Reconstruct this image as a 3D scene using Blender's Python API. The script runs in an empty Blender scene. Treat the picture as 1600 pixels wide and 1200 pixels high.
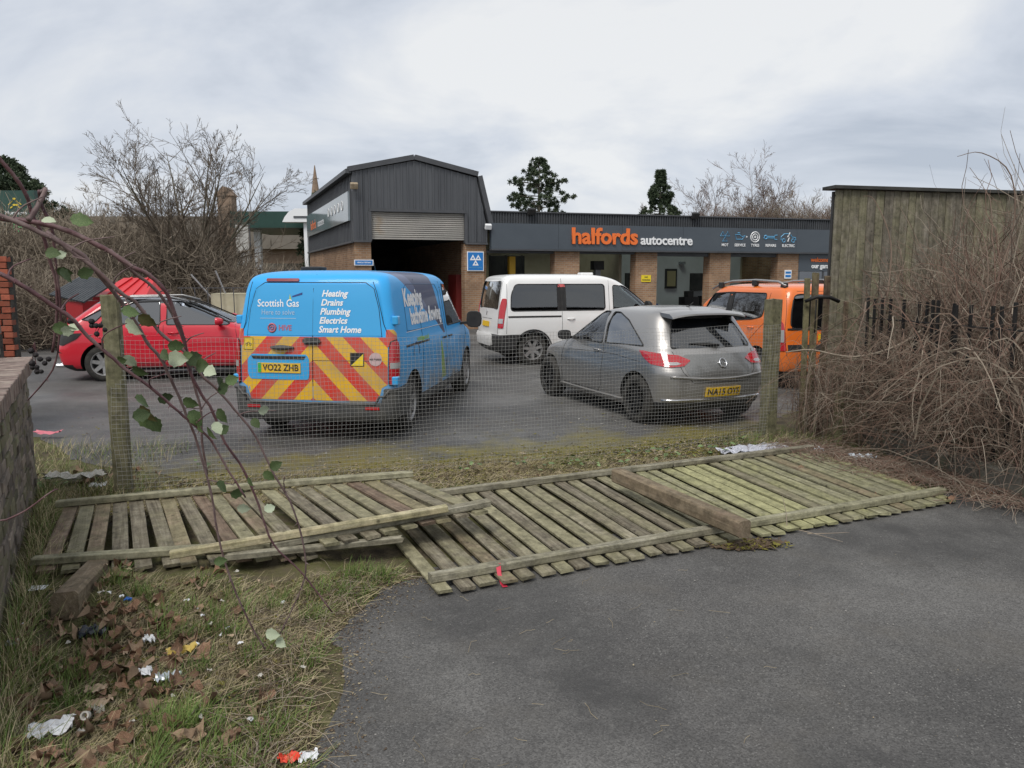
import bpy, bmesh, math, random
import numpy as np
from mathutils import Vector, Matrix
C = bpy.data.collections.new('scene'); bpy.context.scene.collection.children.link(C)
sc = bpy.context.scene
R = math.radians
rnd = random.Random(7)
nr = np.random.RandomState(11)

# ------------------------------------------------------------ camera, sky, sun, exposure
cam_d = bpy.data.cameras.new('camera'); cam = bpy.data.objects.new('camera', cam_d)
sc.collection.objects.link(cam); sc.camera = cam
cam_d.sensor_width = 36.0; cam_d.lens = 36.0 * 1180 / 1600
cam_d.clip_start = 0.05; cam_d.clip_end = 1500
cam.location = (0, 0, 1.83)
cam.rotation_euler = (R(90) - math.atan(164 / 1180.0), 0, 0)
sc.view_settings.view_transform = 'Standard'; sc.view_settings.look = 'None'
sc.view_settings.gamma = 1.0; sc.view_settings.use_curve_mapping = False
sc.view_settings.exposure = 0.74
SUN_EL, SUN_AZ = 54, 205           # high soft light from behind the photographer's right shoulder
world = bpy.data.worlds.new('World'); sc.world = world; world.use_nodes = True
def build_world():
    nt = world.node_tree; nt.nodes.clear(); N = nt.nodes.new; L = nt.links.new
    out = N('ShaderNodeOutputWorld'); bg = N('ShaderNodeBackground'); bg.inputs[1].default_value = 0.1
    sky = N('ShaderNodeTexSky'); sky.sky_type = 'NISHITA'; sky.sun_disc = False
    sky.sun_elevation = R(SUN_EL); sky.sun_rotation = R(SUN_AZ)
    tc = N('ShaderNodeTexCoord'); sp = N('ShaderNodeSeparateXYZ'); L(tc.outputs['Generated'], sp.inputs[0])
    ab = N('ShaderNodeMath'); ab.operation = 'ABSOLUTE'; L(sp.outputs[2], ab.inputs[0])
    ad = N('ShaderNodeMath'); ad.operation = 'ADD'; ad.inputs[1].default_value = 0.42; L(ab.outputs[0], ad.inputs[0])
    dv = N('ShaderNodeVectorMath'); dv.operation = 'DIVIDE'
    cb = N('ShaderNodeCombineXYZ')
    for i in range(3): L(ad.outputs[0], cb.inputs[i])
    L(tc.outputs['Generated'], dv.inputs[0]); L(cb.outputs[0], dv.inputs[1])
    mp = N('ShaderNodeMapping'); mp.inputs['Scale'].default_value = (0.75, 1.0, 0.3); mp.inputs['Location'].default_value = (0.6, 0.2, 0)
    L(dv.outputs[0], mp.inputs[0])
    no = N('ShaderNodeTexNoise'); no.inputs['Scale'].default_value = 2.0; no.inputs['Detail'].default_value = 6.5
    no.inputs['Roughness'].default_value = 0.56; no.inputs['Distortion'].default_value = 0.35
    L(mp.outputs[0], no.inputs['Vector'])
    cr = N('ShaderNodeValToRGB'); e = cr.color_ramp.elements
    e[0].position = 0.34; e[0].color = (0.29, 0.32, 0.37, 1)
    e[1].position = 0.62; e[1].color = (0.51, 0.517, 0.523, 1)
    m = e.new(0.47); m.color = (0.395, 0.42, 0.462, 1)
    L(no.outputs[0], cr.inputs[0])
    sc_ = N('ShaderNodeVectorMath'); sc_.operation = 'SCALE'; sc_.inputs[3].default_value = 10.0
    L(cr.outputs[0], sc_.inputs[0])
    mx = N('ShaderNodeMix'); mx.data_type = 'RGBA'; mx.inputs[0].default_value = 0.95
    L(sky.outputs[0], mx.inputs[6]); L(sc_.outputs[0], mx.inputs[7])
    L(mx.outputs[2], bg.inputs[0]); L(bg.outputs[0], out.inputs[0])
build_world()
sd = bpy.data.lights.new('sun', 'SUN'); sd.energy = 1.5; sd.angle = R(26); sd.color = (1.0, 0.96, 0.9)
sun = bpy.data.objects.new('sun', sd); sc.collection.objects.link(sun)
def sun_dir():
    az, el = R(SUN_AZ), R(SUN_EL)
    return Vector((math.sin(az) * math.cos(el), math.cos(az) * math.cos(el), math.sin(el)))
sun.rotation_euler = sun_dir().to_track_quat('Z', 'Y').to_euler()

# ------------------------------------------------------------ object helpers
def tag(o, label=None, cat=None, group=None, kind=None):
    if label: o['label'] = label
    if cat: o['category'] = cat
    if group: o['group'] = group
    if kind: o['kind'] = kind
    return o
def empty(name, loc=(0, 0, 0), rz=0.0, label=None, cat=None, group=None):
    o = bpy.data.objects.new(name, None); C.objects.link(o); o.location = loc; o.rotation_euler = (0, 0, rz)
    o.empty_display_size = 0.2
    return tag(o, label, cat, group)
def link(name, me, parent=None, loc=None, rot=None, scale=None):
    o = bpy.data.objects.new(name, me); C.objects.link(o)
    if parent: o.parent = parent
    if loc is not None: o.location = loc
    if rot is not None: o.rotation_euler = rot
    if scale is not None: o.scale = scale
    return o
def mesh(name, verts, faces, mats, smooth=False, midx=None, sharp=None):
    me = bpy.data.meshes.new(name); me.from_pydata([tuple(v) for v in verts], [], faces)
    for m in (mats if isinstance(mats, (list, tuple)) else [mats]): me.materials.append(m)
    if midx is not None: me.polygons.foreach_set('material_index', midx)
    if smooth: me.polygons.foreach_set('use_smooth', [True] * len(me.polygons))
    me.update()
    if sharp: me.set_sharp_from_angle(angle=R(sharp))
    return me
class MB:
    def __init__(s): s.v = []; s.f = []; s.m = []
    def add(s, vs, fs, mi=0):
        n = len(s.v); s.v += [tuple(v) for v in vs]; s.f += [tuple(i + n for i in f) for f in fs]; s.m += [mi] * len(fs); return s
    def box(s, a, b, mi=0, M=None):
        x0, y0, z0 = a; x1, y1, z1 = b
        vs = [(x0,y0,z0),(x1,y0,z0),(x1,y1,z0),(x0,y1,z0),(x0,y0,z1),(x1,y0,z1),(x1,y1,z1),(x0,y1,z1)]
        if M is not None: vs = [tuple(M @ Vector(v)) for v in vs]
        return s.add(vs, [(0,3,2,1),(4,5,6,7),(0,1,5,4),(1,2,6,5),(2,3,7,6),(3,0,4,7)], mi)
    def bar(s, p, q, w, h=None, mi=0, up=(0, 0, 1)):
        h = h or w; p = Vector(p); q = Vector(q); d = (q - p).normalized(); u = Vector(up)
        if abs(d.dot(u)) > 0.95: u = Vector((0, 1, 0))
        a = d.cross(u).normalized(); b = a.cross(d).normalized()
        vs = [p + a*sx*w/2 + b*sz*h/2 for sx, sz in ((-1,-1),(1,-1),(1,1),(-1,1))] + [q + a*sx*w/2 + b*sz*h/2 for sx, sz in ((-1,-1),(1,-1),(1,1),(-1,1))]
        return s.add(vs, [(3,2,1,0),(4,5,6,7),(0,1,5,4),(1,2,6,5),(2,3,7,6),(3,0,4,7)], mi)
    def tube(s, pts, r, n=6, mi=0, closed=False):
        pts = [Vector(p) for p in pts]; K = len(pts); base = len(s.v); rr = r if isinstance(r, (list, tuple)) else [r]*K
        for i, p in enumerate(pts):
            a = pts[(i-1) % K] if (closed or i > 0) else p; b = pts[(i+1) % K] if (closed or i < K-1) else p
            t = (b - a).normalized() if (b-a).length > 1e-9 else Vector((0,0,1))
            u = Vector((0,0,1)) if abs(t.z) < 0.9 else Vector((1,0,0))
            e1 = t.cross(u).normalized(); e2 = e1.cross(t)
            for k in range(n):
                w = 2*math.pi*k/n; s.v.append(tuple(p + e1*(rr[i]*math.cos(w)) + e2*(rr[i]*math.sin(w))))
        for i in range(K if closed else K-1):
            j = (i+1) % K
            for k in range(n):
                k2 = (k+1) % n
                s.f.append((base+i*n+k, base+i*n+k2, base+j*n+k2, base+j*n+k)); s.m.append(mi)
        if not closed:
            s.f.append(tuple(base+k for k in range(n))[::-1]); s.m.append(mi)
            s.f.append(tuple(base+(K-1)*n+k for k in range(n))); s.m.append(mi)
        return s
    def lathe(s, prof, n=24, mi=0, M=None, cap=False):      # prof (r, z) about z
        base = len(s.v)
        for r, z in prof:
            for k in range(n):
                w = 2*math.pi*k/n; v = Vector((r*math.cos(w), r*math.sin(w), z)); s.v.append(tuple(M @ v if M is not None else v))
        for i in range(len(prof)-1):
            for k in range(n):
                k2 = (k+1) % n; s.f.append((base+i*n+k, base+i*n+k2, base+(i+1)*n+k2, base+(i+1)*n+k)); s.m.append(mi)
        if cap:
            s.f.append(tuple(base+k for k in range(n))[::-1]); s.m.append(mi)
            s.f.append(tuple(base+(len(prof)-1)*n+k for k in range(n))); s.m.append(mi)
        return s
    def prism(s, poly, d0, d1, mi=0, f=lambda a, b, d: (a, d, b)):
        n = len(poly); vs = [f(a, b, d0) for a, b in poly] + [f(a, b, d1) for a, b in poly]
        return s.add(vs, [tuple(range(n)), tuple(range(2*n-1, n-1, -1))] + [(i, i+n, (i+1) % n + n, (i+1) % n) for i in range(n)], mi)
    def mesh(s, name, mats, smooth=False, sharp=None):
        return mesh(name, s.v, s.f, mats, smooth, s.m, sharp)
    def obj(s, name, mats, parent=None, smooth=False, sharp=None, **k):
        return link(name, s.mesh(name, mats, smooth, sharp), parent, **k)
def fixn(me):
    bm = bmesh.new(); bm.from_mesh(me); bmesh.ops.recalc_face_normals(bm, faces=bm.faces); bm.to_mesh(me); bm.free(); return me
def bevel(me, w, seg=1):
    bm = bmesh.new(); bm.from_mesh(me)
    bmesh.ops.bevel(bm, geom=list(bm.edges), offset=w, segments=seg, affect='EDGES', clamp_overlap=True)
    bmesh.ops.recalc_face_normals(bm, faces=bm.faces); bm.to_mesh(me); bm.free(); return me
def np_mesh(name, V, Fq, mats, smooth=False, midx=None):
    """V (n,3) float array, Fq (m,k) int array, all faces k-sided"""
    me = bpy.data.meshes.new(name); k = Fq.shape[1]; m = len(Fq)
    me.vertices.add(len(V)); me.vertices.foreach_set('co', np.asarray(V, dtype=np.float32).ravel())
    me.loops.add(m*k); me.loops.foreach_set('vertex_index', Fq.astype(np.int32).ravel())
    me.polygons.add(m); me.polygons.foreach_set('loop_start', np.arange(0, m*k, k, dtype=np.int32))
    try: me.polygons.foreach_set('loop_total', np.full(m, k, dtype=np.int32))
    except Exception: pass
    for q in (mats if isinstance(mats, (list, tuple)) else [mats]): me.materials.append(q)
    if midx is not None: me.polygons.foreach_set('material_index', midx.astype(np.int32))
    me.polygons.foreach_set('use_smooth', np.full(m, smooth, dtype=bool))
    me.update(calc_edges=True); return me
def tubes(P, Rr, n=3):
    """P (N,K,3) centre lines, Rr (N,K) radii -> verts, quads"""
    N, K, _ = P.shape
    T = np.empty_like(P); T[:, 1:-1] = P[:, 2:] - P[:, :-2]; T[:, 0] = P[:, 1]-P[:, 0]; T[:, -1] = P[:, -1]-P[:, -2]
    T /= (np.linalg.norm(T, axis=2, keepdims=True) + 1e-9)
    ref = np.zeros((N, 1, 3)); m = P[:, -1]-P[:, 0]; m /= (np.linalg.norm(m, axis=1, keepdims=True)+1e-9)
    ref[:, 0, 2] = 1; vert = np.abs(m[:, 2]) > 0.8; ref[vert, 0] = (1, 0.3, 0)
    E1 = np.cross(T, np.broadcast_to(ref, T.shape)); E1 /= (np.linalg.norm(E1, axis=2, keepdims=True)+1e-9)
    E2 = np.cross(E1, T)
    w = np.arange(n)*2*np.pi/n
    V = P[:, :, None, :] + Rr[:, :, None, None]*(E1[:, :, None, :]*np.cos(w)[None, None, :, None] + E2[:, :, None, :]*np.sin(w)[None, None, :, None])
    V = V.reshape(-1, 3)
    i = np.arange(N)[:, None, None]; j = np.arange(K-1)[None, :, None]; k = np.arange(n)[None, None, :]; k2 = (k+1) % n
    b = i*K*n
    F = np.stack([b+j*n+k, b+j*n+k2, b+(j+1)*n+k2, b+(j+1)*n+k], axis=-1).reshape(-1, 4)
    return V, F
def text_mesh(s, size=1.0, bold=0.0, shear=0.0, extrude=0.0, align='CENTER', spacing=1.0, sx=1.0):
    cu = bpy.data.curves.new('t', 'FONT'); cu.body = s; cu.size = size; cu.offset = bold; cu.shear = shear
    cu.extrude = extrude; cu.align_x = align; cu.align_y = 'CENTER'; cu.space_character = spacing; cu.resolution_u = 3
    o = bpy.data.objects.new('t', cu); C.objects.link(o)
    dg = bpy.context.evaluated_depsgraph_get(); me = bpy.data.meshes.new_from_object(o.evaluated_get(dg))
    bpy.data.objects.remove(o); bpy.data.curves.remove(cu)
    if sx != 1.0:
        for v in me.vertices: v.co.x *= sx
    return me
def map_mesh(me, f, mat, name='lettering'):
    for v in me.vertices: v.co = f(v.co.x, v.co.y, v.co.z)
    me.materials.clear(); me.materials.append(mat); me.name = name; me.update(); return me

# ------------------------------------------------------------ materials
MATS = {}
def pmat(name, col, rough=0.6, metal=0.0, coat=0.0, spec=0.5, emit=None, es=0.0):
    m = bpy.data.materials.new(name); m.use_nodes = True; b = m.node_tree.nodes['Principled BSDF']
    b.inputs['Base Color'].default_value = (*col, 1); b.inputs['Roughness'].default_value = rough
    b.inputs['Metallic'].default_value = metal; b.inputs['Coat Weight'].default_value = coat
    b.inputs['Specular IOR Level'].default_value = spec
    if coat: b.inputs['Coat Roughness'].default_value = 0.06
    if emit: b.inputs['Emission Color'].default_value = (*emit, 1); b.inputs['Emission Strength'].default_value = es
    MATS[name] = m; return m
def nodes(m):
    nt = m.node_tree; return nt, nt.nodes.new, nt.links.new, nt.nodes['Principled BSDF']
def nmat(name, cols, scale=5.0, detail=6, rough=0.8, bump=0.3, bscale=None, stretch=(1, 1, 1), coord='Object', pos=None, rvar=0.0, metal=0.0, bdist=0.01, spec=0.3, coat=0.0, objvar=0.0):
    """noise driven colour ramp between the colours of the material, plus fine relief"""
    m = pmat(name, cols[0], rough, metal, coat, spec); nt, N, L, b = nodes(m)
    tc = N('ShaderNodeTexCoord'); mp = N('ShaderNodeMapping'); mp.inputs['Scale'].default_value = stretch
    L(tc.outputs[coord], mp.inputs[0]); vec = mp.outputs[0]
    if objvar:
        oi = N('ShaderNodeObjectInfo'); va = N('ShaderNodeVectorMath'); va.operation = 'ADD'
        ml = N('ShaderNodeMath'); ml.operation = 'MULTIPLY'; ml.inputs[1].default_value = 40.0; L(oi.outputs['Random'], ml.inputs[0])
        L(mp.outputs[0], va.inputs[0]); L(ml.outputs[0], va.inputs[1]); vec = va.outputs[0]
    no = N('ShaderNodeTexNoise'); no.inputs['Scale'].default_value = scale; no.inputs['Detail'].default_value = detail; no.inputs['Roughness'].default_value = 0.6
    L(vec, no.inputs['Vector'])
    cr = N('ShaderNodeValToRGB'); n = len(cols); e = cr.color_ramp.elements
    ps = pos or [0.32 + 0.36*i/max(1, n-1) for i in range(n)]
    e[0].position = ps[0]; e[0].color = (*cols[0], 1); e[1].position = ps[-1]; e[1].color = (*cols[-1], 1)
    for i in range(1, n-1): q = e.new(ps[i]); q.color = (*cols[i], 1)
    L(no.outputs[0], cr.inputs[0]); col = cr.outputs[0]
    if objvar:
        hs = N('ShaderNodeHueSaturation'); mr = N('ShaderNodeMapRange'); mr.inputs[3].default_value = 1-objvar; mr.inputs[4].default_value = 1+objvar
        L(oi.outputs['Random'], mr.inputs[0]); L(mr.outputs[0], hs.inputs['Value']); L(col, hs.inputs['Color']); col = hs.outputs[0]
    L(col, b.inputs['Base Color'])
    if bump:
        n2 = N('ShaderNodeTexNoise'); n2.inputs['Scale'].default_value = bscale or scale*6; n2.inputs['Detail'].default_value = 6
        L(vec, n2.inputs['Vector']); bp = N('ShaderNodeBump'); bp.inputs['Strength'].default_value = bump; bp.inputs['Distance'].default_value = bdist
        L(n2.outputs[0], bp.inputs['Height']); L(bp.outputs[0], b.inputs['Normal'])
    return m
def paint(name, col, rough=0.3, metal=0.0, dirt=(0.16, 0.14, 0.11), d0=0.15, d1=0.9, amt=0.6, flake=0.0):
    """car paint with road dirt thickening towards the sills"""
    m = pmat(name, col, rough, metal, 1.0, 0.5); nt, N, L, b = nodes(m)
    tc = N('ShaderNodeTexCoord'); sp = N('ShaderNodeSeparateXYZ'); L(tc.outputs['Object'], sp.inputs[0])
    mr = N('ShaderNodeMapRange'); mr.inputs[1].default_value = d0; mr.inputs[2].default_value = d1; mr.inputs[3].default_value = amt; mr.inputs[4].default_value = 0.04
    L(sp.outputs[2], mr.inputs[0])
    no = N('ShaderNodeTexNoise'); no.inputs['Scale'].default_value = 3.5; no.inputs['Detail'].default_value = 8; no.inputs['Roughness'].default_value = 0.65; L(tc.outputs['Object'], no.inputs['Vector'])
    m2 = N('ShaderNodeMapRange'); m2.inputs[1].default_value = 0.3; m2.inputs[2].default_value = 0.7; m2.inputs[3].default_value = 0.35; m2.inputs[4].default_value = 1.5; L(no.outputs[0], m2.inputs[0])
    mu = N('ShaderNodeMath'); mu.operation = 'MULTIPLY'; mu.use_clamp = True; L(mr.outputs[0], mu.inputs[0]); L(m2.outputs[0], mu.inputs[1])
    mx = N('ShaderNodeMix'); mx.data_type = 'RGBA'; mx.inputs[6].default_value = (*col, 1); mx.inputs[7].default_value = (*dirt, 1)
    L(mu.outputs[0], mx.inputs[0]); L(mx.outputs[2], b.inputs['Base Color'])
    for nm, a, z in (('Roughness', rough, 0.75), ('Coat Weight', 0.6, 0.0), ('Metallic', metal, 0.0)):
        r = N('ShaderNodeMapRange'); r.inputs[3].default_value = a; r.inputs[4].default_value = z; L(mu.outputs[0], r.inputs[0]); L(r.outputs[0], b.inputs[nm])
    return m
def glass(name, tint=(0.5, 0.55, 0.53), refl=1.0, base=0.03):
    m = bpy.data.materials.new(name); m.use_nodes = True; nt = m.node_tree; nt.nodes.clear(); N = nt.nodes.new; L = nt.links.new
    o = N('ShaderNodeOutputMaterial'); mx = N('ShaderNodeMixShader'); t = N('ShaderNodeBsdfTransparent'); g = N('ShaderNodeBsdfGlossy'); fr = N('ShaderNodeFresnel')
    fr.inputs[0].default_value = 1.55; t.inputs[0].default_value = (*tint, 1); g.inputs['Roughness'].default_value = 0.03; g.inputs[0].default_value = (0.95, 0.97, 1, 1)
    ml = N('ShaderNodeMath'); ml.operation = 'MULTIPLY_ADD'; ml.inputs[1].default_value = refl; ml.inputs[2].default_value = base; ml.use_clamp = True
    L(fr.outputs[0], ml.inputs[0]); L(ml.outputs[0], mx.inputs[0]); L(t.outputs[0], mx.inputs[1]); L(g.outputs[0], mx.inputs[2]); L(mx.outputs[0], o.inputs[0])
    MATS[name] = m; return m
def wood(name, cols, axis=0, moss=0.5, mosscol=(0.16, 0.17, 0.06), scale=1.0):
    """weathered timber: grain along one local axis, green algae in patches, each piece different"""
    m = pmat(name, cols[0], 0.85, 0, 0, 0.25); nt, N, L, b = nodes(m)
    tc = N('ShaderNodeTexCoord'); oi = N('ShaderNodeObjectInfo')
    ml = N('ShaderNodeMath'); ml.operation = 'MULTIPLY'; ml.inputs[1].default_value = 53.0; L(oi.outputs['Random'], ml.inputs[0])
    va = N('ShaderNodeVectorMath'); va.operation = 'ADD'; L(tc.outputs['Object'], va.inputs[0]); L(ml.outputs[0], va.inputs[1])
    mp = N('ShaderNodeMapping'); s = [22.0*scale]*3; s[axis] = 1.3*scale; mp.inputs['Scale'].default_value = s; L(va.outputs[0], mp.inputs[0])
    no = N('ShaderNodeTexNoise'); no.inputs['Scale'].default_value = 1.6; no.inputs['Detail'].default_value = 8; no.inputs['Roughness'].default_value = 0.65; no.inputs['Distortion'].default_value = 0.4
    L(mp.outputs[0], no.inputs['Vector'])
    cr = N('ShaderNodeValToRGB'); e = cr.color_ramp.elements; e[0].position = 0.33; e[0].color = (*cols[0], 1); e[1].position = 0.7; e[1].color = (*cols[-1], 1)
    for i in range(1, len(cols)-1): q = e.new(0.33+0.37*i/(len(cols)-1)); q.color = (*cols[i], 1)
    L(no.outputs[0], cr.inputs[0])
    n2 = N('ShaderNodeTexNoise'); n2.inputs['Scale'].default_value = 4.5; n2.inputs['Detail'].default_value = 9; n2.inputs['Roughness'].default_value = 0.72
    L(va.outputs[0], n2.inputs['Vector'])
    ad = N('ShaderNodeMath'); ad.operation = 'MULTIPLY_ADD'; ad.inputs[1].default_value = 0.42; L(oi.outputs['Random'], ad.inputs[0]); L(n2.outputs[0], ad.inputs[2])
    mr = N('ShaderNodeMapRange'); mr.inputs[1].default_value = 0.50+0.2*(0.5-moss); mr.inputs[2].default_value = 0.78+0.2*(0.5-moss); mr.inputs[4].default_value = min(1.0, 0.5+moss*0.5); L(ad.outputs[0], mr.inputs[0])
    mx = N('ShaderNodeMix'); mx.data_type = 'RGBA'; mx.inputs[7].default_value = (*mosscol, 1); L(mr.outputs[0], mx.inputs[0]); L(cr.outputs[0], mx.inputs[6])
    hs = N('ShaderNodeHueSaturation'); m3 = N('ShaderNodeMapRange'); m3.inputs[3].default_value = 0.78; m3.inputs[4].default_value = 1.2; L(oi.outputs['Random'], m3.inputs[0]); L(m3.outputs[0], hs.inputs['Value']); L(mx.outputs[2], hs.inputs['Color'])
    n4 = N('ShaderNodeTexNoise'); n4.inputs['Scale'].default_value = 11; n4.inputs['Detail'].default_value = 10; n4.inputs['Roughness'].default_value = 0.8; L(va.outputs[0], n4.inputs['Vector'])
    m4 = N('ShaderNodeMapRange'); m4.inputs[1].default_value = 0.36; m4.inputs[2].default_value = 0.66; m4.inputs[3].default_value = 0.55; m4.inputs[4].default_value = 1.5; L(n4.outputs[0], m4.inputs[0])
    vk = N('ShaderNodeTexVoronoi'); vk.inputs['Scale'].default_value = 7; L(va.outputs[0], vk.inputs['Vector']); mk = N('ShaderNodeMapRange'); mk.inputs[1].default_value = 0.05; mk.inputs[2].default_value = 0.12; mk.inputs[3].default_value = 0.45; L(vk.outputs['Distance'], mk.inputs[0])
    mm = N('ShaderNodeMath'); mm.operation = 'MULTIPLY'; L(m4.outputs[0], mm.inputs[0]); L(mk.outputs[0], mm.inputs[1]); vs = N('ShaderNodeVectorMath'); vs.operation = 'SCALE'; L(hs.outputs[0], vs.inputs[0]); L(mm.outputs[0], vs.inputs[3])
    L(vs.outputs[0], b.inputs['Base Color'])
    bp = N('ShaderNodeBump'); bp.inputs['Strength'].default_value = 0.7; bp.inputs['Distance'].default_value = 0.008; L(no.outputs[0], bp.inputs['Height']); L(bp.outputs[0], b.inputs['Normal'])
    return m
black_pl = nmat('black_plastic', [(0.018, 0.018, 0.019), (0.035, 0.034, 0.033)], 8, rough=0.55, bump=0.05)
grey_pl = nmat('grey_bumper_plastic', [(0.05, 0.052, 0.055), (0.10, 0.097, 0.09)], 6, rough=0.6, bump=0.08)
rubber = nmat('tyre_rubber', [(0.016, 0.016, 0.016), (0.05, 0.046, 0.04)], 9, rough=0.85, bump=0.1)
rim_silver = nmat('dusty_alloy', [(0.30, 0.30, 0.30), (0.42, 0.41, 0.40)], 20, rough=0.4, metal=0.7, bump=0)
rim_black = nmat('black_alloy', [(0.012, 0.012, 0.013), (0.03, 0.03, 0.03)], 20, rough=0.3, metal=0.3, bump=0)
chrome = pmat('chrome', (0.75, 0.75, 0.77), 0.15, 1.0)
seal = pmat('rubber_seal', (0.012, 0.012, 0.012), 0.6)
cabin = nmat('cabin_fabric', [(0.018, 0.018, 0.02), (0.045, 0.045, 0.05)], 30, rough=0.9, bump=0.1)
red_lens = pmat('red_lens', (0.42, 0.008, 0.015), 0.12, 0, 1.0)
clear_lens = pmat('clear_lens', (0.42, 0.42, 0.42), 0.15, 0.2, 1.0)
plate_y = pmat('plate_yellow', (0.72, 0.45, 0.02), 0.45)
plate_k = pmat('plate_black', (0.012, 0.012, 0.012), 0.5)
white_p = pmat('white_print', (0.78, 0.79, 0.80), 0.45)
glass_clear = glass('clear_glass', (0.62, 0.68, 0.66), 1.2)
glass_tint = glass('privacy_glass', (0.022, 0.024, 0.027), 2.2, .10)
glass_mid = glass('tinted_glass', (0.22, 0.25, 0.25), 1.8)
# ------------------------------------------------------------ vehicles
def pchip(t, y, tt):
    t = np.asarray(t, float); y = np.asarray(y, float); h = np.diff(t); d = np.diff(y)/h; m = np.zeros_like(y)
    for i in range(1, len(y)-1):
        if d[i-1]*d[i] > 0: w1 = 2*h[i]+h[i-1]; w2 = h[i]+2*h[i-1]; m[i] = (w1+w2)/(w1/d[i-1]+w2/d[i])
    m[0] = d[0]; m[-1] = d[-1]
    i = np.clip(np.searchsorted(t, tt, side='right')-1, 0, len(h)-1); s = (tt-t[i])/h[i]
    return (2*s**3-3*s**2+1)*y[i]+(s**3-2*s**2+s)*h[i]*m[i]+(-2*s**3+3*s**2)*y[i+1]+(s**3-s**2)*h[i]*m[i+1]
class Body:
    """car body as horizontal slices: z, rear x, front x, half width rear/front, corner radius rear/front, bulge rear/front, side barrel"""
    def __init__(s, keys, sub=3):
        K = np.array(keys, float); n = len(K); t = np.arange(n); tt = np.unique(np.round(np.linspace(0, n-1, (n-1)*sub+1), 6))
        s.rows = np.stack([pchip(t, K[:, i], tt) for i in range(K.shape[1])], axis=1)
        s.z = s.rows[:, 0]
    def row(s, z):
        return np.array([np.interp(z, s.z, s.rows[:, i]) for i in range(s.rows.shape[1])])
    @staticmethod
    def half(r):
        z, xr, xf, Wr, Wf, rr, rf, br, bf, bar = r
        rr = min(rr, Wr*0.9); rf = min(rf, Wf*0.9); P = []
        for i in range(8):
            f = i/8; y = (Wr-rr)*f; P.append((xr+br*f*f, y))
        for i in range(8):
            a = math.pi/2*i/8; P.append((xr+br+rr-rr*math.cos(a), Wr-rr+rr*math.sin(a)))
        x1 = xr+br+rr; x2 = xf-bf-rf
        for i in range(25):
            f = i/24; P.append((x1+(x2-x1)*f, Wr+(Wf-Wr)*f+bar*4*f*(1-f)))
        for i in range(1, 9):
            a = math.pi/2*i/8; P.append((xf-bf-rf+rf*math.sin(a), Wf-rf+rf*math.cos(a)))
        for i in range(1, 9):
            f = 1-i/8; P.append((xf-bf*f*f, (Wf-rf)*f))
        return np.array(P)
    def surf_side(s, x, z, off=0.0, side=1):
        P = s.half(s.row(z)); a, b = 14, 8+8+25
        xs = P[8:50, 0]; ys = P[8:50, 1]; y = np.interp(x, xs, ys)
        e = 0.02; dy = (np.interp(x+e, xs, ys)-np.interp(x-e, xs, ys))/(2*e)
        P2 = s.half(s.row(z+0.02)); P3 = s.half(s.row(z-0.02)); dz = (np.interp(x, P2[8:50, 0], P2[8:50, 1])-np.interp(x, P3[8:50, 0], P3[8:50, 1]))/0.04
        n = Vector((-dy, 1, -dz)).normalized()
        p = Vector((x, y, z)) + n*off; p.y *= side; return p
    def surf_rear(s, q, z, off=0.0):
        """q = signed distance along the outline from the rear centre (positive = left)"""
        def pt(a, zz):
            P = s.half(s.row(zz)); d = np.concatenate([[0], np.cumsum(np.hypot(*np.diff(P, axis=0).T))]); return Vector((np.interp(a, d, P[:, 0]), np.interp(a, d, P[:, 1]), zz))
        a = abs(q); sg = 1 if q >= 0 else -1; p = pt(a, z); tu = pt(a+0.02, z)-pt(max(0, a-0.02), z); tv = pt(a, z+0.02)-pt(a, z-0.02)
        n = tv.cross(tu).normalized()
        if n.x > 0 and a < 0.5 or (a >= 0.5 and n.y < 0): n = -n
        p = p+n*off; p.y *= sg; return p
    def solid(s, rows=None):
        rows = s.rows if rows is None else rows; V = []; F = []
        n = None
        for r in rows:
            P = s.half(r); ring = [(x, y) for x, y in P] + [(x, -y) for x, y in P[1:-1][::-1]]; n = len(ring); V += [(x, y, r[0]) for x, y in ring]
        for i in range(len(rows)-1):
            for k in range(n):
                k2 = (k+1) % n; F.append((i*n+k, i*n+k2, (i+1)*n+k2, (i+1)*n+k))
        V.append((float(np.mean(rows[0][1:3])), 0, rows[0][0])); V.append((float(np.mean(rows[-1][1:3])), 0, rows[-1][0]+0.001))
        a, b = len(V)-2, len(V)-1; m = (len(rows)-1)*n
        for k in range(n):
            k2 = (k+1) % n; F.append((k2, k, a)); F.append((m+k, m+k2, b))
        return V, F
def rpoly(poly, r=0.04, seg=4):
    """round the corners of a polygon"""
    out = []; n = len(poly)
    for i in range(n):
        p = Vector(poly[i]); a = Vector(poly[i-1])-p; b = Vector(poly[(i+1) % n])-p
        ra = min(r, a.length*0.45, b.length*0.45); A = p+a.normalized()*ra; B = p+b.normalized()*ra
        for k in range(seg+1):
            t = k/seg; q = A*(1-t)**2+p*2*t*(1-t)+B*t*t; out.append((q.x, q.y))
    return out
def poly_range(poly, a):
    zs = []
    n = len(poly)
    for i in range(n):
        (x0, z0), (x1, z1) = poly[i], poly[(i+1) % n]
        if min(x0, x1) <= a <= max(x0, x1):
            if abs(x1-x0) < 1e-9: zs += [z0, z1]
            else: zs.append(z0+(z1-z0)*(a-x0)/(x1-x0))
    return (min(zs), max(zs)) if zs else None
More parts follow.
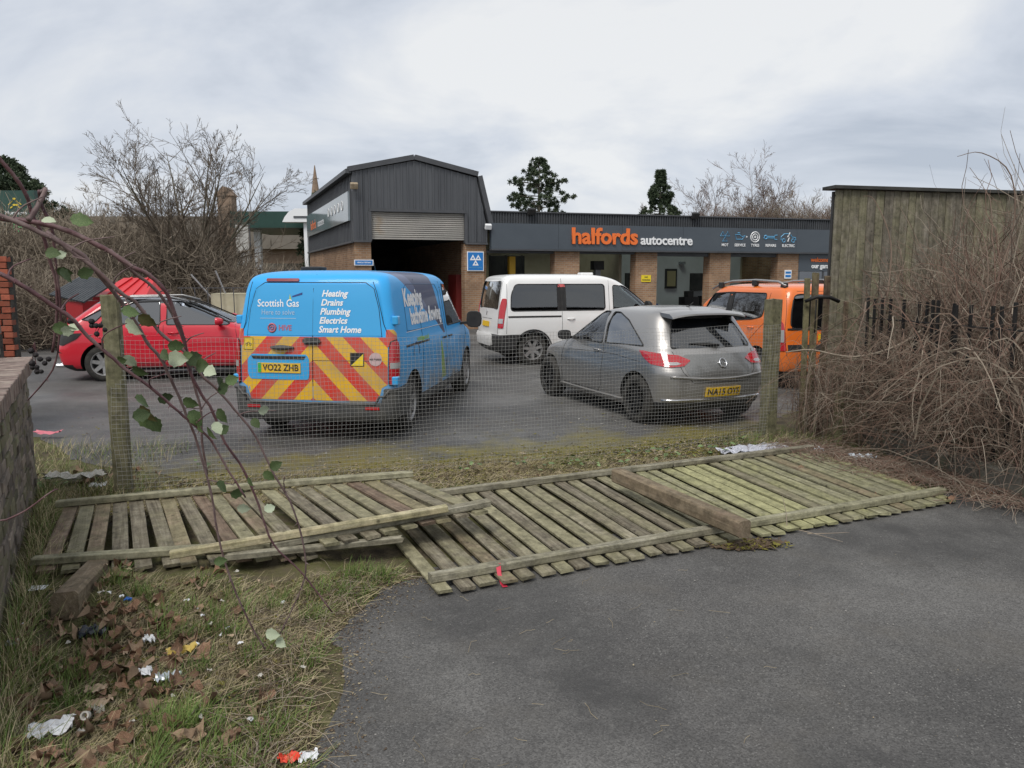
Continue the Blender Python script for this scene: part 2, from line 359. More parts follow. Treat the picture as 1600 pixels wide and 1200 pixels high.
def patch(poly, f, off, thick, nu=18, nv=6):
    """solid skin following a body: poly in surface coordinates, f(a, b, off) -> point"""
    xs = sorted(set([round(p[0], 5) for p in poly])); a0, a1 = xs[0]+1e-4, xs[-1]-1e-4
    cols = sorted(set([a0+(a1-a0)*i/nu for i in range(nu+1)] + [x for x in xs if a0 < x < a1]))
    cl = [cols[0]]
    for c in cols[1:]:
        if c-cl[-1] > 0.003: cl.append(c)
    if cols[-1]-cl[-1] > 1e-6: cl[-1] = cols[-1]
    V = []; F = []; W = nv+1
    for o in (off, off-thick):
        for a in cl:
            z0, z1 = poly_range(poly, a)
            for j in range(W): V.append(tuple(f(a, z0+(z1-z0)*j/nv, o)))
    n = len(cl); S = n*W
    for i in range(n-1):
        for j in range(nv):
            q = (i*W+j, (i+1)*W+j, (i+1)*W+j+1, i*W+j+1); F.append(q); F.append(tuple(S+k for k in q)[::-1])
        F.append((i*W, S+i*W, S+(i+1)*W, (i+1)*W)); F.append((i*W+nv, (i+1)*W+nv, S+(i+1)*W+nv, S+i*W+nv))
    for j in range(nv):
        F.append((j, j+1, S+j+1, S+j)); q = (n-1)*W; F.append((q+j, S+q+j, S+q+j+1, q+j+1))
    return V, F
def boolean(me, cutters):
    o = bpy.data.objects.new('tmp', me); C.objects.link(o); cs = []
    for cm in cutters:
        c = bpy.data.objects.new('cut', cm); C.objects.link(c); cs.append(c)
        md = o.modifiers.new('b', 'BOOLEAN'); md.operation = 'DIFFERENCE'; md.solver = 'EXACT'; md.object = c
        try: md.material_mode = 'TRANSFER'
        except Exception: pass
    dg = bpy.context.evaluated_depsgraph_get(); dg.update()
    r = bpy.data.meshes.new_from_object(o.evaluated_get(dg))
    bpy.data.objects.remove(o)
    for c in cs: bpy.data.objects.remove(c)
    return r
def rowpoly(x0, x1, z0, z1): return [(x0, z0), (x1, z0), (x1, z1), (x0, z1)]
class Car:
    def __init__(s, name, loc, ang, label, keys, paintm, group=None, cat='car'):
        s.root = empty(name, (loc[0], loc[1], 0), R(ang), label, cat, group); s.B = Body(keys); s.paint = paintm
        s.side = lambda sd: (lambda a, b, o: s.B.surf_side(a, b, o, sd)); s.rear = lambda a, b, o: s.B.surf_rear(a, b, o)
    def build(s, axles, wr, windows, rearwin, screen, floor, cowl, low=None, lowmat=None, arch=0.06, tw=0.21, track=None, rim='silver', hollow=True, xsplit=None):
        B = s.B; V, F = B.solid(); mi = []
        ms = [s.paint, lowmat or black_pl, cabin, gloss_black]
        for f in F:
            c = np.mean([V[i] for i in f], axis=0); mi.append(int(low(c[0], c[1], c[2])) if low else 0)
        me = fixn(mesh('body', V, F, ms, True, mi)); cut = []
        if hollow:
            rows = B.rows[B.z >= floor-0.001].copy()
            rows[0:1] = rows[0:1]
            zt = rows[-1, 0]; rows[:, 0] = floor+(rows[:, 0]-floor)*(zt-0.045-floor)/(zt-floor)
            rows[:, 1] += 0.06; rows[:, 2] = np.minimum(rows[:, 2]-0.07, cowl); rows[:, 3] = np.maximum(rows[:, 3]-0.055, 0.03); rows[:, 4] = np.maximum(rows[:, 4]-0.055, 0.03); rows[:, 8] = 0.02; rows[:, 6] = np.minimum(rows[:, 6], 0.2)
            v2, f2 = B.solid(rows); cut.append(fixn(mesh('c', v2, f2, [s.paint, s.paint, cabin], False, [2]*len(f2))))
        mb = MB()
        for w in windows:
            mb.prism(rpoly(w['poly'], w.get('r', 0.04)), -1.5, 1.5, 2)
        if mb.v: cut.append(fixn(mb.mesh('c', [s.paint, s.paint, seal])))
        for w, x0, x1 in ((rearwin, -0.6, 0.62), (screen, cowl-0.9, cowl+1.2)):
            if w and not w.get('flush'): m2 = MB(); m2.prism(rpoly(w['poly'], w.get('r', 0.06)), x0, x1, 2, f=lambda a, b, d: (d, a, b)); cut.append(fixn(m2.mesh('c', [s.paint, s.paint, seal])))
        mw = MB()
        for x in axles:
            for sd in (1, -1):
                poly = []
                for k in range(28):
                    a = 2*math.pi*k/28; poly.append((x+(wr+arch)*math.cos(a), wr+(wr+arch)*math.sin(a)))
                mw.prism(poly, sd*0.52, sd*1.3, 1)
        cut.append(fixn(mw.mesh('c', [s.paint, black_pl, cabin])))
        try: r = boolean(me, cut)
        except Exception as e: print('boolean failed', e); r = me
        if len(r.polygons) < 50: print('EMPTY BOOLEAN', s.root.name); r = me
        if len(r.materials) < 2:
            r.materials.clear()
            for q in ms: r.materials.append(q)
        r.polygons.foreach_set('use_smooth', [True]*len(r.polygons)); r.set_sharp_from_angle(angle=R(32))
        s.body = link('body', r, s.root)
        for w in windows:
            P = rpoly(w['poly'], w.get('r', 0.04))
            for sd in (1, -1):
                v, f = patch(P, s.side(sd), -0.007, 0.004); me_ = fixn(mesh('window', v, f, w['mat'], True, sharp=35)); g = link('window', me_, s.root)
                t = MB(); t.tube([B.surf_side(a, b, 0.0, sd) for a, b in P], 0.011, 5, closed=True); t.obj('window_seal', seal, g, True)
        for nm, w, fn in (('rear_window', rearwin, -1), ('windscreen', screen, 1)):
            if not w: continue
            P = rpoly(w['poly'], w.get('r', 0.06))
            def f3(a, b, o, fn=fn):
                rr = B.half(B.row(b))
                if fn < 0: q = rr[:17]; x = np.interp(abs(a), q[:, 1], q[:, 0])-o
                else: q = rr[-17:][::-1]; x = np.interp(abs(a), q[:, 1], q[:, 0])+o
                return Vector((x, a, b))
            v, f = patch(P, f3, .005 if w.get('flush') else -0.012, 0.004); g = link(nm, fixn(mesh(nm, v, f, w['mat'], True, sharp=35)), s.root)
            t = MB(); t.tube([f3(a, b, 0.0) for a, b in P], 0.012, 5, closed=True); t.obj('window_seal', seal, g, True)
        tr = track or (float(B.row(wr)[3])-0.02)
        for x in axles:
            for sd in (1, -1): s.wheel(x, sd*tr, wr, tw, sd, rim)
        return s
    def wheel(s, x, y, r, tw, sd, rim):
        M = Matrix.Translation((x, y, r)) @ Matrix.Rotation(-sd*math.pi/2, 4, 'X')     # local +z points outward
        w = empty('wheel'); w.parent = s.root
        t = MB(); h = tw; ri = r*0.66
        t.lathe([(ri, -h), (r*0.9, -h), (r*0.985, -h*0.86), (r, -h*0.6), (r, -h*0.35), (r*0.985, -h*0.14), (r*0.9, -0.004), (r*0.78, 0.004), (ri, -0.006), (ri-0.008, -0.03), (ri-0.008, -h)], 36, M=M); t.obj('tyre', rubber, w, True, 40)
        q = MB(); mt = rim_silver if rim != 'black' else rim_black
        q.lathe([(ri, -0.004), (ri-0.012, -0.006), (ri-0.02, -0.03), (ri-0.02, -0.12)], 32, 0, M)
        q.lathe([(0.001, -0.028), (0.055, -0.03), (0.06, -0.05), (0.06, -0.09)], 16, 0, M)
        ns = {'silver': 7, 'black': 10, 'steel': 8}[rim]
        for k in range(ns):
            a = 2*math.pi*(k+0.3)/ns; ca, sa = math.cos(a), math.sin(a)
            wd = 0.030 if rim != 'black' else 0.018
            vs = []
            for (rr_, zz, ww) in ((0.045, -0.03, wd*1.2), (ri-0.015, -0.018, wd)):
                for sgn in (-1, 1):
                    for dz in (0, -0.03): vs.append(M @ Vector((rr_*ca-sgn*ww*sa, rr_*sa+sgn*ww*ca, zz+dz)))
            q.add(vs, [(0, 2, 6, 4), (1, 5, 7, 3), (0, 4, 5, 1), (2, 3, 7, 6)], 0)
        q.lathe([(0.001, -0.10), (0.30*r/0.34*0.62, -0.10)], 20, 1, M)
        me = fixn(q.mesh('rim', [mt, black_pl])); link('rim', me, w)
    def rear_patch(s, name, poly, mat, off=0.004, thick=0.02, r=0.0, parent=None, nu=16, nv=5, label=None):
        P = rpoly(poly, r) if r else poly
        v, f = patch(P, s.rear, off, thick, nu, nv); o = link(name, fixn(mesh(name, v, f, mat, True, sharp=30)), parent or s.root)
        if label: o['label'] = label
        return o
    def side_patch(s, name, poly, mat, sd=1, off=0.004, thick=0.02, r=0.0, parent=None, nu=16, nv=4, label=None):
        P = rpoly(poly, r) if r else poly
        v, f = patch(P, s.side(sd), off, thick, nu, nv); o = link(name, fixn(mesh(name, v, f, mat, True, sharp=30)), parent or s.root)
        if label: o['label'] = label
        return o
    def seam(s, lines, mat=None, r=0.004, name='door_seam', sides=(1, -1), dense=10):
        for sd in sides:
            mb = MB()
            for ln in lines:
                pts = []
                for (a, b), (c, d) in zip(ln[:-1], ln[1:]):
                    for k in range(dense): t = k/dense; pts.append(s.B.surf_side(a+(c-a)*t, b+(d-b)*t, 0.0005, sd))
                pts.append(s.B.surf_side(*ln[-1], 0.0005, sd)); mb.tube(pts, r, 4)
            mb.obj(name, mat or seal, s.root, True)
    def rseam(s, lines, mat=None, r=0.004, name='tailgate_seam', off=0.0005):
        mb = MB()
        for ln in lines:
            pts = []
            for (a, b), (c, d) in zip(ln[:-1], ln[1:]):
                for k in range(8): t = k/8; pts.append(s.B.surf_rear(a+(c-a)*t, b+(d-b)*t, off))
            pts.append(s.B.surf_rear(*ln[-1], off)); mb.tube(pts, r, 4)
        return mb.obj(name, mat or seal, s.root, True)
    def plate(s, txt, q, z, w=0.52, h=0.112, green=False, off=0.02, mat=None):
        pl = s.rear_patch('number_plate', rowpoly(q-w/2, q+w/2, z-h/2, z+h/2), mat or plate_y, off, 0.012, nu=6, nv=2)
        if txt:
            me = text_mesh(txt, 0.108, 0.0022, sx=0.86)
            xs = [v.co.x for v in me.vertices]; k = (w*(0.84 if green else 0.9))/(max(xs)-min(xs)); cx = (max(xs)+min(xs))/2; dx = 0.02 if green else 0
            map_mesh(me, lambda x, y, zz: s.B.surf_rear(q-(x-cx)*k-dx, z+y*0.95, off+0.003), plate_k); link('lettering', me, pl)
        if green: s.rear_patch('green_flash', rowpoly(q+w/2-0.045, q+w/2-0.004, z-h/2+0.004, z+h/2-0.004), MATS['green_flash'], off+0.002, 0.003, parent=pl, nu=2, nv=1)
        return pl
    def text_rear(s, txt, q, z, size, mat, off=0.007, bold=0.0, shear=0.0, align='CENTER', sx=1.0):
        me = text_mesh(txt, size, bold, shear, align=align, sx=sx); map_mesh(me, lambda x, y, zz: s.B.surf_rear(q-x, z+y, off), mat); return link('lettering', me, s.root)
    def text_side(s, txt, x, z, size, mat, sd=-1, off=0.004, bold=0.0, shear=0.0, align='CENTER', sx=1.0):
        me = text_mesh(txt, size, bold, shear, align=align, sx=sx); d = 1 if sd < 0 else -1
        map_mesh(me, lambda a, b, zz: s.B.surf_side(x+d*a, z+b, off, sd), mat); return link('lettering', me, s.root)
    def seats(s, rows, z=0.62):
        for x, ys in rows:
            for y in ys:
                mb = MB(); mb.box((x-0.05, y-0.24, z-0.35), (x+0.45, y+0.24, z)); Mx = Matrix.Translation((x-0.02, y, z-0.05)) @ Matrix.Rotation(R(-14), 4, 'Y')
                mb.box((-0.07, -0.23, 0), (0.06, 0.23, 0.60), 0, Mx); mb.box((-0.05, -0.12, 0.63), (0.04, 0.12, 0.80), 0, Mx)
                me = bevel(mb.mesh('seat', cabin), 0.035, 2); me.polygons.foreach_set('use_smooth', [True]*len(me.polygons)); link('seat', me, s.root)
    def steering(s, x, y, z):
        mb = MB(); M = Matrix.Translation((x, y, z)) @ Matrix.Rotation(R(-65), 4, 'Y')
        mb.tube([M @ Vector((0.18*math.cos(2*math.pi*k/20), 0.18*math.sin(2*math.pi*k/20), 0)) for k in range(20)], 0.014, 6, closed=True)
        mb.bar(M @ Vector((-0.17, 0, 0)), M @ Vector((0.17, 0, 0)), 0.03, 0.02); mb.bar(M @ Vector((0, 0, 0)), M @ Vector((0, 0, 0.3)), 0.04, 0.04)
        mb.obj('steering_wheel', cabin, s.root, True, 40)
    def mirror(s, x, z, sd, mat, big=False):
        B = s.B; p = B.surf_side(x, z, 0.0, sd); k = 1.35 if big else 1.0; out = []
        mb = MB(); mb.bar(p, p+Vector((0.02, sd*0.10, 0.01)), 0.06, 0.04, 1)
        c = p+Vector((0.02, sd*(0.10+0.09*k), 0.05*k))
        V = []; n = 14
        prof = [(-0.055, 0.92), (-0.045, 1.0), (0.0, 0.97), (0.05, 0.75), (0.075, 0.35)]
        for xx, sc_ in prof:
            for i in range(n):
                a = 2*math.pi*i/n; e = 0.62
                V.append(c+Vector((xx, math.copysign(abs(math.cos(a))**e, math.cos(a))*0.10*k*sc_*(1.0 if not big else 0.9), math.copysign(abs(math.sin(a))**e, math.sin(a))*(0.07*k if not big else 0.13)*sc_)))
        F = [(i*n+j, i*n+(j+1) % n, (i+1)*n+(j+1) % n, (i+1)*n+j) for i in range(len(prof)-1) for j in range(n)] + [tuple(range(n)), tuple(range((len(prof)-1)*n, len(prof)*n))]
        mb.add(V, F, 0); o = link('door_mirror', fixn(mb.mesh('door_mirror', [mat, black_pl], True, 50)), s.root)
        g = MB(); g.add([v+Vector((-0.004-0.0, 0, 0)) + (c-v)*0.12*Vector((0,1,1)).length/1.6 for v in V[:n]], [tuple(range(n))]); g.obj('mirror_glass', chrome_mirror, o)
    def handle(s, x, z, sd, mat):
        B = s.B; mb = MB(); pts = [B.surf_side(x-0.09+0.18*k/6, z, 0.004+0.03*math.sin(math.pi*k/6), sd) for k in range(7)]; mb.tube(pts, 0.013, 6)
        h = mb.obj('door_handle', mat, s.root, True)
gloss_black = pmat('gloss_black_roof', (.012, .012, .013), .12, 0, 1.0)
chrome_mirror = pmat('mirror_surface', (0.6, 0.62, 0.64), 0.05, 1.0)
pmat('green_flash', (0.02, 0.35, 0.06), 0.5)

# ---- blue gas van (rear towards the fence)
van_keys = [ # z, xr, xf, Wr, Wf, rr, rf, br, bf, bar
 (0.24, .16, 4.75, .84, .80, .12, .35, .03, .12, .01), (0.30, .07, 4.88, .93, .88, .13, .38, .03, .14, .01), (0.45, .055, 4.94, .945, .90, .13, .40, .03, .15, .01),
 (0.56, .055, 4.95, .95, .91, .13, .40, .03, .15, .01), (0.60, .055, 4.95, .95, .91, .13, .40, .03, .15, .01), (0.62, .06, 4.94, .95, .91, .10, .40, .03, .15, .01),
 (0.80, .07, 4.90, .955, .92, .10, .38, .03, .15, .012), (0.98, .08, 4.78, .957, .92, .10, .36, .03, .16, .012), (1.09, .09, 4.45, .952, .91, .10, .34, .03, .16, .012),
 (1.18, .10, 4.16, .94, .90, .10, .30, .03, .14, .01), (1.30, .115, 3.98, .925, .885, .10, .28, .03, .12, .01), (1.50, .14, 3.70, .895, .86, .11, .26, .03, .12, .01), (1.70, .17, 3.42, .865, .83, .12, .24, .03, .11, .01),
 (1.80, .20, 3.24, .84, .80, .13, .22, .03, .10, .01), (1.855, .24, 3.10, .81, .77, .14, .22, .03, .10, .01), (1.89, .31, 2.95, .755, .72, .16, .22, .03, .08, .01), (1.915, .42, 2.75, .65, .62, .2, .24, .03, .06, 0),
 (1.93, .60, 2.5, .45, .44, .2, .2, .02, .04, 0), (1.935, .95, 2.1, .15, .15, .1, .1, .01, .02, 0)]
def livery():
    """light blue van paint with printed navy/green arrow areas on the flanks, dirt towards the sills"""
    m = paint('gas_van_blue', (0.03, 0.27, 0.62), 0.38, 0, (0.20, 0.19, 0.165), 0.25, 1.1, 0.95)
    nt, N, L, b = nodes(m); tc = N('ShaderNodeTexCoord'); sp = N('ShaderNodeSeparateXYZ'); L(tc.outputs['Object'], sp.inputs[0])
    mix = [n for n in nt.nodes if n.bl_idname == 'ShaderNodeMix'][0]
    def M(op, a, b_=None, c=None, clamp=False):
        n = N('ShaderNodeMath'); n.operation = op; n.use_clamp = clamp
        for i, v in enumerate((a, b_, c)):
            if v is None: continue
            if isinstance(v, (int, float)): n.inputs[i].default_value = v
            else: L(v, n.inputs[i])
        return n.outputs[0]
    X, Y, Z = sp.outputs
    def band(lo0, lo1, hi0, hi1, z0, z1):      # x between lines lo(z) and hi(z)
        f = M('DIVIDE', M('SUBTRACT', Z, z0), z1-z0)
        lo = M('MULTIPLY_ADD', f, lo1-lo0, lo0); hi = M('MULTIPLY_ADD', f, hi1-hi0, hi0)
        r = M('MULTIPLY', M('GREATER_THAN', X, lo), M('LESS_THAN', X, hi)); r = M('MULTIPLY', r, M('GREATER_THAN', Z, z0)); r = M('MULTIPLY', r, M('LESS_THAN', Z, z1)); return M('MULTIPLY', r, M('GREATER_THAN', M('ABSOLUTE', Y), 0.55))
    navy = band(1.95, 0.50, 2.05, 1.05, 1.28, 1.92); navy2 = band(2.45, 0.95, 2.55, 2.15, 1.08, 1.92)
    green = band(2.35, 2.25, 2.62, 2.30, 0.45, 0.98)
    def mixin(col_in, fac, col):
        n = N('ShaderNodeMix'); n.data_type = 'RGBA'; L(fac, n.inputs[0]); n.inputs[7].default_value = (*col, 1)
        if isinstance(col_in, tuple): n.inputs[6].default_value = (*col_in, 1)
        else: L(col_in, n.inputs[6])
        return n.outputs[2]
    base = (0.03, 0.37, 0.80)
    c1 = mixin(base, navy, (0.10, 0.13, 0.24)); c2 = mixin(c1, navy2, (0.045, 0.06, 0.13)); c3 = mixin(c2, green, (0.25, 0.45, 0.03))
    L(c3, mix.inputs[6]); b.inputs['Specular IOR Level'].default_value = .3
    for l_ in list(b.inputs['Coat Weight'].links): nt.links.remove(l_)
    b.inputs['Coat Weight'].default_value = .15; return m
def chevron_mat():
    m = pmat('chevron_print', (0.8, 0.3, 0.02), 0.45, 0, 0.3); nt, N, L, b = nodes(m)
    tc = N('ShaderNodeTexCoord'); sp = N('ShaderNodeSeparateXYZ'); L(tc.outputs['Object'], sp.inputs[0])
    def M(op, a, b_=None, c=None):
        n = N('ShaderNodeMath'); n.operation = op
        for i, v in enumerate((a, b_, c)):
            if v is None: continue
            if isinstance(v, (int, float)): n.inputs[i].default_value = v
            else: L(v, n.inputs[i])
        return n.outputs[0]
    v = M('ADD', M('ABSOLUTE', sp.outputs[1]), M('MULTIPLY', sp.outputs[2], 0.95)); st = M('LESS_THAN', M('FRACT', M('MULTIPLY_ADD', v, 1/0.40, 0.30)), 0.5)
    mx = N('ShaderNodeMix'); mx.data_type = 'RGBA'; L(st, mx.inputs[0]); mx.inputs[6].default_value = (0.72, 0.41, 0.012, 1); mx.inputs[7].default_value = (0.58, 0.035, 0.02, 1)
    no = N('ShaderNodeTexNoise'); no.inputs['Scale'].default_value = 4; no.inputs['Detail'].default_value = 8; L(tc.outputs['Object'], no.inputs['Vector'])
    mr = N('ShaderNodeMapRange'); mr.inputs[1].default_value = 0.38; mr.inputs[2].default_value = 0.75; mr.inputs[4].default_value = 0.6; L(no.outputs[0], mr.inputs[0])
    m2 = N('ShaderNodeMix'); m2.data_type = 'RGBA'; L(mr.outputs[0], m2.inputs[0]); L(mx.outputs[2], m2.inputs[6]); m2.inputs[7].default_value = (0.24, 0.21, 0.15, 1); L(m2.outputs[2], b.inputs['Base Color']); return m
def gas_van():
    c = Car('gas_van', (-2.26, 8.40), 81.5, 'light blue gas engineer van with red and yellow chevron rear doors', van_keys, livery(), 'vehicles parked in the garage yard', 'van')
    A = [(0.86), (4.12)]
    dw = dict(poly=[(2.72, 1.17), (3.72, 1.17), (3.95, 1.22), (3.62, 1.56), (3.30, 1.76), (2.76, 1.76)], mat=glass_mid, r=0.06)
    scr = dict(poly=[(-0.74, 1.25), (0.74, 1.25), (0.66, 1.74), (-0.66, 1.74)], mat=glass_clear)
    c.build(A, 0.345, [dw], None, scr, 0.98, 3.95, low=lambda x, y, z: z < 0.61 and ((x < 0.55 and (z < .45 or abs(y) > .8)) or z < 0.42 or x > 4.5), lowmat=grey_pl, tw=0.215)
    chev = chevron_mat(); B = c.B; blue = pmat('door_blue', (0.04, 0.34, 0.68), 0.35, 0, 0.3)
    # door-window graphics panel: blue film over the glazed half
    c.rear_patch('door_glass', [(-.80, 1.20), (.80, 1.20), (.76, 1.50), (.70, 1.72), (.62, 1.77), (-.62, 1.77), (-.70, 1.72), (-.76, 1.50)], MATS['door_blue'], 0.004, 0.012, nu=24, label='blue film over both rear door windows')
    c.rseam([[(0, .63), (0, 1.88)], [(-.80, 1.19), (-.76, 1.50), (-.70, 1.72), (-.60, 1.79), (.60, 1.79), (.70, 1.72), (.76, 1.50), (.80, 1.19)], [(-.90, .92), (0, .92)]], r=0.005)
    # chevrons, built round the number plate recess
    for poly in ([(-.87, .66), (-.80, .62), (-.76, .47), (-.005, .47), (-.005, 1.185), (-.84, 1.185), (-.87, 1.1)], [(.005, .47), (.76, .47), (.80, .62), (.87, .66), (.87, 1.1), (.84, 1.185), (.005, 1.185)],
                 [(.845, 1.08), (1.0, 1.08), (1.0, 1.22), (.93, 1.27), (.845, 1.27)], [(-1.0, 1.08), (-.845, 1.08), (-.845, 1.27), (-.93, 1.27), (-1.0, 1.22)]):
        c.rear_patch('chevron_panel', poly, chev, 0.003, 0.006, nu=12)
    c.rear_patch('plate_recess', [(.05, .70), (.76, .70), (.79, .76), (.79, .93), (.74, .985), (.07, .985), (.04, .93), (.04, .76)], blue, 0.010, 0.012, r=0.03)
    c.rear_patch('plate_lamp_bar', [(.10, .93), (.72, .93), (.74, .965), (.08, .965)], black_pl, 0.016, 0.01)
    c.plate('VO22 ZHB', .40, .83, green=True, off=0.02)
    lp = [(.885, .66), (1.015, .66), (1.025, .85), (1.02, 1.08), (.97, 1.15), (.90, 1.13), (.885, 1.05)]
    for sg in (1, -1):
        P = [(sg*a, b) for a, b in lp]
        if sg < 0: P = P[::-1]
        t = c.rear_patch('tail_light', rpoly(P, 0.02), red_lens, 0.022, 0.03, nu=14)
        q = [(sg*a, b) for a, b in [(.893, .84), (1.02, .84), (1.02, .905), (.893, .905)]]
        c.rear_patch('reverse_lens', q if sg > 0 else q[::-1], clear_lens, 0.027, 0.01, parent=t, nu=5, nv=2)
        o = c.rear_patch('light_surround', rpoly([(x*(1.0)+sg*(-.008 if abs(x) < .95 else .012), z+(.012 if z > .9 else -.012)) for x, z in P], 0.02), black_pl, 0.010, 0.02, nu=12, parent=t)
        for z in (1.37, .50+.20):
            mb = MB(); p = B.surf_rear(sg*.94, z, 0.02); mb.box((p.x-.03, p.y-.04, z-.05), (p.x+.07, p.y+.035, z+.05)); link('door_hinge', bevel(mb.mesh('door_hinge', blue), .012, 1), c.root)
        c.rear_patch('reflector', sorted([(sg*.62, .385), (sg*.78, .385), (sg*.78, .415), (sg*.62, .415)], key=lambda p: 0) if sg > 0 else [(-.78, .385), (-.62, .385), (-.62, .415), (-.78, .415)], red_lens, .062, .01, nu=3, nv=1)
    c.rear_patch('brake_light', rpoly([(.18, 1.80), (.58, 1.80), (.58, 1.83), (.18, 1.83)], .014), pmat('dull_red_lens', (.2, .02, .03), .3), .014, .02)
    # handles
    mb = MB(); p = B.surf_rear(.0, 1.13, .03); mb.box((p.x-.02, -.10, 1.10), (p.x+.03, .11, 1.18)); link('door_latch', bevel(mb.mesh('door_latch', grey_pl), .02, 2), c.root)
    mb = MB(); pts = [B.surf_rear(.22+.28*k/8, 1.06, .012+.03*math.sin(math.pi*k/8)) for k in range(9)]; mb.tube(pts, [.012, .018, .024, .028, .03, .028, .024, .018, .012], 8); mb.obj('door_handle', grey_pl, c.root, True)
    # rear bumper: raised corners joined by a low step
    for sg in (1, -1):
        q = [(sg*.80, .47), (sg*.86, .30), (sg*1.32, .30), (sg*1.40, .40), (sg*1.40, .60), (sg*.84, .605)]; q = q if sg > 0 else q[::-1]
        c.rear_patch('bumper_corner', rpoly(q, .03), grey_pl, .045, .06, nu=22, nv=6)
    c.rear_patch('bumper', rpoly([(-.92, .275), (.92, .275), (.90, .45), (-.90, .45)], .03), grey_pl, .055, .07, nu=24, nv=6)
    # rear bumper step ridge
    mb = MB(); mb.tube([B.surf_rear(-.98+1.96*k/40, .61 if abs(-.98+1.96*k/40) > .84 else (.445 if abs(-.98+1.96*k/40) < .77 else .53), .05) for k in range(41)], .014, 6); mb.obj('bumper_step', grey_pl, c.root, True)
    # lettering
    W = white_p; pale = pmat('pale_print', (.36, .52, .68), .5); red = pmat('faded_red_print', (.42, .12, .16), .5)
    c.text_rear('Scottish Gas', .42, 1.555, .118, W, .008, .0012, sx=.86)
    c.text_rear('Here to solve', .42, 1.455, .085, pale, .008, sx=.86); c.text_rear('HIVE', .33, 1.28, .085, red, .008, .002, sx=.9)
    c.rear_patch('print_line', rowpoly(.20, .64, 1.385, 1.391), pale, .0065, .002, nu=6, nv=1)
    mb = MB(); mb.tube([B.surf_rear(.49+.045*math.cos(a), 1.28+.045*math.sin(a), .006) for a in np.linspace(0, 2*math.pi, 16, endpoint=False)], .012, 4, closed=True); mb.tube([B.surf_rear(.49+.018*math.cos(a), 1.28+.018*math.sin(a), .006) for a in np.linspace(0, 2*math.pi, 10, endpoint=False)], .009, 4, closed=True); mb.obj('ring_emblem', red, c.root, True)
    c.rear_patch('flame_emblem', [(.06+.07, 1.655), (.06+.19, 1.625), (.06+.19, 1.64), (.06+.07, 1.68)], pmat('navy_print', (.02, .05, .2), .5), .007, .003, nu=4, nv=1)
    c.rear_patch('flame_emblem', [(.26, 1.60), (.285, 1.60), (.28, 1.66)], pmat('lime_print', (.45, .5, .05), .5), .007, .003, nu=3, nv=1)
    for i, t in enumerate(('Heating', 'Drains', 'Plumbing', 'Electrics', 'Smart Home')):
        c.text_rear(t, -.10+.008*i, 1.665-.1*i, .100, W, .008, .0028, .25, 'LEFT', sx=.95)
    # stickers
    yl = pmat('sticker_yellow', (.66, .46, .03), .5)
    s1 = c.rear_patch('cyclist_sticker', rowpoly(.72, .84, .97+.06, 1.17), yl, .006, .003, nu=4, nv=2)
    mb = MB()
    for dx in (-.022, .022): mb.tube([B.surf_rear(.78+dx+.014*math.cos(a), 1.09+.014*math.sin(a), .008) for a in np.linspace(0, 6.28, 10, endpoint=False)], .0025, 3, closed=True)
    mb.tube([B.surf_rear(a, b, .008) for a, b in ((.758, 1.09), (.772, 1.115), (.790, 1.113), (.802, 1.09))], .0025, 3); mb.tube([B.surf_rear(a, b, .008) for a, b in ((.725, 1.035), (.725, 1.165), (.835, 1.165), (.835, 1.035), (.725, 1.035))], .0025, 3); mb.obj('cycle_symbol', plate_k, s1, True)
    s2 = c.rear_patch('gas_safe_sticker', rowpoly(-.60, -.44, .86, 1.01), plate_k, .006, .003, nu=4, nv=2)
    c.rear_patch('yellow_triangle', [(-.592, .868), (-.45, .868), (-.592, 1.0)], pmat('safety_yellow', (.75, .55, .02), .5), .009, .003, parent=s2, nu=6, nv=2)
    P = [(-.73+.075*math.cos(a), .94+.075*math.sin(a)) for a in np.linspace(0, 2*math.pi, 20, endpoint=False)]
    s3 = c.rear_patch('round_sticker', P, pmat('sticker_pink', (.50, .36, .36), .5), .007, .004, nu=10, nv=2)
    me = text_mesh('NO TOOLS', .026, .001); map_mesh(me, lambda x, y, z: B.surf_rear(-.73-x, .94+y, .011), plate_k); link('lettering', me, s3)
    # flank: seams, windows panel outline, slogans
    c.seam([[(.14, .64), (.14, 1.80)], [(1.30, .50), (1.30, 1.83)], [(2.62, .42), (2.62, 1.80)], [(2.62, .42), (3.60, .42)], [(3.60, .42), (3.98, .95), (3.98, 1.18)]], r=.004)
    panel_line = pmat('panel_line', (.015, .07, .16), .5)
    c.seam([[(.66, 1.22), (2.50, 1.20), (2.46, 1.66), (2.36, 1.76), (.92, 1.77), (.72, 1.70), (.66, 1.22)]], panel_line, .0045, 'panel_swage')
    for sd in (1, -1): c.side_patch('slide_rail', [(.55, 1.035), (1.62, 1.035), (1.62, 1.062), (.55, 1.062)], black_pl, sd, .004, .01, nv=1)
    for sd in (-1, 1):
        c.text_side('Keeping', 1.10, 1.60, .28, W, sd, .005, .012, 0, sx=.90); c.text_side('bathtime flowing', 1.64, 1.37, .26, W, sd, .005, .011, 0, sx=.88)
        c.side_patch('print_line', rowpoly(.62, 2.5, 1.205, 1.212), W, sd, .004, .002, nv=1)
        c.text_side('scottishgas.co.uk', 1.32, 1.10, .085, MATS.get('green_print') or pmat('green_print', (.28, .55, .04), .5), sd, .004, .002)
        c.handle(2.45, 1.02, sd, black_pl); c.handle(2.80, 1.02, sd, black_pl); c.mirror(3.72, 1.14, sd, black_pl, True)
        c.side_patch('sill_trim', [(1.35, .27), (3.65, .27), (3.65, .36), (1.35, .36)], grey_pl, sd, .012, .03, nv=2)
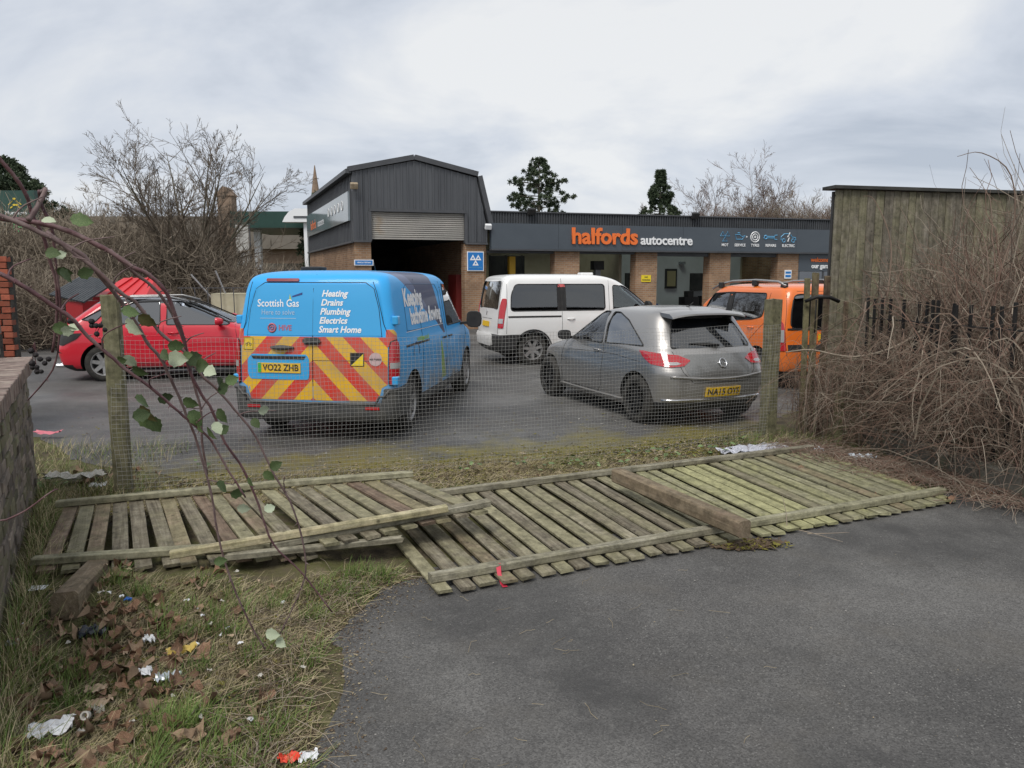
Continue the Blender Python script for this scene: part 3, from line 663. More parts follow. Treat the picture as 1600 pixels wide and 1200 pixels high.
        # fuel flap
        mb = MB(); mb.tube([B.surf_side(.98+.13*math.cos(a), .93+.14*math.sin(a), .001, sd) for a in np.linspace(-.1, math.pi+.1, 14)], .006, 4); mb.obj('wheel_arch_crease', panel_line, c.root, True)
    c.seats([(2.75, (-.45, .45)), ], .85); c.steering(3.35, -.42, 1.15)
    mb = MB(); mb.box((2.60, -.84, .98), (2.64, .84, 1.72)); mb.obj('bulkhead', cabin, c.root)
    # roof beacon base and aerial
    mb = MB(); mb.lathe([(.14, 0), (.155, .01), (.155, .045), (.12, .055), (.001, .058)], 20, M=Matrix.Translation((.95, .32, 1.925))); mb.obj('roof_vent', black_pl, c.root, True, 40)
    mb = MB(); mb.tube([(2.35, 0, 1.925), (2.27, 0, 2.06)], .006, 5); mb.obj('roof_aerial', black_pl, c.root, True)
gas_van()
# ---- grey three door hatchback
def grey_hatch():
    pm = paint('gunmetal_paint', (0.34, 0.33, 0.32), 0.34, 0.75, (0.17, 0.155, 0.135), 0.15, 0.7, 0.5)
    K = [ # z, xr, xf, Wr, Wf, rr, rf, br, bf, bar
     (0.20, .22, 3.80, .72, .70, .25, .45, .05, .2, .02), (0.27, .10, 3.93, .79, .76, .28, .5, .06, .22, .03), (0.36, .05, 3.98, .815, .78, .30, .5, .08, .24, .04), (0.50, .01, 4.01, .83, .79, .32, .5, .09, .25, .04),
     (0.66, .00, 4.01, .835, .79, .33, .5, .09, .25, .03), (0.74, .03, 3.97, .835, .78, .33, .5, .09, .25, .02), (0.80, .06, 3.86, .83, .77, .33, .48, .09, .25, .02), (0.87, .10, 3.52, .822, .75, .32, .42, .09, .22, .02), (0.93, .14, 3.15, .805, .74, .30, .36, .09, .16, .03),
     (0.985, .19, 2.92, .78, .735, .28, .30, .085, .14, .035), (1.06, .24, 2.76, .755, .715, .27, .28, .08, .12, .035), (1.18, .33, 2.52, .715, .685, .26, .25, .08, .11, .035), (1.30, .42, 2.27, .67, .65, .25, .22, .07, .10, .03), (1.375, .48, 2.08, .63, .61, .24, .20, .06, .08, .02),
     (1.42, .52, 1.90, .57, .56, .22, .2, .05, .06, .02), (1.45, .60, 1.70, .47, .46, .2, .2, .04, .05, 0), (1.47, .80, 1.50, .30, .28, .12, .12, .02, .03, 0), (1.475, 1.0, 1.3, .1, .1, .05, .05, .01, .01, 0)]
    c = Car('grey_hatchback', (2.62, 9.22), 113.5, 'dark grey three door hatchback with black wheels behind the right end of the wire mesh', K, pm, 'vehicles parked in the garage yard')
    w1 = dict(poly=[(1.62, .965), (2.60, .955), (2.68, .985), (2.40, 1.16), (2.14, 1.30), (1.86, 1.385), (1.70, 1.385)], mat=glass_clear, r=.03)
    w2 = dict(poly=[(.62, .995), (1.55, .97), (1.60, 1.20), (1.58, 1.385), (1.42, 1.385), (1.12, 1.30), (.82, 1.12)], mat=glass_tint, r=.03)
    rw = dict(poly=[(-.60, .985), (.60, .985), (.575, 1.06), (.50, 1.24), (.42, 1.335), (-.42, 1.335), (-.50, 1.24), (-.575, 1.06)], mat=pmat('flush_dark_glass', (.006, .007, .009), .05, 0, 1.0, 1.0), r=.05, flush=True)
    ws = dict(poly=[(-.62, 1.0), (.62, 1.0), (.54, 1.34), (-.54, 1.34)], mat=glass_clear, r=.05)
    c.build([.71, 3.22], .315, [w1, w2], rw, ws, .80, 2.72, low=lambda x, y, z: z < .33 and x < .5 or z < .25, lowmat=black_pl, tw=.215, rim='black', arch=.045, track=.845)
    B = c.B
    # roof spoiler
    V = []; F = []
    n = 13
    for i in range(n):
        y = -.56+1.12*i/(n-1); e = 1-(abs(y)/.62)**3
        for x, z in ((.62, 1.445-.04*(1-e)), (.40, 1.435-.05*(1-e)), (.30+.05*(1-e), 1.405-.06*(1-e)), (.295+.05*(1-e), 1.385-.06*(1-e)), (.40, 1.36-.02*(1-e)), (.56, 1.36)): V.append((x, y*(1.0 if x > .3 else .96), z))
    for i in range(n-1):
        for j in range(6): F.append((i*6+j, (i+1)*6+j, (i+1)*6+(j+1) % 6, i*6+(j+1) % 6))
    F += [tuple(range(6)), tuple(range((n-1)*6, n*6))]
    mi = [1 if f[0] % 6 in (3, 4) and len(f) == 4 else 0 for f in F]
    link('roof_spoiler', fixn(mesh('roof_spoiler', V, F, [pm, black_pl], True, mi, 35)), c.root)
    lamp = [(.42, .84), (.52, .775), (.70, .76), (.94, .79), (1.06, .87), (1.12, .94), (1.0, .94), (.75, .92), (.56, .90)]
    for sg in (1, -1):
        P = [(sg*a, b) for a, b in lamp]; P = P if sg > 0 else P[::-1]
        t = c.rear_patch('tail_light', rpoly(P, .02), red_lens, .014, .03, nu=18)
        q = [(.56, .80), (.62, .785), (.72, .785), (.76, .80), (.72, .82), (.60, .82)]; q = [(sg*a, b) for a, b in q]; q = q if sg > 0 else q[::-1]
        c.rear_patch('reverse_lens', q, clear_lens, .018, .006, parent=t, nu=6, nv=2)
    c.rear_patch('tailgate_panel', rpoly([(-.40, .60), (.40, .60), (.50, .68), (.52, .80), (.50, .91), (-.50, .91), (-.52, .80), (-.50, .68)], .06), paint('tailgate_grey', (.22, .22, .215), .3, .7, d0=.1, d1=.7, amt=.6), .006, .01, nu=20)
    c.rseam([[(-.62, .95), (-.55, .70), (-.42, .575), (.42, .575), (.55, .70), (.62, .95)]])
    mb = MB(); mb.tube([B.surf_rear(-.72+1.44*k/20, .62+.035*abs(-1+2*k/20)**2, .008) for k in range(21)], .016, 6); mb.obj('bumper_ridge', pm, c.root, True)
    mb = MB(); mb.tube([B.surf_rear(-.80+1.6*k/20, .36, .006) for k in range(21)], .013, 6); mb.obj('bumper_trim', chrome, c.root, True)
    c.plate('NA15 OYS', -.0, .46, off=.022)
    # badge ring with a bolt bar
    mb = MB(); ctr = (.0, .80); mb.tube([B.surf_rear(.05*math.cos(a), .80+.05*math.sin(a), .02) for a in np.linspace(0, 2*math.pi, 20, endpoint=False)], .009, 5, closed=True)
    mb.tube([B.surf_rear(a, b, .02) for a, b in ((.075, .80), (.0, .808), (-.0, .792), (-.075, .80))], .007, 4); mb.obj('badge', chrome, c.root, True)
    mb = MB(); mb.tube([B.surf_rear(-.03, .995, .03), B.surf_rear(.10, 1.02, .03), B.surf_rear(.36, 1.03, .02)], [.022, .016, .007], 6); mb.obj('rear_wiper', black_pl, c.root, True)
    c.seam([[(1.58, .97), (1.55, .80), (1.56, .40), (1.66, .30), (2.75, .30), (2.82, .55), (2.78, .90), (2.66, .97)]], r=.004)
    for sd in (1, -1):
        c.handle(1.74, .86, sd, pm); c.mirror(2.50, .97, sd, black_pl)
        c.side_patch('sill_trim', [(1.05, .22), (2.85, .22), (2.85, .285), (1.05, .285)], pm, sd, .03, .05, nv=2)
        c.seam([[(.60, .80), (1.2, .84), (1.9, .83), (2.6, .80)]], MATS['crease'] if 'crease' in MATS else pmat('crease', (.10, .10, .10), .4, .6), .005, 'body_crease', (sd,))
    mb = MB(); mb.tube([(.80, 0, 1.455), (.68, 0, 1.53)], .006, 5); mb.lathe([(.03, 0), (.025, .02), (.001, .03)], 10, M=Matrix.Translation((.80, 0, 1.45))); mb.obj('roof_aerial', black_pl, c.root, True)
    mb = MB(); mb.lathe([(.028, 0), (.035, 0), (.035, .12), (.028, .12)], 14, M=Matrix.Translation((.12, .42, .27)) @ Matrix.Rotation(R(90), 4, 'Y')); mb.obj('exhaust_tip', chrome, c.root, True, 40)
    c.seats([(1.75, (-.36, .36)), (.98, (-.36, .36))], .62); c.steering(2.25, -.34, .90)
grey_hatch()
# ---- white passenger van
def white_mpv():
    pm = paint('white_paint', (0.78, 0.78, 0.77), 0.3, 0, (0.25, 0.22, 0.18), .3, .9, .35)
    K = [(0.26, .14, 4.60, .84, .78, .14, .35, .03, .15, .01), (0.34, .05, 4.72, .93, .86, .15, .4, .04, .2, .01), (0.48, .01, 4.79, .945, .88, .15, .42, .04, .22, .01), (0.62, .0, 4.80, .947, .88, .15, .42, .04, .22, .01), (0.66, .04, 4.78, .947, .88, .12, .42, .04, .22, .01),
     (0.80, .05, 4.70, .95, .88, .11, .40, .03, .22, .01), (0.92, .06, 4.52, .95, .88, .11, .38, .03, .22, .01), (1.02, .07, 4.22, .945, .87, .11, .34, .03, .2, .01), (1.10, .08, 3.98, .935, .86, .11, .30, .03, .16, .01),
     (1.22, .09, 3.82, .92, .85, .11, .28, .03, .14, .01), (1.45, .12, 3.52, .885, .82, .12, .26, .03, .12, .01), (1.68, .16, 3.20, .85, .79, .13, .24, .03, .11, .01), (1.80, .19, 2.98, .82, .77, .14, .22, .03, .10, .01), (1.86, .23, 2.80, .78, .74, .15, .22, .03, .09, .01),
     (1.895, .30, 2.62, .72, .70, .17, .22, .03, .07, .01), (1.92, .45, 2.4, .60, .58, .2, .2, .03, .05, 0), (1.935, .7, 2.1, .35, .34, .15, .15, .02, .03, 0), (1.94, 1.0, 1.9, .1, .1, .05, .05, 0, 0, 0)]
    c = Car('white_minibus', (-.62, 16.75), 17, 'white passenger van with dark side windows and black lower bumper', K, pm, 'vehicles parked in the garage yard', 'van')
    w1 = dict(poly=[(.34, 1.16), (1.46, 1.16), (1.46, 1.72), (.46, 1.72), (.36, 1.5)], mat=glass_mid, r=.08)
    w2 = dict(poly=[(1.54, 1.16), (2.52, 1.16), (2.52, 1.72), (1.54, 1.72)], mat=glass_mid, r=.08)
    w3 = dict(poly=[(2.72, 1.14), (3.72, 1.14), (3.64, 1.24), (3.30, 1.50), (3.00, 1.68), (2.72, 1.70)], mat=glass_clear, r=.05)
    rw = dict(poly=[(-.74, 1.20), (.74, 1.20), (.70, 1.78), (-.70, 1.78)], mat=glass_tint, r=.08)
    ws = dict(poly=[(-.68, 1.18), (.68, 1.18), (.60, 1.72), (-.60, 1.72)], mat=glass_clear)
    c.build([.84, 3.84], .335, [w1, w2, w3], rw, ws, .95, 3.75, low=lambda x, y, z: z < .655 and (x < .62 or z < .40), tw=.205)
    for sd in (1, -1):      # dark glazing band joining the rear side windows
        c.side_patch('window_pillar_trim', [(1.40, 1.15), (1.60, 1.15), (1.60, 1.73), (1.40, 1.73)], black_pl, sd, .003, .01, nu=3)
        c.side_patch('slide_rail', [(.28, 1.02), (1.48, 1.02), (1.48, 1.055), (.28, 1.055)], black_pl, sd, .006, .015, nv=1)
        c.mirror(3.45, 1.16, sd, black_pl, True); c.handle(1.70, .98, sd, pm); c.handle(2.78, .98, sd, pm)
        mb = MB(); mb.tube([c.B.surf_side(.84+.42*math.cos(a), .335+.42*math.sin(a), .004, sd) for a in np.linspace(.02, math.pi*.75, 16)], .02, 5); mb.obj('wheel_arch_trim', black_pl, c.root, True)
    c.seam([[(1.50, .45), (1.50, 1.14)], [(1.50, 1.74), (1.50, 1.84)], [(2.62, .42), (2.62, 1.80)], [(.24, .68), (.28, 1.82)], [(3.72, .45), (3.78, 1.1)]])
    for sg in (1, -1):
        P = [(sg*a, b) for a, b in [(.845, .80), (.99, .80), (.985, 1.30), (.95, 1.42), (.86, 1.42), (.845, 1.3)]]; P = P if sg > 0 else P[::-1]
        t = c.rear_patch('tail_light', rpoly(P, .03), red_lens, .014, .03)
        q = [(sg*a, b) for a, b in [(.86, .90), (.97, .90), (.97, 1.0), (.86, 1.0)]]; c.rear_patch('reverse_lens', q if sg > 0 else q[::-1], clear_lens, .02, .008, parent=t, nu=4, nv=2)
    c.rear_patch('bumper_insert', [(-.55, .42), (.55, .42), (.55, .64), (-.55, .64)], pm, .05, .06, r=.03)
    c.plate('', .02, .86); c.rseam([[(-.82, .67), (-.80, 1.3), (-.74, 1.83), (.74, 1.83), (.80, 1.3), (.82, .67)], [(-.4, .98), (.4, .98)]])
    mb = MB(); mb.tube([c.B.surf_rear(a, b, .012) for a, b in ((.0, 1.05), (.02, 1.08), (0, 1.11), (-.02, 1.14), (.015, 1.16))], .01, 5); mb.obj('badge', chrome, c.root, True)
    c.side_patch('window_sticker', rowpoly(1.42, 1.58, 1.66, 1.72), pmat('red_sticker', (.6, .12, .12), .5), -1, .006, .003, nu=2, nv=1)
    mb = MB(); mb.box((2.25, -.12, 1.90), (2.55, .12, 1.975)); link('roof_box', bevel(mb.mesh('roof_box', pm), .02), c.root)
    c.seats([(2.75, (-.42, .42)), (1.75, (-.5, 0, .5)), (.85, (-.5, 0, .5))], .85); c.steering(3.2, -.4, 1.08)
white_mpv()
# ---- orange passenger van with roof rails
def orange_mpv():
    pm = paint('orange_paint', (0.78, 0.17, 0.022), 0.3, 0.0, (0.25, 0.15, 0.08), .15, .8, .35)
    K = [(0.24, .14, 4.20, .80, .74, .14, .4, .04, .2, .02), (0.32, .04, 4.32, .87, .82, .16, .45, .05, .22, .02), (0.48, .0, 4.38, .895, .84, .18, .45, .06, .24, .02), (0.64, .0, 4.38, .90, .84, .18, .45, .06, .24, .02), (0.78, .04, 4.32, .90, .84, .16, .42, .05, .24, .02),
     (0.92, .05, 4.12, .90, .83, .15, .40, .05, .22, .02), (1.02, .06, 3.80, .895, .82, .15, .36, .05, .2, .02), (1.10, .07, 3.52, .885, .81, .15, .30, .05, .16, .02), (1.20, .08, 3.36, .87, .80, .15, .28, .05, .14, .02),
     (1.35, .10, 3.12, .84, .775, .15, .26, .05, .12, .02), (1.50, .13, 2.86, .81, .75, .16, .24, .05, .12, .02), (1.62, .17, 2.62, .775, .72, .17, .22, .05, .10, .02), (1.68, .22, 2.45, .73, .69, .18, .22, .04, .08, .01), (1.72, .32, 2.25, .64, .62, .2, .22, .04, .07, 0),
     (1.745, .50, 2.0, .45, .45, .15, .15, .03, .04, 0), (1.755, .8, 1.7, .12, .12, .05, .05, 0, 0, 0)]
    c = Car('orange_people_carrier', (5.30, 12.45), 106, 'bright orange tall hatchback with silver roof rails behind the railings', K, pm, 'vehicles parked in the garage yard')
    w1 = dict(poly=[(1.88, 1.08), (2.72, 1.06), (2.80, 1.12), (2.62, 1.40), (2.50, 1.56), (1.88, 1.59)], mat=glass_mid, r=.05)
    w2 = dict(poly=[(.72, 1.20), (1.0, 1.14), (1.78, 1.08), (1.78, 1.59), (.72, 1.59)], mat=glass_mid, r=.06)
    w3 = dict(poly=[(2.88, 1.14), (3.20, 1.14), (2.94, 1.40), (2.80, 1.50)], mat=glass_mid, r=.03)
    w4 = dict(poly=[(.26, 1.16), (.60, 1.16), (.60, 1.57), (.32, 1.57)], mat=glass_tint, r=.05)
    rw = dict(poly=[(-.74, 1.02), (.74, 1.02), (.72, 1.3), (.64, 1.58), (-.64, 1.58), (-.72, 1.3)], mat=glass_tint, r=.1)
    ws = dict(poly=[(-.66, 1.14), (.66, 1.14), (.58, 1.60), (-.58, 1.60)], mat=glass_clear)
    c.build([.80, 3.53], .32, [w1, w2, w3], rw, ws, .90, 3.40, low=lambda x, y, z: z < .34, tw=.20)
    for sd in (1, -1):
        c.side_patch('window_pillar_trim', [(1.74, 1.08), (1.92, 1.08), (1.92, 1.6), (1.74, 1.6)], black_pl, sd, .002, .008, nu=3)
        c.side_patch('rubbing_strip', [(1.22, .66), (3.10, .66), (3.10, .73), (1.22, .73)], black_pl, sd, .014, .03, nv=2)
        mb = MB(); mb.tube([(.35, sd*.70, 1.72), (.55, sd*.70, 1.785), (1.2, sd*.69, 1.81), (2.0, sd*.66, 1.79), (2.45, sd*.64, 1.73), (2.72, sd*.64, 1.64)], .022, 8); rl = mb.obj('roof_rail', rim_silver, c.root, True)
        for x, z in ((.42, 1.72), (1.25, 1.77), (2.35, 1.72)):
            m2 = MB(); m2.box((x-.07, sd*.68-.035, z-.06), (x+.07, sd*.68+.035, z+.05)); link('rail_foot', bevel(m2.mesh('rail_foot', black_pl), .015), c.root)
        c.handle(1.98, .98, sd, pm); c.handle(1.02, 1.0, sd, pm); c.mirror(2.95, 1.12, sd, black_pl)
        P = [(sd*a, b) for a, b in [(.83, .66), (.97, .66), (.99, .9), (.985, 1.14), (.93, 1.20), (.85, 1.1)]]; P = P if sd > 0 else P[::-1]
        t = c.rear_patch('tail_light', rpoly(P, .03), red_lens, .014, .03)
        q = [(sd*a, b) for a, b in [(.85, .80), (.97, .80), (.975, 1.0), (.85, 1.0)]]; c.rear_patch('reverse_lens', q if sd > 0 else q[::-1], clear_lens, .019, .008, parent=t, nu=4, nv=2)
    c.seam([[(1.82, .36), (1.82, 1.06)], [(.62, 1.60), (.64, 1.1), (1.15, .70), (1.20, .36)], [(2.86, .36), (2.92, 1.05)]])
    c.rseam([[(-.82, .58), (-.84, 1.0), (-.76, 1.63), (.76, 1.63), (.84, 1.0), (.82, .58)]])
    c.rear_patch('tailgate_glass_surround', [(-.80, 1.0), (.80, 1.0), (.80, 1.03), (-.80, 1.03)], black_pl, .01, .02)
    c.rear_patch('rear_rubbing_strip', [(-.80, .66), (.80, .66), (.80, .76), (-.80, .76)], black_pl, .016, .03, nv=2)
    c.plate('', .0, .88)
    c.seats([(1.95, (-.38, .38)), (1.05, (-.4, 0, .4))], .72); c.steering(2.5, -.36, 1.02)
orange_mpv()
def low_hatch(name, loc, ang, col, label, metal, rails=False, k=1.0, L=4.3, dirt=.3, sx=1.0, roofk=9):
    pm = paint(name+'_paint', col, .28, metal, (.15, .12, .10), .15, .6, dirt)
    K = [(0.18, .22, 4.10, .74, .70, .2, .45, .06, .2, .02), (0.26, .08, 4.22, .83, .80, .22, .5, .08, .22, .03), (0.40, .02, 4.28, .865, .82, .24, .5, .09, .25, .03), (0.56, .0, 4.30, .875, .82, .25, .5, .09, .25, .02), (0.66, .03, 4.27, .875, .82, .25, .5, .09, .25, .02),
     (0.74, .05, 4.12, .87, .81, .25, .46, .09, .25, .02), (0.82, .08, 3.75, .86, .80, .25, .42, .09, .22, .02), (0.90, .12, 3.25, .845, .79, .24, .36, .08, .18, .02), (0.96, .16, 3.02, .825, .77, .22, .30, .08, .16, .02),
     (1.05, .26, 2.80, .79, .745, .22, .28, .07, .14, .02), (1.18, .42, 2.50, .745, .71, .22, .25, .07, .12, .02), (1.30, .58, 2.22, .70, .675, .22, .22, .06, .10, .02), (1.365, .66, 2.05, .66, .64, .22, .2, .06, .08, .02), (1.40, .72, 1.88, .60, .58, .2, .2, .05, .06, .02),
     (1.425, .85, 1.7, .45, .45, .18, .18, .04, .05, 0), (1.44, 1.05, 1.5, .22, .22, .1, .1, .02, .02, 0), (1.445, 1.2, 1.4, .08, .08, .04, .04, 0, 0, 0)]
    K = [(z*k, a*sx, b*sx)+tuple(r) for z, a, b, *r in K]; sq = lambda p: [(a*sx, b) for a, b in p]
    c = Car(name, loc, ang, label, K, pm, 'vehicles parked in the garage yard')
    w1 = dict(poly=[(1.78, .96*k), (2.72, .945*k), (2.76, .97*k), (2.42, 1.18*k), (2.14, 1.31*k), (1.95, 1.36*k), (1.78, 1.36*k)], mat=glass_tint, r=.03)
    w2 = dict(poly=[(.78, 1.0*k), (1.68, .965*k), (1.68, 1.36*k), (1.30, 1.35*k), (.98, 1.22*k)], mat=glass_tint, r=.03)
    rw = dict(poly=[(-.58, 1.0*k), (.58, 1.0*k), (.46, 1.33*k), (-.46, 1.33*k)], mat=glass_tint, r=.05); ws = dict(poly=[(-.66, .985*k), (.66, .985*k), (.55, 1.34*k), (-.55, 1.34*k)], mat=glass_clear, r=.05)
    w1['poly'] = sq(w1['poly']); w2['poly'] = sq(w2['poly']); w3 = dict(poly=sq([(.50, 1.06*k), (.70, 1.02*k), (.88, 1.22*k), (.80, 1.24*k)]), mat=glass_tint, r=.02)
    c.build([.80*sx, 3.40*sx], .33, [w1, w2, w3], rw, ws, .80, 2.85*sx, low=lambda x, y, z: 3 if z > roofk else (z < .25 or (z < .32 and x < .4)), tw=.215, arch=.05, track=.86)
    for sd in (1, -1):
        P = [(sd*a, b) for a, b in [(.50, .70), (.90, .66), (1.10, .78), (1.14, .88), (.85, .87), (.52, .82)]]; P = P if sd > 0 else P[::-1]
        c.rear_patch('tail_light', rpoly(P, .02), black_pl if metal < .5 and col[0] > .3 else red_lens, .012, .03)
        c.handle(1.88*sx, .86, sd, pm); c.handle(.98*sx, .89, sd, pm); c.mirror(2.60*sx, .97*k, sd, pm)
        mb = MB(); mb.tube([c.B.surf_side(a, b, .02, sd) for a, b in sq(((.95, 1.235*k), (1.30, 1.375*k), (1.95, 1.385*k), (2.2, 1.31*k), (2.76, 1.0*k)))], .012, 5); mb.obj('wind_deflector', black_pl, c.root, True)
        if rails:
            mb = MB(); mb.tube([(.80*sx, sd*.60, 1.38*k), (.95*sx, sd*.61, 1.435*k), (1.8*sx, sd*.60, 1.445*k), (2.1*sx, sd*.59, 1.36*k)], .018, 6); mb.obj('roof_rail', rim_silver, c.root, True)
    c.seam([sq(p_) for p_ in [[(1.73, .95*k), (1.72, .40), (1.80, .30), (2.85, .30), (2.90, .6), (2.84, .95*k)], [(1.70, .3), (1.15, .34), (.98, .62), (.70, .84), (.74, .98*k)]]], r=.004)
    c.seam([sq([(.62, .80), (1.4, .82), (2.8, .78)])], r=.004, name='body_crease', mat=pm)
    mb = MB(); mb.lathe([(.03, 0), (.04, 0), (.04, .14), (.03, .14)], 14, M=Matrix.Translation((-.02, -.45, .27)) @ Matrix.Rotation(R(90), 4, 'Y')); mb.obj('exhaust_tip', chrome, c.root, True, 40)
    c.plate('', 0, .62); c.seats([(1.85*sx, (-.36, .36)), (1.1*sx, (-.36, .36))], .60); c.steering(2.35*sx, -.35, .90)
    return c
low_hatch('red_estate_car', (-8.35, 14.1), 12, (.56, .006, .025), 'bright red estate car with dark windows parked sideways left of the blue van', .0, rails=True, k=1.05, sx=1.10, roofk=1.40, dirt=.15)
# ------------------------------------------------------------ ground
def pip(px, py, poly):
    """vectorised point in polygon"""
    ins = np.zeros(px.shape, bool); n = len(poly)
    for i in range(n):
        x0, y0 = poly[i]; x1, y1 = poly[(i+1) % n]
        c = ((y0 > py) != (y1 > py)) & (px < (x1-x0)*(py-y0)/(y1-y0+1e-12)+x0); ins ^= c
    return ins
soil = nmat('soil', [(0.045, 0.036, 0.024), (0.095, 0.078, 0.048), (0.085, 0.085, 0.030), (0.15, 0.125, 0.08)], 3.0, rough=0.95, bump=0.8, bscale=40, bdist=0.02)
def asphalt(name, wet=False, moss=0.0):
    base = [(0.060, 0.058, 0.056), (0.096, 0.093, 0.089), (0.145, 0.141, 0.134)]
    m = nmat(name, base, 0.55, detail=9, rough=0.86, bump=0.55, bscale=170, bdist=0.004, spec=0.35); nt, N, L, b = nodes(m)
    tc = N('ShaderNodeTexCoord'); src = b.inputs['Base Color'].links[0].from_socket
    # aggregate grains
    vo = N('ShaderNodeTexVoronoi'); vo.inputs['Scale'].default_value = 150; L(tc.outputs['Object'], vo.inputs['Vector'])
    bw = N('ShaderNodeSeparateColor'); L(vo.outputs['Color'], bw.inputs[0])
    mr = N('ShaderNodeMapRange'); mr.inputs[1].default_value = 0.0; mr.inputs[2].default_value = 1.0; mr.inputs[3].default_value = 0.62; mr.inputs[4].default_value = 1.35; L(bw.outputs[0], mr.inputs[0])
    gt = N('ShaderNodeMath'); gt.operation = 'GREATER_THAN'; gt.inputs[1].default_value = 0.968; L(bw.outputs[1], gt.inputs[0])
    ml = N('ShaderNodeVectorMath'); ml.operation = 'SCALE'; L(src, ml.inputs[0]); L(mr.outputs[0], ml.inputs[3])
    mx = N('ShaderNodeMix'); mx.data_type = 'RGBA'; mx.inputs[7].default_value = (0.19, 0.185, 0.175, 1); m5 = N('ShaderNodeMath'); m5.operation = 'MULTIPLY'; m5.inputs[1].default_value = 0.65; L(gt.outputs[0], m5.inputs[0]); L(m5.outputs[0], mx.inputs[0]); L(ml.outputs[0], mx.inputs[6]); col = mx.outputs[2]
    # brown film and pale scuffs
    for s_, lo, hi, c_, am in ((1.3, .52, .75, (0.115, 0.105, 0.09), .55), (6.0, .62, .72, (0.17, 0.166, 0.155), .35), (0.45, .48, .62, (0.040, 0.0395, 0.039), .75), (14.0, .60, .68, (0.15, 0.145, 0.135), .4)):
        no = N('ShaderNodeTexNoise'); no.inputs['Scale'].default_value = s_; no.inputs['Detail'].default_value = 8; no.inputs['Roughness'].default_value = .65; L(tc.outputs['Object'], no.inputs['Vector'])
        r = N('ShaderNodeMapRange'); r.inputs[1].default_value = lo; r.inputs[2].default_value = hi; r.inputs[4].default_value = am; L(no.outputs[0], r.inputs[0])
        q = N('ShaderNodeMix'); q.data_type = 'RGBA'; q.inputs[7].default_value = (*c_, 1); L(r.outputs[0], q.inputs[0]); L(col, q.inputs[6]); col = q.outputs[2]
    if moss:     # yellow green moss creeping in from the fence line (line y = 0.35 x + 7.4)
        sp = N('ShaderNodeSeparateXYZ'); L(tc.outputs['Object'], sp.inputs[0])
        d = N('ShaderNodeMath'); d.operation = 'MULTIPLY_ADD'; d.inputs[1].default_value = -0.35; L(sp.outputs[0], d.inputs[0]); L(sp.outputs[1], d.inputs[2])
        no = N('ShaderNodeTexNoise'); no.inputs['Scale'].default_value = 1.6; no.inputs['Detail'].default_value = 9; no.inputs['Roughness'].default_value = .7; L(tc.outputs['Object'], no.inputs['Vector'])
        a = N('ShaderNodeMath'); a.operation = 'MULTIPLY_ADD'; a.inputs[1].default_value = 5.0; L(no.outputs[0], a.inputs[0]); L(d.outputs[0], a.inputs[2])
        r = N('ShaderNodeMapRange'); r.inputs[1].default_value = 11.3; r.inputs[2].default_value = 10.2; r.inputs[4].default_value = .9; L(a.outputs[0], r.inputs[0])
        q = N('ShaderNodeMix'); q.data_type = 'RGBA'; q.inputs[7].default_value = (0.16, 0.135, 0.03, 1); L(r.outputs[0], q.inputs[0]); L(col, q.inputs[6]); col = q.outputs[2]
    L(col, b.inputs['Base Color'])
    if wet:
        no = N('ShaderNodeTexNoise'); no.inputs['Scale'].default_value = .5; no.inputs['Detail'].default_value = 5; L(tc.outputs['Object'], no.inputs['Vector'])
        r = N('ShaderNodeMapRange'); r.inputs[1].default_value = .4; r.inputs[2].default_value = .65; r.inputs[3].default_value = .45; r.inputs[4].default_value = .85; L(no.outputs[0], r.inputs[0]); L(r.outputs[0], b.inputs['Roughness'])
    return m
asph = asphalt('foreground_asphalt'); yard_m = asphalt('yard_asphalt', True, 1.0)
def ground_sheet():
    # finer near the camera, rising gently under the verge
    xs = np.concatenate([[-300, -120, -50, -20, -10], np.arange(-6.5, 6.51, 0.1), [10, 20, 50, 120, 300]]); ys = np.concatenate([[-40, -10, -3], np.arange(0, 9.01, 0.1), [12, 20, 40, 80, 200, 500]])
    X, Y = np.meshgrid(xs, ys); Z = np.full(X.shape, 0.0)
    verge = np.clip((-0.75-X)/0.6, 0, 1)*np.clip((6.0-Y)/1.0, 0, 1)*np.clip(Y/1.0, 0, 1)*(np.abs(X) < 6.4)
    Z = Z+verge*(0.05+0.05*np.sin(X*3.1+Y*1.3)*np.sin(Y*2.7)+0.02*np.sin(X*9+Y*7)); V = np.stack([X, Y, Z], -1).reshape(-1, 3)
    nx = len(xs); ny = len(ys); i = np.arange(ny-1)[:, None]; j = np.arange(nx-1)[None, :]; b = i*nx+j
    F = np.stack([b, b+1, b+nx+1, b+nx], -1).reshape(-1, 4); me = np_mesh('ground', V, F, soil, True); tag(link('ground', me), kind='structure')
ground_sheet()
def verge_z(x, y):
    v = np.clip((-0.75-x)/0.6, 0, 1)*np.clip((6.0-y)/1.0, 0, 1)*np.clip(y/1.0, 0, 1)
    return v*(0.05+0.05*np.sin(x*3.1+y*1.3)*np.sin(y*2.7)+0.02*np.sin(x*9+y*7))
def wob(pts, step=0.12, amp=0.05, closed=True):
    out = []; n = len(pts)
    for i in range(n if closed else n-1):
        a = Vector(pts[i]); b = Vector(pts[(i+1) % n]); L_ = (b-a).length; k = max(1, int(min(L_, 8)/step)) if L_ < 12 else 1
        for q in range(k): p = a.lerp(b, q/k); out.append((p.x+rnd.uniform(-amp, amp)*(q > 0), p.y+rnd.uniform(-amp, amp)*(q > 0)))
    return out
FORE = [(-0.62, -3), (-0.70, 2.2), (-0.85, 3.0), (-0.92, 3.7), (-0.78, 4.25), (-0.35, 4.75), (0.6, 5.2), (2.0, 5.9), (3.4, 6.3), (4.1, 6.35), (9, 6.4), (14, -3)]
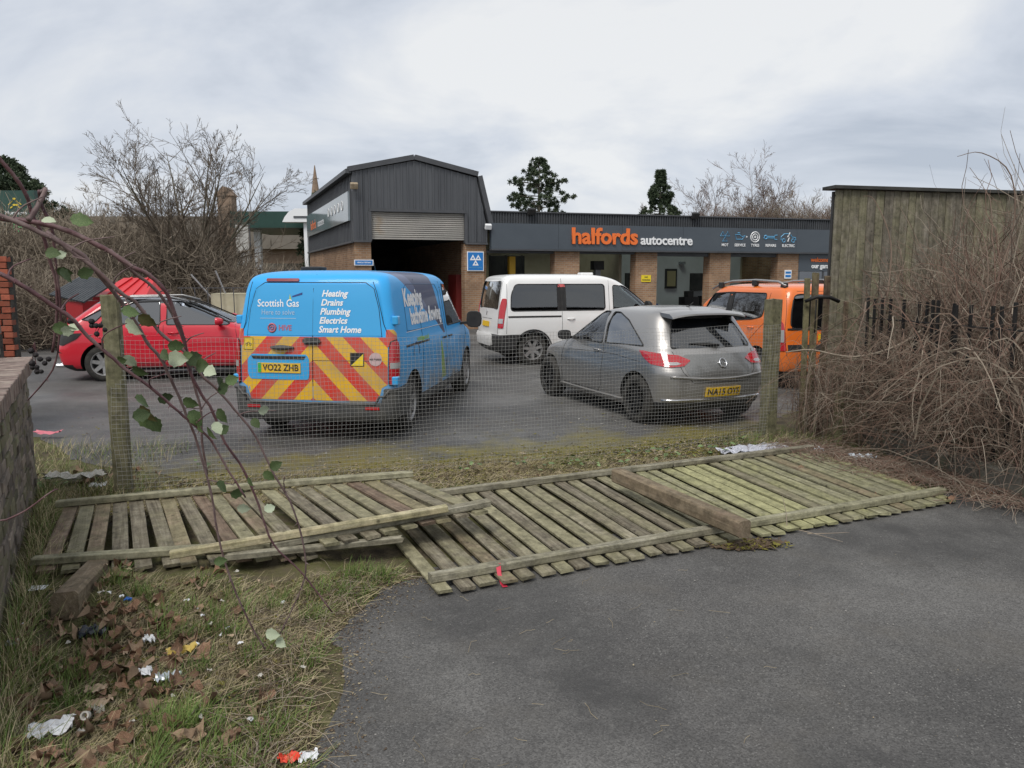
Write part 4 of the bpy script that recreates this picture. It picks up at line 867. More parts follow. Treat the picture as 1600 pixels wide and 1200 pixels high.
YARD = [(-4.3, 7.4), (-2.9, 6.75), (-1.3, 7.15), (0.2, 7.6), (1.5, 8.1), (2.5, 8.75), (3.9, 10.3), (6, 12), (12, 14), (30, 40), (20, 45), (-25, 45), (-16, 20), (-9, 12)]
def sheet(name, poly, z, mt):
    from mathutils.geometry import tessellate_polygon
    T = []
    for t in tessellate_polygon([[Vector((x, y, 0)) for x, y in poly]]):
        a, b, c = (Vector(poly[i]) for i in t); cr = (b-a).cross(c-a)
        if abs(cr) < 1e-7: continue
        T.append(tuple(t) if cr > 0 else tuple(t)[::-1])
    me = mesh(name, [(x, y, z) for x, y in poly], T, mt); return tag(link(name, me), kind='structure')
FOREW = wob(FORE, .10, .035); YARDW = wob(YARD, .12, .05)
sheet('pavement', FOREW, 0.005, asph); sheet('yard', YARDW, 0.005, yard_m)

# ------------------------------------------------------------ garage building
A0 = Vector((-0.95, 28.0)); E1 = Vector((math.cos(R(16)), math.sin(R(16)))); E2 = Vector((-math.sin(R(22)), math.cos(R(22))))
def P3(u, v, z): q = A0+E1*u+E2*v; return (q.x, q.y, z)
def brick_mat(name, c1, c2, mortar, rough=.85):
    m = pmat(name, c1, rough, 0, 0, .2); nt, N, L, b = nodes(m); tc = N('ShaderNodeTexCoord'); br = N('ShaderNodeTexBrick')
    sp = N('ShaderNodeSeparateXYZ'); L(tc.outputs['Object'], sp.inputs[0]); ad = N('ShaderNodeMath'); ad.operation = 'ADD'; L(sp.outputs[0], ad.inputs[0]); L(sp.outputs[1], ad.inputs[1]); cb = N('ShaderNodeCombineXYZ'); L(ad.outputs[0], cb.inputs[0]); L(sp.outputs[2], cb.inputs[1])
    L(cb.outputs[0], br.inputs['Vector']); br.inputs['Scale'].default_value = 1.0; br.inputs['Brick Width'].default_value = .225; br.inputs['Row Height'].default_value = .075; br.inputs['Mortar Size'].default_value = .007
    br.inputs['Color1'].default_value = (*c1, 1); br.inputs['Color2'].default_value = (*c2, 1); br.inputs['Mortar'].default_value = (*mortar, 1); br.inputs['Bias'].default_value = 0.1
    no = N('ShaderNodeTexNoise'); no.inputs['Scale'].default_value = 1.2; no.inputs['Detail'].default_value = 9; L(tc.outputs['Object'], no.inputs['Vector'])
    mr = N('ShaderNodeMapRange'); mr.inputs[1].default_value = .35; mr.inputs[2].default_value = .7; mr.inputs[3].default_value = .75; mr.inputs[4].default_value = 1.15; L(no.outputs[0], mr.inputs[0])
    ml = N('ShaderNodeVectorMath'); ml.operation = 'SCALE'; L(br.outputs[0], ml.inputs[0]); L(mr.outputs[0], ml.inputs[3]); L(ml.outputs[0], b.inputs['Base Color'])
    bp = N('ShaderNodeBump'); bp.inputs['Strength'].default_value = .5; bp.inputs['Distance'].default_value = .01; bp.invert = True; L(br.outputs['Fac'], bp.inputs['Height']); L(bp.outputs[0], b.inputs['Normal']); return m
bldg_brick = brick_mat('garage_brick', (.36, .22, .13), (.26, .15, .09), (.32, .28, .22))
clad = nmat('dark_cladding', [(.058, .062, .070), (.082, .087, .096)], 1.5, rough=.42, bump=.05, stretch=(1, 1, .25), spec=.5)
clad_fine = nmat('dark_corrugated_cladding', [(.040, .044, .050), (.062, .066, .072)], 2.0, rough=.5, bump=.05)
fascia_m = nmat('slate_fascia', [(.055, .068, .084), (.068, .083, .100)], .8, rough=.35, bump=0, spec=.5)
trim_m = nmat('roof_trim', [(.06, .063, .07), (.085, .088, .095)], 2, rough=.45, bump=0)
shutter_m = nmat('galvanised_shutter', [(.30, .29, .27), (.38, .36, .33), (.30, .21, .12)], 1.1, rough=.5, bump=.05, pos=[.35, .6, .78], metal=.2)
cream = nmat('cream_block', [(.40, .34, .24), (.48, .42, .31)], 2, rough=.8, bump=.1); inner_white = nmat('painted_wall', [(.46, .47, .47), (.54, .55, .55)], 1.5, rough=.8, bump=.05)
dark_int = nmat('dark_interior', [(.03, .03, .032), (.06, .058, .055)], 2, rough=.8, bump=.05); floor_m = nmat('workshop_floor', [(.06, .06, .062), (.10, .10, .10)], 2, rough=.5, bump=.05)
orange_s = pmat('orange_sign', (.80, .17, .03), .4); blue_s = pmat('sign_blue', (.01, .17, .50), .4); lblue_s = pmat('icon_blue', (.12, .36, .58), .45)
def bmap_box(mb, u0, u1, v0, v1, z0, z1, mi=0):
    vs = [P3(u, v, z) for z in (z0, z1) for u, v in ((u0, v0), (u1, v0), (u1, v1), (u0, v1))]
    mb.add(vs, [(0, 3, 2, 1), (4, 5, 6, 7), (0, 1, 5, 4), (1, 2, 6, 5), (2, 3, 7, 6), (3, 0, 4, 7)], mi); return mb
G = empty('garage_building', (0, 0, 0), 0, 'long brick and dark clad vehicle garage with a tall gabled bay and open workshop doors', 'building')
def gbox(name, *a, mat=None, parent=None, mi=0, label=None):
    mb = MB(); bmap_box(mb, *a); o = mb.obj(name, mat, parent or G)
    if label: o['label'] = label
    return o
def u_of(px):
    s = (px-800)/1180.0; return (28*s+.95)/(.961-.276*s)
# tall bay: brick piers, open shutter door, clad gable and flank wall
gbox('brick_pier', -4.72, -4.15, 0, .4, 0, 3.13, mat=bldg_brick); gbox('brick_pier', -.80, 0, 0, .4, 0, 3.10, mat=bldg_brick)
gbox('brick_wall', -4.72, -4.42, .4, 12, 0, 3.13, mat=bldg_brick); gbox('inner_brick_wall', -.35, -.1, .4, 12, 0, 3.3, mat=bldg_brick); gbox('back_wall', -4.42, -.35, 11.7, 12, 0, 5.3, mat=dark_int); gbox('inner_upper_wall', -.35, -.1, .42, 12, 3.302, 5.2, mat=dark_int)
gbox('floor', -4.4, 15.6, .02, 11.7, -.05, .02, mat=floor_m)
gbox('red_locker', -.75, -.36, 1.2, 2.2, 0, 2.0, mat=pmat('dark_red_paint', (.16, .015, .012), .5))
def clad_wall(name, f, us, ztop, z0, mat, rib=.05, proud=.035, parent=None):
    """standing-seam cladding: each tray is a board between raised ribs"""
    mb = MB()
    for a, b in zip(us[:-1], us[1:]):
        m = b-rib
        for (x0, x1, d) in ((a, m, 0.0), (m, b, -proud)):
            vs = [f(x0, d, z0(x0)), f(x1, d, z0(x1)), f(x1, d, ztop(x1)), f(x0, d, ztop(x0)), f(x0, .06, z0(x0)), f(x1, .06, z0(x1)), f(x1, .06, ztop(x1)), f(x0, .06, ztop(x0))]
            mb.add(vs, [(0, 1, 2, 3), (7, 6, 5, 4), (0, 4, 5, 1), (3, 2, 6, 7), (0, 3, 7, 4), (1, 5, 6, 2)])
    return mb
def gz(u):     # gable underside
    return 5.50+(u+4.75)/2.15*.45 if u < -2.6 else (5.95-(u+2.6)/2.24*.50 if u < -.36 else 5.45-(u+.36)/.40*1.85)
ff = lambda u, d, z: P3(u, d-.05, z)
us = [-4.74, -4.56, -4.42, -4.36, -4.15] + list(np.linspace(-4.15, -.80, 16))[1:] + [-.60, -.40, -.36, -.12, .02]
def gz0(u): return 3.14 if (u <= -4.15+1e-6 or u >= -.80-1e-6) else 4.24
for a, b in zip(us[:-1], us[1:]):
    z0 = 4.24 if (a >= -4.151 and b <= -.799) else 3.14; m_ = .05 if b-a > .1 else .02
    mb = MB(); f = ff
    for (x0, x1, d) in ((a, b-m_, 0.0), (b-m_, b, -.035)):
        vs = [f(x0, d, z0), f(x1, d, z0), f(x1, d, max(z0+.01, gz(x1)-.02)), f(x0, d, max(z0+.01, gz(x0)-.02)), f(x0, .045, z0), f(x1, .045, z0), f(x1, .045, max(z0+.01, gz(x1)-.02)), f(x0, .045, max(z0+.01, gz(x0)-.02))]
        mb.add(vs, [(0, 1, 2, 3), (7, 6, 5, 4), (0, 4, 5, 1), (3, 2, 6, 7), (0, 3, 7, 4), (1, 5, 6, 2)])
    mb.obj('cladding_panel', clad, G)
gb_ = MB()
for (a, za), (b, zb) in zip([(-4.86, 5.47), (-2.6, 5.97), (-.34, 5.46), (.10, 3.58)][:-1], [(-2.6, 5.97), (-.34, 5.46), (.10, 3.58)]):
    pass
prof = [(-4.86, 5.47), (-2.6, 5.96), (-.34, 5.47), (.12, 3.58)]
for (a, za), (b, zb) in zip(prof[:-1], prof[1:]):
    mb = MB(); t = .17; dx, dz = (b-a), (zb-za); L_ = math.hypot(dx, dz); nx, nz = -dz/L_*t, dx/L_*t
    vs = [P3(a, v, za) for v in (-.16, .02)] + [P3(b, v, zb) for v in (-.16, .02)] + [P3(a+nx, v, za+nz) for v in (-.16, .02)] + [P3(b+nx, v, zb+nz) for v in (-.16, .02)]
    mb.add(vs, [(0, 2, 3, 1), (4, 5, 7, 6), (0, 4, 6, 2), (1, 3, 7, 5), (0, 1, 5, 4), (2, 6, 7, 3)]); link('roof_verge', fixn(mb.mesh('roof_verge', trim_m)), G)
    mb = MB(); vs = [P3(a, v, za+.02) for v in (.02, 12.1)] + [P3(b, v, zb+.02) for v in (.02, 12.1)] + [P3(a+nx*.8, v, za+nz*.8) for v in (.02, 12.1)] + [P3(b+nx*.8, v, zb+nz*.8) for v in (.02, 12.1)]
    mb.add(vs, [(0, 2, 3, 1), (4, 5, 7, 6), (0, 4, 6, 2), (1, 3, 7, 5), (0, 1, 5, 4), (2, 6, 7, 3)]); link('roof_slope', fixn(mb.mesh('roof_slope', clad_fine)), G)
gbox('door_header', -4.20, -.75, -.13, .02, 4.16, 4.26, mat=trim_m); gbox('door_jamb', -4.24, -4.13, -.12, .05, 3.14, 4.16, mat=trim_m); gbox('door_jamb', -.82, -.72, -.12, .05, 3.12, 4.16, mat=trim_m)
n = 12
for i in range(n):
    z0 = 3.28+i*.073; mb = MB(); pr = [(0, 0), (-.022, .012), (-.03, .036), (-.022, .060), (0, .070)]
    vs = []
    for u in (-4.13, -.82): vs += [P3(u, .02+d, z0+z) for d, z in pr] + [P3(u, .05, z0+.07), P3(u, .05, z0)]
    mb.add(vs, [(k, k+1, k+8, k+7) for k in range(6)] + [(6, 0, 7, 13)] + [tuple(range(7)), tuple(range(13, 6, -1))]); link('shutter_slat', fixn(mb.mesh('shutter_slat', shutter_m)), G)
gbox('shutter_bar', -4.13, -.82, -.005, .06, 3.22, 3.275, mat=shutter_m)
gbox('brick_cap_flashing', -4.78, -4.16, -.14, .0, 3.10, 3.16, mat=trim_m); gbox('brick_cap_flashing', -.80, .03, -.14, .0, 3.07, 3.13, mat=trim_m)
# left flank of the bay
ls = lambda v, d, z: P3(-4.74+d, v, z)
vv = np.linspace(.02, 12, 41)
for a, b in zip(vv[:-1], vv[1:]):
    mb = MB()
    for (x0, x1, d) in ((a, b-.06, 0.0), (b-.06, b, -.03)):
        vs = [ls(x0, d, 3.15), ls(x1, d, 3.15), ls(x1, d, 5.46), ls(x0, d, 5.46), ls(x0, .05, 3.15), ls(x1, .05, 3.15), ls(x1, .05, 5.46), ls(x0, .05, 5.46)]
        mb.add(vs, [(0, 3, 2, 1), (7, 4, 5, 6), (0, 1, 5, 4), (3, 7, 6, 2), (0, 4, 7, 3), (1, 2, 6, 5)])
    mb.obj('cladding_panel', clad, G)
gbox('flank_flashing', -4.84, -4.74, .0, 12.0, 3.08, 3.148, mat=trim_m); gbox('eaves_gutter', -4.97, -4.78, -.1, 12.1, 5.42, 5.56, mat=trim_m)
sgn_m = nmat('faded_sign_panel', [(.12, .16, .18), (.22, .25, .27)], .5, rough=.08, bump=0, spec=.9)
sb = empty('side_sign_board', (0, 0, 0), 0, 'large reflective advert board on the left flank of the tall garage bay', 'sign')
gbox('board', -4.86, -4.79, .25, 11.6, 3.85, 4.85, mat=sgn_m, parent=sb)
def fmap(me, u0, v0, z0, fn, mat, name='lettering'): return map_mesh(me, lambda x, y, z: fn(x, y, z), mat, name)
me = text_mesh('halfords', .55, .012, sx=1.0); link('lettering', map_mesh(me, lambda x, y, z: P3(-4.867, 9.3-x, 4.27+y), orange_s), sb)
me = text_mesh('autocentre', .42, .006, sx=1.0); link('lettering', map_mesh(me, lambda x, y, z: P3(-4.867, 6.9-x, 4.24+y), white_p), sb)
for k in range(5):
    mb = MB(); mb.tube([P3(-4.868, 4.6-k*.8+.13*math.cos(a), 4.45+.16*math.sin(a)) for a in np.linspace(0, 6.28, 12, endpoint=False)], .02, 4, closed=True); mb.obj('round_icon', white_p, sb)
# low range: roof band, fascia, piers, bays
UE = 15.6
gbox('roof_slab', .12, UE, .02, 2.2, 4.10, 4.2, mat=clad_fine); gbox('roof_slab', .12, UE, 5.8, 11.9, 4.10, 4.2, mat=clad_fine); gbox('added_rooflight', .12, UE, 2.21, 5.79, 4.12, 4.16, mat=glass_clear)  # gap between slabs and its glazing are added to brighten the bays
n = 150; mb = MB()
for i in range(n):
    u0 = .14+(UE-.14)*i/n; w = (UE-.14)/n
    mb.add([P3(u0, -.06, 3.84), P3(u0+w*.5, -.06, 3.84), P3(u0+w*.5, -.06, 4.24), P3(u0, -.06, 4.24)], [(0, 1, 2, 3)]); mb.add([P3(u0+w*.5, -.10, 3.84), P3(u0+w, -.10, 3.84), P3(u0+w, -.10, 4.24), P3(u0+w*.5, -.10, 4.24)], [(0, 1, 2, 3)])
    mb.add([P3(u0+w*.5, -.06, 3.84), P3(u0+w*.5, -.10, 3.84), P3(u0+w*.5, -.10, 4.24), P3(u0+w*.5, -.06, 4.24)], [(0, 1, 2, 3)]); mb.add([P3(u0+w, -.10, 3.84), P3(u0+w, -.06, 3.84), P3(u0+w, -.06, 4.24), P3(u0+w, -.10, 4.24)], [(0, 1, 2, 3)])
mb.obj('corrugated_band', clad_fine, G); gbox('band_backing', .13, UE, -.05, .02, 3.84, 4.24, mat=clad_fine); gbox('roof_edge_trim', .11, UE, -.14, .1, 4.242, 4.285, mat=trim_m)
for i in range(6): gbox('fascia_panel', .13+(UE-.13)*i/6+.004, .13+(UE-.13)*(i+1)/6-.004, -.20, .0, 2.92, 3.84, mat=fascia_m)
gbox('fascia_soffit', .13, UE, -.22, .2, 2.865, 2.915, mat=trim_m)
piers = [(0.003, u_of(757)), (u_of(866), u_of(904)), (u_of(991), u_of(1024)), (u_of(1105), u_of(1137)), (u_of(1210), u_of(1242))]
for a, b in piers: gbox('brick_pier', a, b, 0.0, .42, 0, 2.86, mat=bldg_brick)
gbox('shop_lintel', piers[4][1], UE, -.02, .1, 2.15, 2.86, mat=fascia_m)
su = piers[4][1]
gbox('shop_window_frame', su, su+.08, .0, .06, 0, 2.15, mat=trim_m); gbox('shop_window_frame', su+1.2, su+1.28, .0, .06, 0, 2.15, mat=trim_m); gbox('shop_window_frame', su+2.5, su+2.6, .0, .06, 0, 2.15, mat=trim_m)
gbox('shop_window', su+.08, su+1.2, .02, .03, 0, 2.14, mat=glass_tint); gbox('shop_window', su+1.28, su+2.5, .02, .03, 0, 2.14, mat=glass_tint)
gbox('right_end_wall', UE, UE+.2, .0, 11.9, 0, 4.2, mat=bldg_brick)
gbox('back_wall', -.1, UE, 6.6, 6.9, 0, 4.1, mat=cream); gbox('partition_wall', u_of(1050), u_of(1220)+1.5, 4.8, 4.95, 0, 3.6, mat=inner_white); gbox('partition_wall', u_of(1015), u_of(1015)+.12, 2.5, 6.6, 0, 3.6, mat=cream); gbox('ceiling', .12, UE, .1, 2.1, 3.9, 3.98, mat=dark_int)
# door heads (rolled shutters) and tall door panels of the second bay
for a, b in [(piers[i][1], piers[i+1][0]) for i in range(4)]:
    gbox('shutter_housing', a, b, .1, .35, 2.72 if a > 6 else 2.78, 2.86, mat=trim_m)
a, b = piers[0][1], piers[1][0]
for u in np.linspace(a, b, 5): gbox('door_rail', u-.03, u+.03, 3.2, 3.26, 0, 2.8, mat=dark_int)
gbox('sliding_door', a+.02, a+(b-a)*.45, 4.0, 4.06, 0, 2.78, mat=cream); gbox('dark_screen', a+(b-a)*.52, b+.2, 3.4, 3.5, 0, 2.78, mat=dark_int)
def sitem(name, label, cat, boxes, mats, group=None):
    o = empty(name, (0, 0, 0), 0, label, cat, group)
    for i, (nm, bx, mt) in enumerate(boxes): gbox(nm, *bx, mat=mats[mt], parent=o)
    return o
M4 = [pmat('lift_yellow', (.72, .42, .01), .45), dark_int, pmat('lift_grey', (.22, .23, .24), .5), pmat('bottle_orange', (.6, .16, .02), .5), pmat('overall_blue', (.02, .10, .35), .7)]
uy = u_of(824); sitem('vehicle_lift', 'yellow lift column seen through the first open door of the low range', 'car lift', [('column', (uy-.12, uy+.12, 1.5, 1.7, 0, 2.7), 0), ('base_plate', (uy-.3, uy+.3, 1.3, 1.9, .02, .06), 1)], M4, 'vehicle lifts')
ug = u_of(962); sitem('vehicle_lift', 'grey lift column with black head in the second open door of the low range', 'car lift', [('column', (ug-.11, ug+.11, 1.5, 1.7, 0, 2.45), 2), ('motor_head', (ug-.22, ug+.2, 1.4, 1.75, 2.2, 2.55), 1), ('gas_bottle', (ug-.1, ug+.12, 1.2, 1.4, 0, 1.35), 3)], M4, 'vehicle lifts')
um = u_of(1040); sitem('vehicle_lift', 'pale twin post lift in the doorway behind the orange vehicle roof', 'car lift', [('column', (um-.05, um+.08, 1.5, 1.7, 0, 2.5), 2), ('column', (um+.25, um+.33, 1.5, 1.7, 0, 2.5), 2), ('crossbar', (um+.09, um+.24, 1.55, 1.65, 2.3, 2.4), 2)], M4, 'vehicle lifts')
gbox('office_door', u_of(1070), u_of(1090), 4.70, 4.79, 0, 2.1, mat=dark_int); gbox('noticeboard', u_of(1139), u_of(1158), 4.7, 4.79, 1.4, 2.3, mat=M4[1]); gbox('notice', u_of(1141), u_of(1155), 4.66, 4.695, 1.5, 2.2, mat=pmat('notice_print', (.30, .26, .14), .7)); gbox('tool_cabinet', u_of(1182), u_of(1200), 4.55, 4.79, 1.3, 2.1, mat=M4[1]); gbox('wall_heater', u_of(1162), u_of(1170), 4.6, 4.79, 2.5, 2.62, mat=M4[2])
rr2 = random.Random(5)
for k, (px, w, h, mt) in enumerate([(1030, .9, 1.3, 1), (1052, .6, 1.1, 2), (1068, .9, 1.2, 1), (1085, .5, .95, 4), (1148, .8, 1.3, 1), (1178, .7, 1.35, 1), (945, .8, 1.2, 1), (975, .6, 1.4, 1), (840, .7, 1.1, 1)]):
    u = u_of(px); mb = MB(); bmap_box(mb, u-w/2, u+w/2, 3.0, 3.6, .02, h*.45); bmap_box(mb, u-w/2+.05, u+w/2-.05, 3.02, 3.5, h*.45+.002, h*.8); bmap_box(mb, u-w*.2, u+w*.15, 3.1, 3.4, h*.8+.002, h)
    tag(mb.obj('tool_trolley', M4[mt]), ['trolley just right of the third brick pier', 'grey trolley in the middle of the doorway with the office door', 'dark kit in front of the office door', 'blue trolley left of the pier behind the orange roof rails', 'dark kit under the noticeboard', 'dark kit left of the tool cabinet', 'low dark kit behind the white van windscreen', 'tall narrow kit left of the pier with the yellow notice', 'kit beside the yellow lift column'][k], 'tool trolley', 'workshop trolleys inside the garage')
# signs on the building: built-up letters
def wall_text(s, u, z, size, mat, bold=0., ext=.015, sx=1., align='CENTER', d=-.225, shear=0., parent=None):
    me = text_mesh(s, size, bold, shear, ext, align, sx=sx); return link('lettering', map_mesh(me, lambda x, y, zz: P3(u+x, d-zz, z+y), mat), parent)
hs = empty('garage_name_sign', (0, 0, 0), 0, 'orange and white garage name in raised letters on the dark fascia', 'sign')
ul, ur = u_of(888), u_of(988)
me = text_mesh('halfords', .82, .022, 0, .03, 'LEFT'); xs = [v.co.x for v in me.vertices]; k = (ur-ul)/(max(xs)-min(xs)); x0 = min(xs)
link('lettering', map_mesh(me, lambda x, y, zz: P3(ul+(x-x0)*k, -.235-zz, 3.40+y), orange_s), hs)
ul, ur = u_of(993), u_of(1072)
me = text_mesh('autocentre', .50, .010, 0, .02, 'LEFT'); xs = [v.co.x for v in me.vertices]; k = (ur-ul)/(max(xs)-min(xs)); x0 = min(xs)
link('lettering', map_mesh(me, lambda x, y, zz: P3(ul+(x-x0)*k, -.225-zz, 3.30+y), white_p), hs)
ics = empty('service_icons_sign', (0, 0, 0), 0, 'row of five service icons with captions at the right of the fascia', 'sign')
def ring(u, z, r, t, mat, n=16, rz=None):
    mb = MB(); mb.tube([P3(u+r*math.cos(a), -.21, z+(rz or r)*math.sin(a)) for a in np.linspace(0, 2*math.pi, n, endpoint=False)], t, 4, closed=True); return mb.obj('icon', mat, ics)
def line(pts, t, mat, closed=False):
    mb = MB(); mb.tube([P3(a, -.21, b) for a, b in pts], t, 4, closed=closed); return mb.obj('icon', mat, ics)
for px, cap in ((1122, 'MOT'), (1145, 'SERVICE'), (1168, 'TYRES'), (1192, 'REPAIRS'), (1219, 'ELECTRIC')):
    u = u_of(px); wall_text(cap, u, 3.17, .15, white_p, .003, .003, .92, parent=ics); z = 3.50; t = .018
    if cap == 'MOT':
        for du, dz in ((-.11, .09), (.11, .09), (0, -.11)): line([(u+du-.1, z+dz-.07), (u+du+.1, z+dz-.07), (u+du, z+dz+.1)], t, lblue_s, True)
    elif cap == 'SERVICE':
        line([(u-.22, z+.08), (u-.16, z-.10), (u+.10, z-.10), (u+.24, z+.06), (u+.10, z), (u-.02, z+.08)], t, lblue_s, True); line([(u-.12, z+.15), (u-.02, z+.15)], t, lblue_s); ring(u+.30, z, .02, t, white_p, 6)
    elif cap == 'TYRES':
        ring(u, z, .20, .022, white_p, 20); ring(u, z, .12, .02, white_p, 16); ring(u, z, .03, .025, white_p, 8)
    elif cap == 'REPAIRS':
        line([(u-.16, z+.03), (u+.14, z+.03)], t, lblue_s); line([(u-.16, z-.03), (u+.14, z-.03)], t, lblue_s); ring(u-.24, z, .07, .025, lblue_s, 10); line([(u+.30, z+.09), (u+.18, z+.08), (u+.15, z), (u+.18, z-.08), (u+.30, z-.09)], t, lblue_s)
    else:
        line([(u-.34, z-.10), (u-.36, z+.02), (u-.2, z+.15), (u+.02, z+.15)], t, lblue_s); line([(u+.10, z+.12), (u+.18, z+.02), (u+.34, z), (u+.35, z-.10)], t, lblue_s)
        ring(u-.22, z-.12, .07, .016, lblue_s, 10); ring(u+.22, z-.12, .07, .016, lblue_s, 10); line([(u+.06, z+.2), (u-.04, z+.02), (u+.04, z+.02), (u-.02, z-.16)], .022, white_p)
wg = empty('welcome_sign', (0, 0, 0), 0, 'welcome wording on the dark panel above the shop window of the garage', 'sign')
wall_text('welcome to', u_of(1278), 2.62, .26, orange_s, .005, .01, .92, d=-.035, parent=wg); wall_text('our garage', u_of(1278), 2.36, .27, white_p, .006, .01, .92, d=-.035, parent=wg)
ms = empty('test_station_sign', (0, 0, 0), 0, 'blue square sign with three white triangles on the brick pier', 'sign')
um_ = u_of(742)+.02; gbox('sign_border', um_-.31, um_+.31, -.06, -.03, 2.12, 2.82, mat=white_p, parent=ms); gbox('sign_face', um_-.28, um_+.28, -.07, -.0602, 2.15, 2.79, mat=blue_s, parent=ms)
def tri(u, z, r, mat, d):
    mb = MB(); mb.add([P3(u-r, d, z-r*.8), P3(u+r, d, z-r*.8), P3(u, d, z+r*.95)], [(0, 1, 2)]); return mb.obj('triangle', mat, ms)
for du, dz in ((-.10, .10), (.10, .10), (0, -.09)): tri(um_+du, 2.50+dz, .115, white_p, -.074); tri(um_+du, 2.49+dz, .04, blue_s, -.078)
wall_text('MOT TEST CENTRE', um_, 2.24, .055, lblue_s, .001, .001, d=-.075, parent=ms)
vs_ = empty('small_blue_sign', (0, 0, 0), 0, 'small blue strip sign on the left brick pier of the tall bay', 'sign')
us_ = -4.42; gbox('sign_border', us_-.33, us_+.33, -.06, -.03, 2.30, 2.50, mat=white_p, parent=vs_); gbox('sign_face', us_-.30, us_+.30, -.065, -.0602, 2.325, 2.475, mat=blue_s, parent=vs_); wall_text('VEHICLE TESTING', us_, 2.40, .06, white_p, .002, .001, d=-.067, parent=vs_)
ys_ = empty('yellow_notice', (0, 0, 0), 0, 'yellow no parking notice on the brick pier between two open doors', 'sign')
uyy = u_of(1007); gbox('sign_face', uyy-.2, uyy+.2, -.03, 0-.004, 1.72, 1.98, mat=pmat('notice_yellow', (.75, .58, .02), .5), parent=ys_); wall_text('NO', uyy, 1.90, .09, plate_k, .002, .001, d=-.033, parent=ys_); wall_text('PARKING', uyy, 1.79, .08, plate_k, .002, .001, d=-.033, parent=ys_)
bs_ = empty('small_square_sign', (0, 0, 0), 0, 'small white and blue notice on the pier beside the shop window', 'sign')
ubb = u_of(1226); gbox('sign_face', ubb-.16, ubb+.16, -.03, -.004, 1.85, 2.2, mat=white_p, parent=bs_); gbox('sign_print', ubb-.13, ubb+.13, -.034, -.031, 1.9, 2.0, mat=blue_s, parent=bs_); gbox('sign_print', ubb-.13, ubb+.13, -.034, -.031, 2.05, 2.14, mat=blue_s, parent=bs_)
def lamp(u, z, d, label, mt, sz=.16):
    o = empty('flood_light', P3(u, d, z), R(16), label, 'light'); mb = MB(); mb.box((-sz/2, -.12, -sz*.4), (sz/2, .02, sz*.4)); link('lamp_head', bevel(mb.mesh('lamp_head', mt), .02), o, rot=(R(25), 0, 0)); mb = MB(); mb.box((-.02, .0, -.03), (.02, .16, .03)); mb.obj('bracket', trim_m, o)
lamp(-4.72, 5.0, -.25, 'weathered tan floodlight on the left corner of the tall bay', nmat('tan_metal', [(.25, .19, .12), (.4, .33, .24)], 8, bump=0), .26); lamp(.0, 3.72, -.22, 'small white security lamp at the foot of the gable', white_p, .24)
lamp(u_of(826), 4.30, -.2, 'black floodlight on the roof edge above the first open door', black_pl, .3); lamp(u_of(1075), 4.30, -.2, 'black floodlight on the roof edge above the wording', black_pl, .3); lamp(u_of(1292), 4.30, -.2, 'black floodlight on the roof edge at the far right', black_pl, .3)
# ------------------------------------------------------------ fence panels on the ground
panel_w = wood('mossy_slat_timber', [(.11, .092, .066), (.20, .175, .128), (.30, .27, .205)], axis=0, moss=.34, mosscol=(.19, .18, .105))
panel_green = wood('green_slat_timber', [(.16, .15, .10), (.25, .235, .155), (.34, .325, .22)], axis=0, moss=.5, mosscol=(.24, .235, .115))
brown_w = wood('brown_slat_timber', [(.12, .085, .06), (.20, .145, .105), (.26, .205, .15)], axis=0, moss=.15, mosscol=(.15, .15, .08))
rail_w = wood('weathered_rail_timber', [(.15, .135, .095), (.26, .24, .18), (.38, .36, .29)], axis=0, moss=.2, mosscol=(.17, .165, .10))
post_w = wood('post_timber', [(.11, .095, .06), (.18, .16, .105), (.25, .22, .15)], axis=0, moss=.3, mosscol=(.14, .14, .07))
dpost_w = wood('dark_post_timber', [(.055, .035, .025), (.10, .066, .048), (.17, .13, .10)], axis=0, moss=.2, mosscol=(.16, .16, .08))
brown_post = wood('brown_post_timber', [(.085, .058, .042), (.15, .105, .078), (.22, .175, .135)], axis=0, moss=0, mosscol=(.15, .13, .08))
pale_w = wood('pale_batten_timber', [(.30, .25, .15), (.42, .36, .24), (.50, .45, .33)], axis=0, moss=.15, mosscol=(.2, .2, .1))
plank_v = wood('shed_board_timber', [(.10, .088, .066), (.17, .152, .12), (.25, .225, .185)], axis=2, moss=.18, mosscol=(.13, .125, .07), scale=.7)
postv_w = wood('upright_post_timber', [(.095, .085, .055), (.165, .15, .10), (.24, .215, .15)], axis=2, moss=.22, mosscol=(.13, .13, .065))
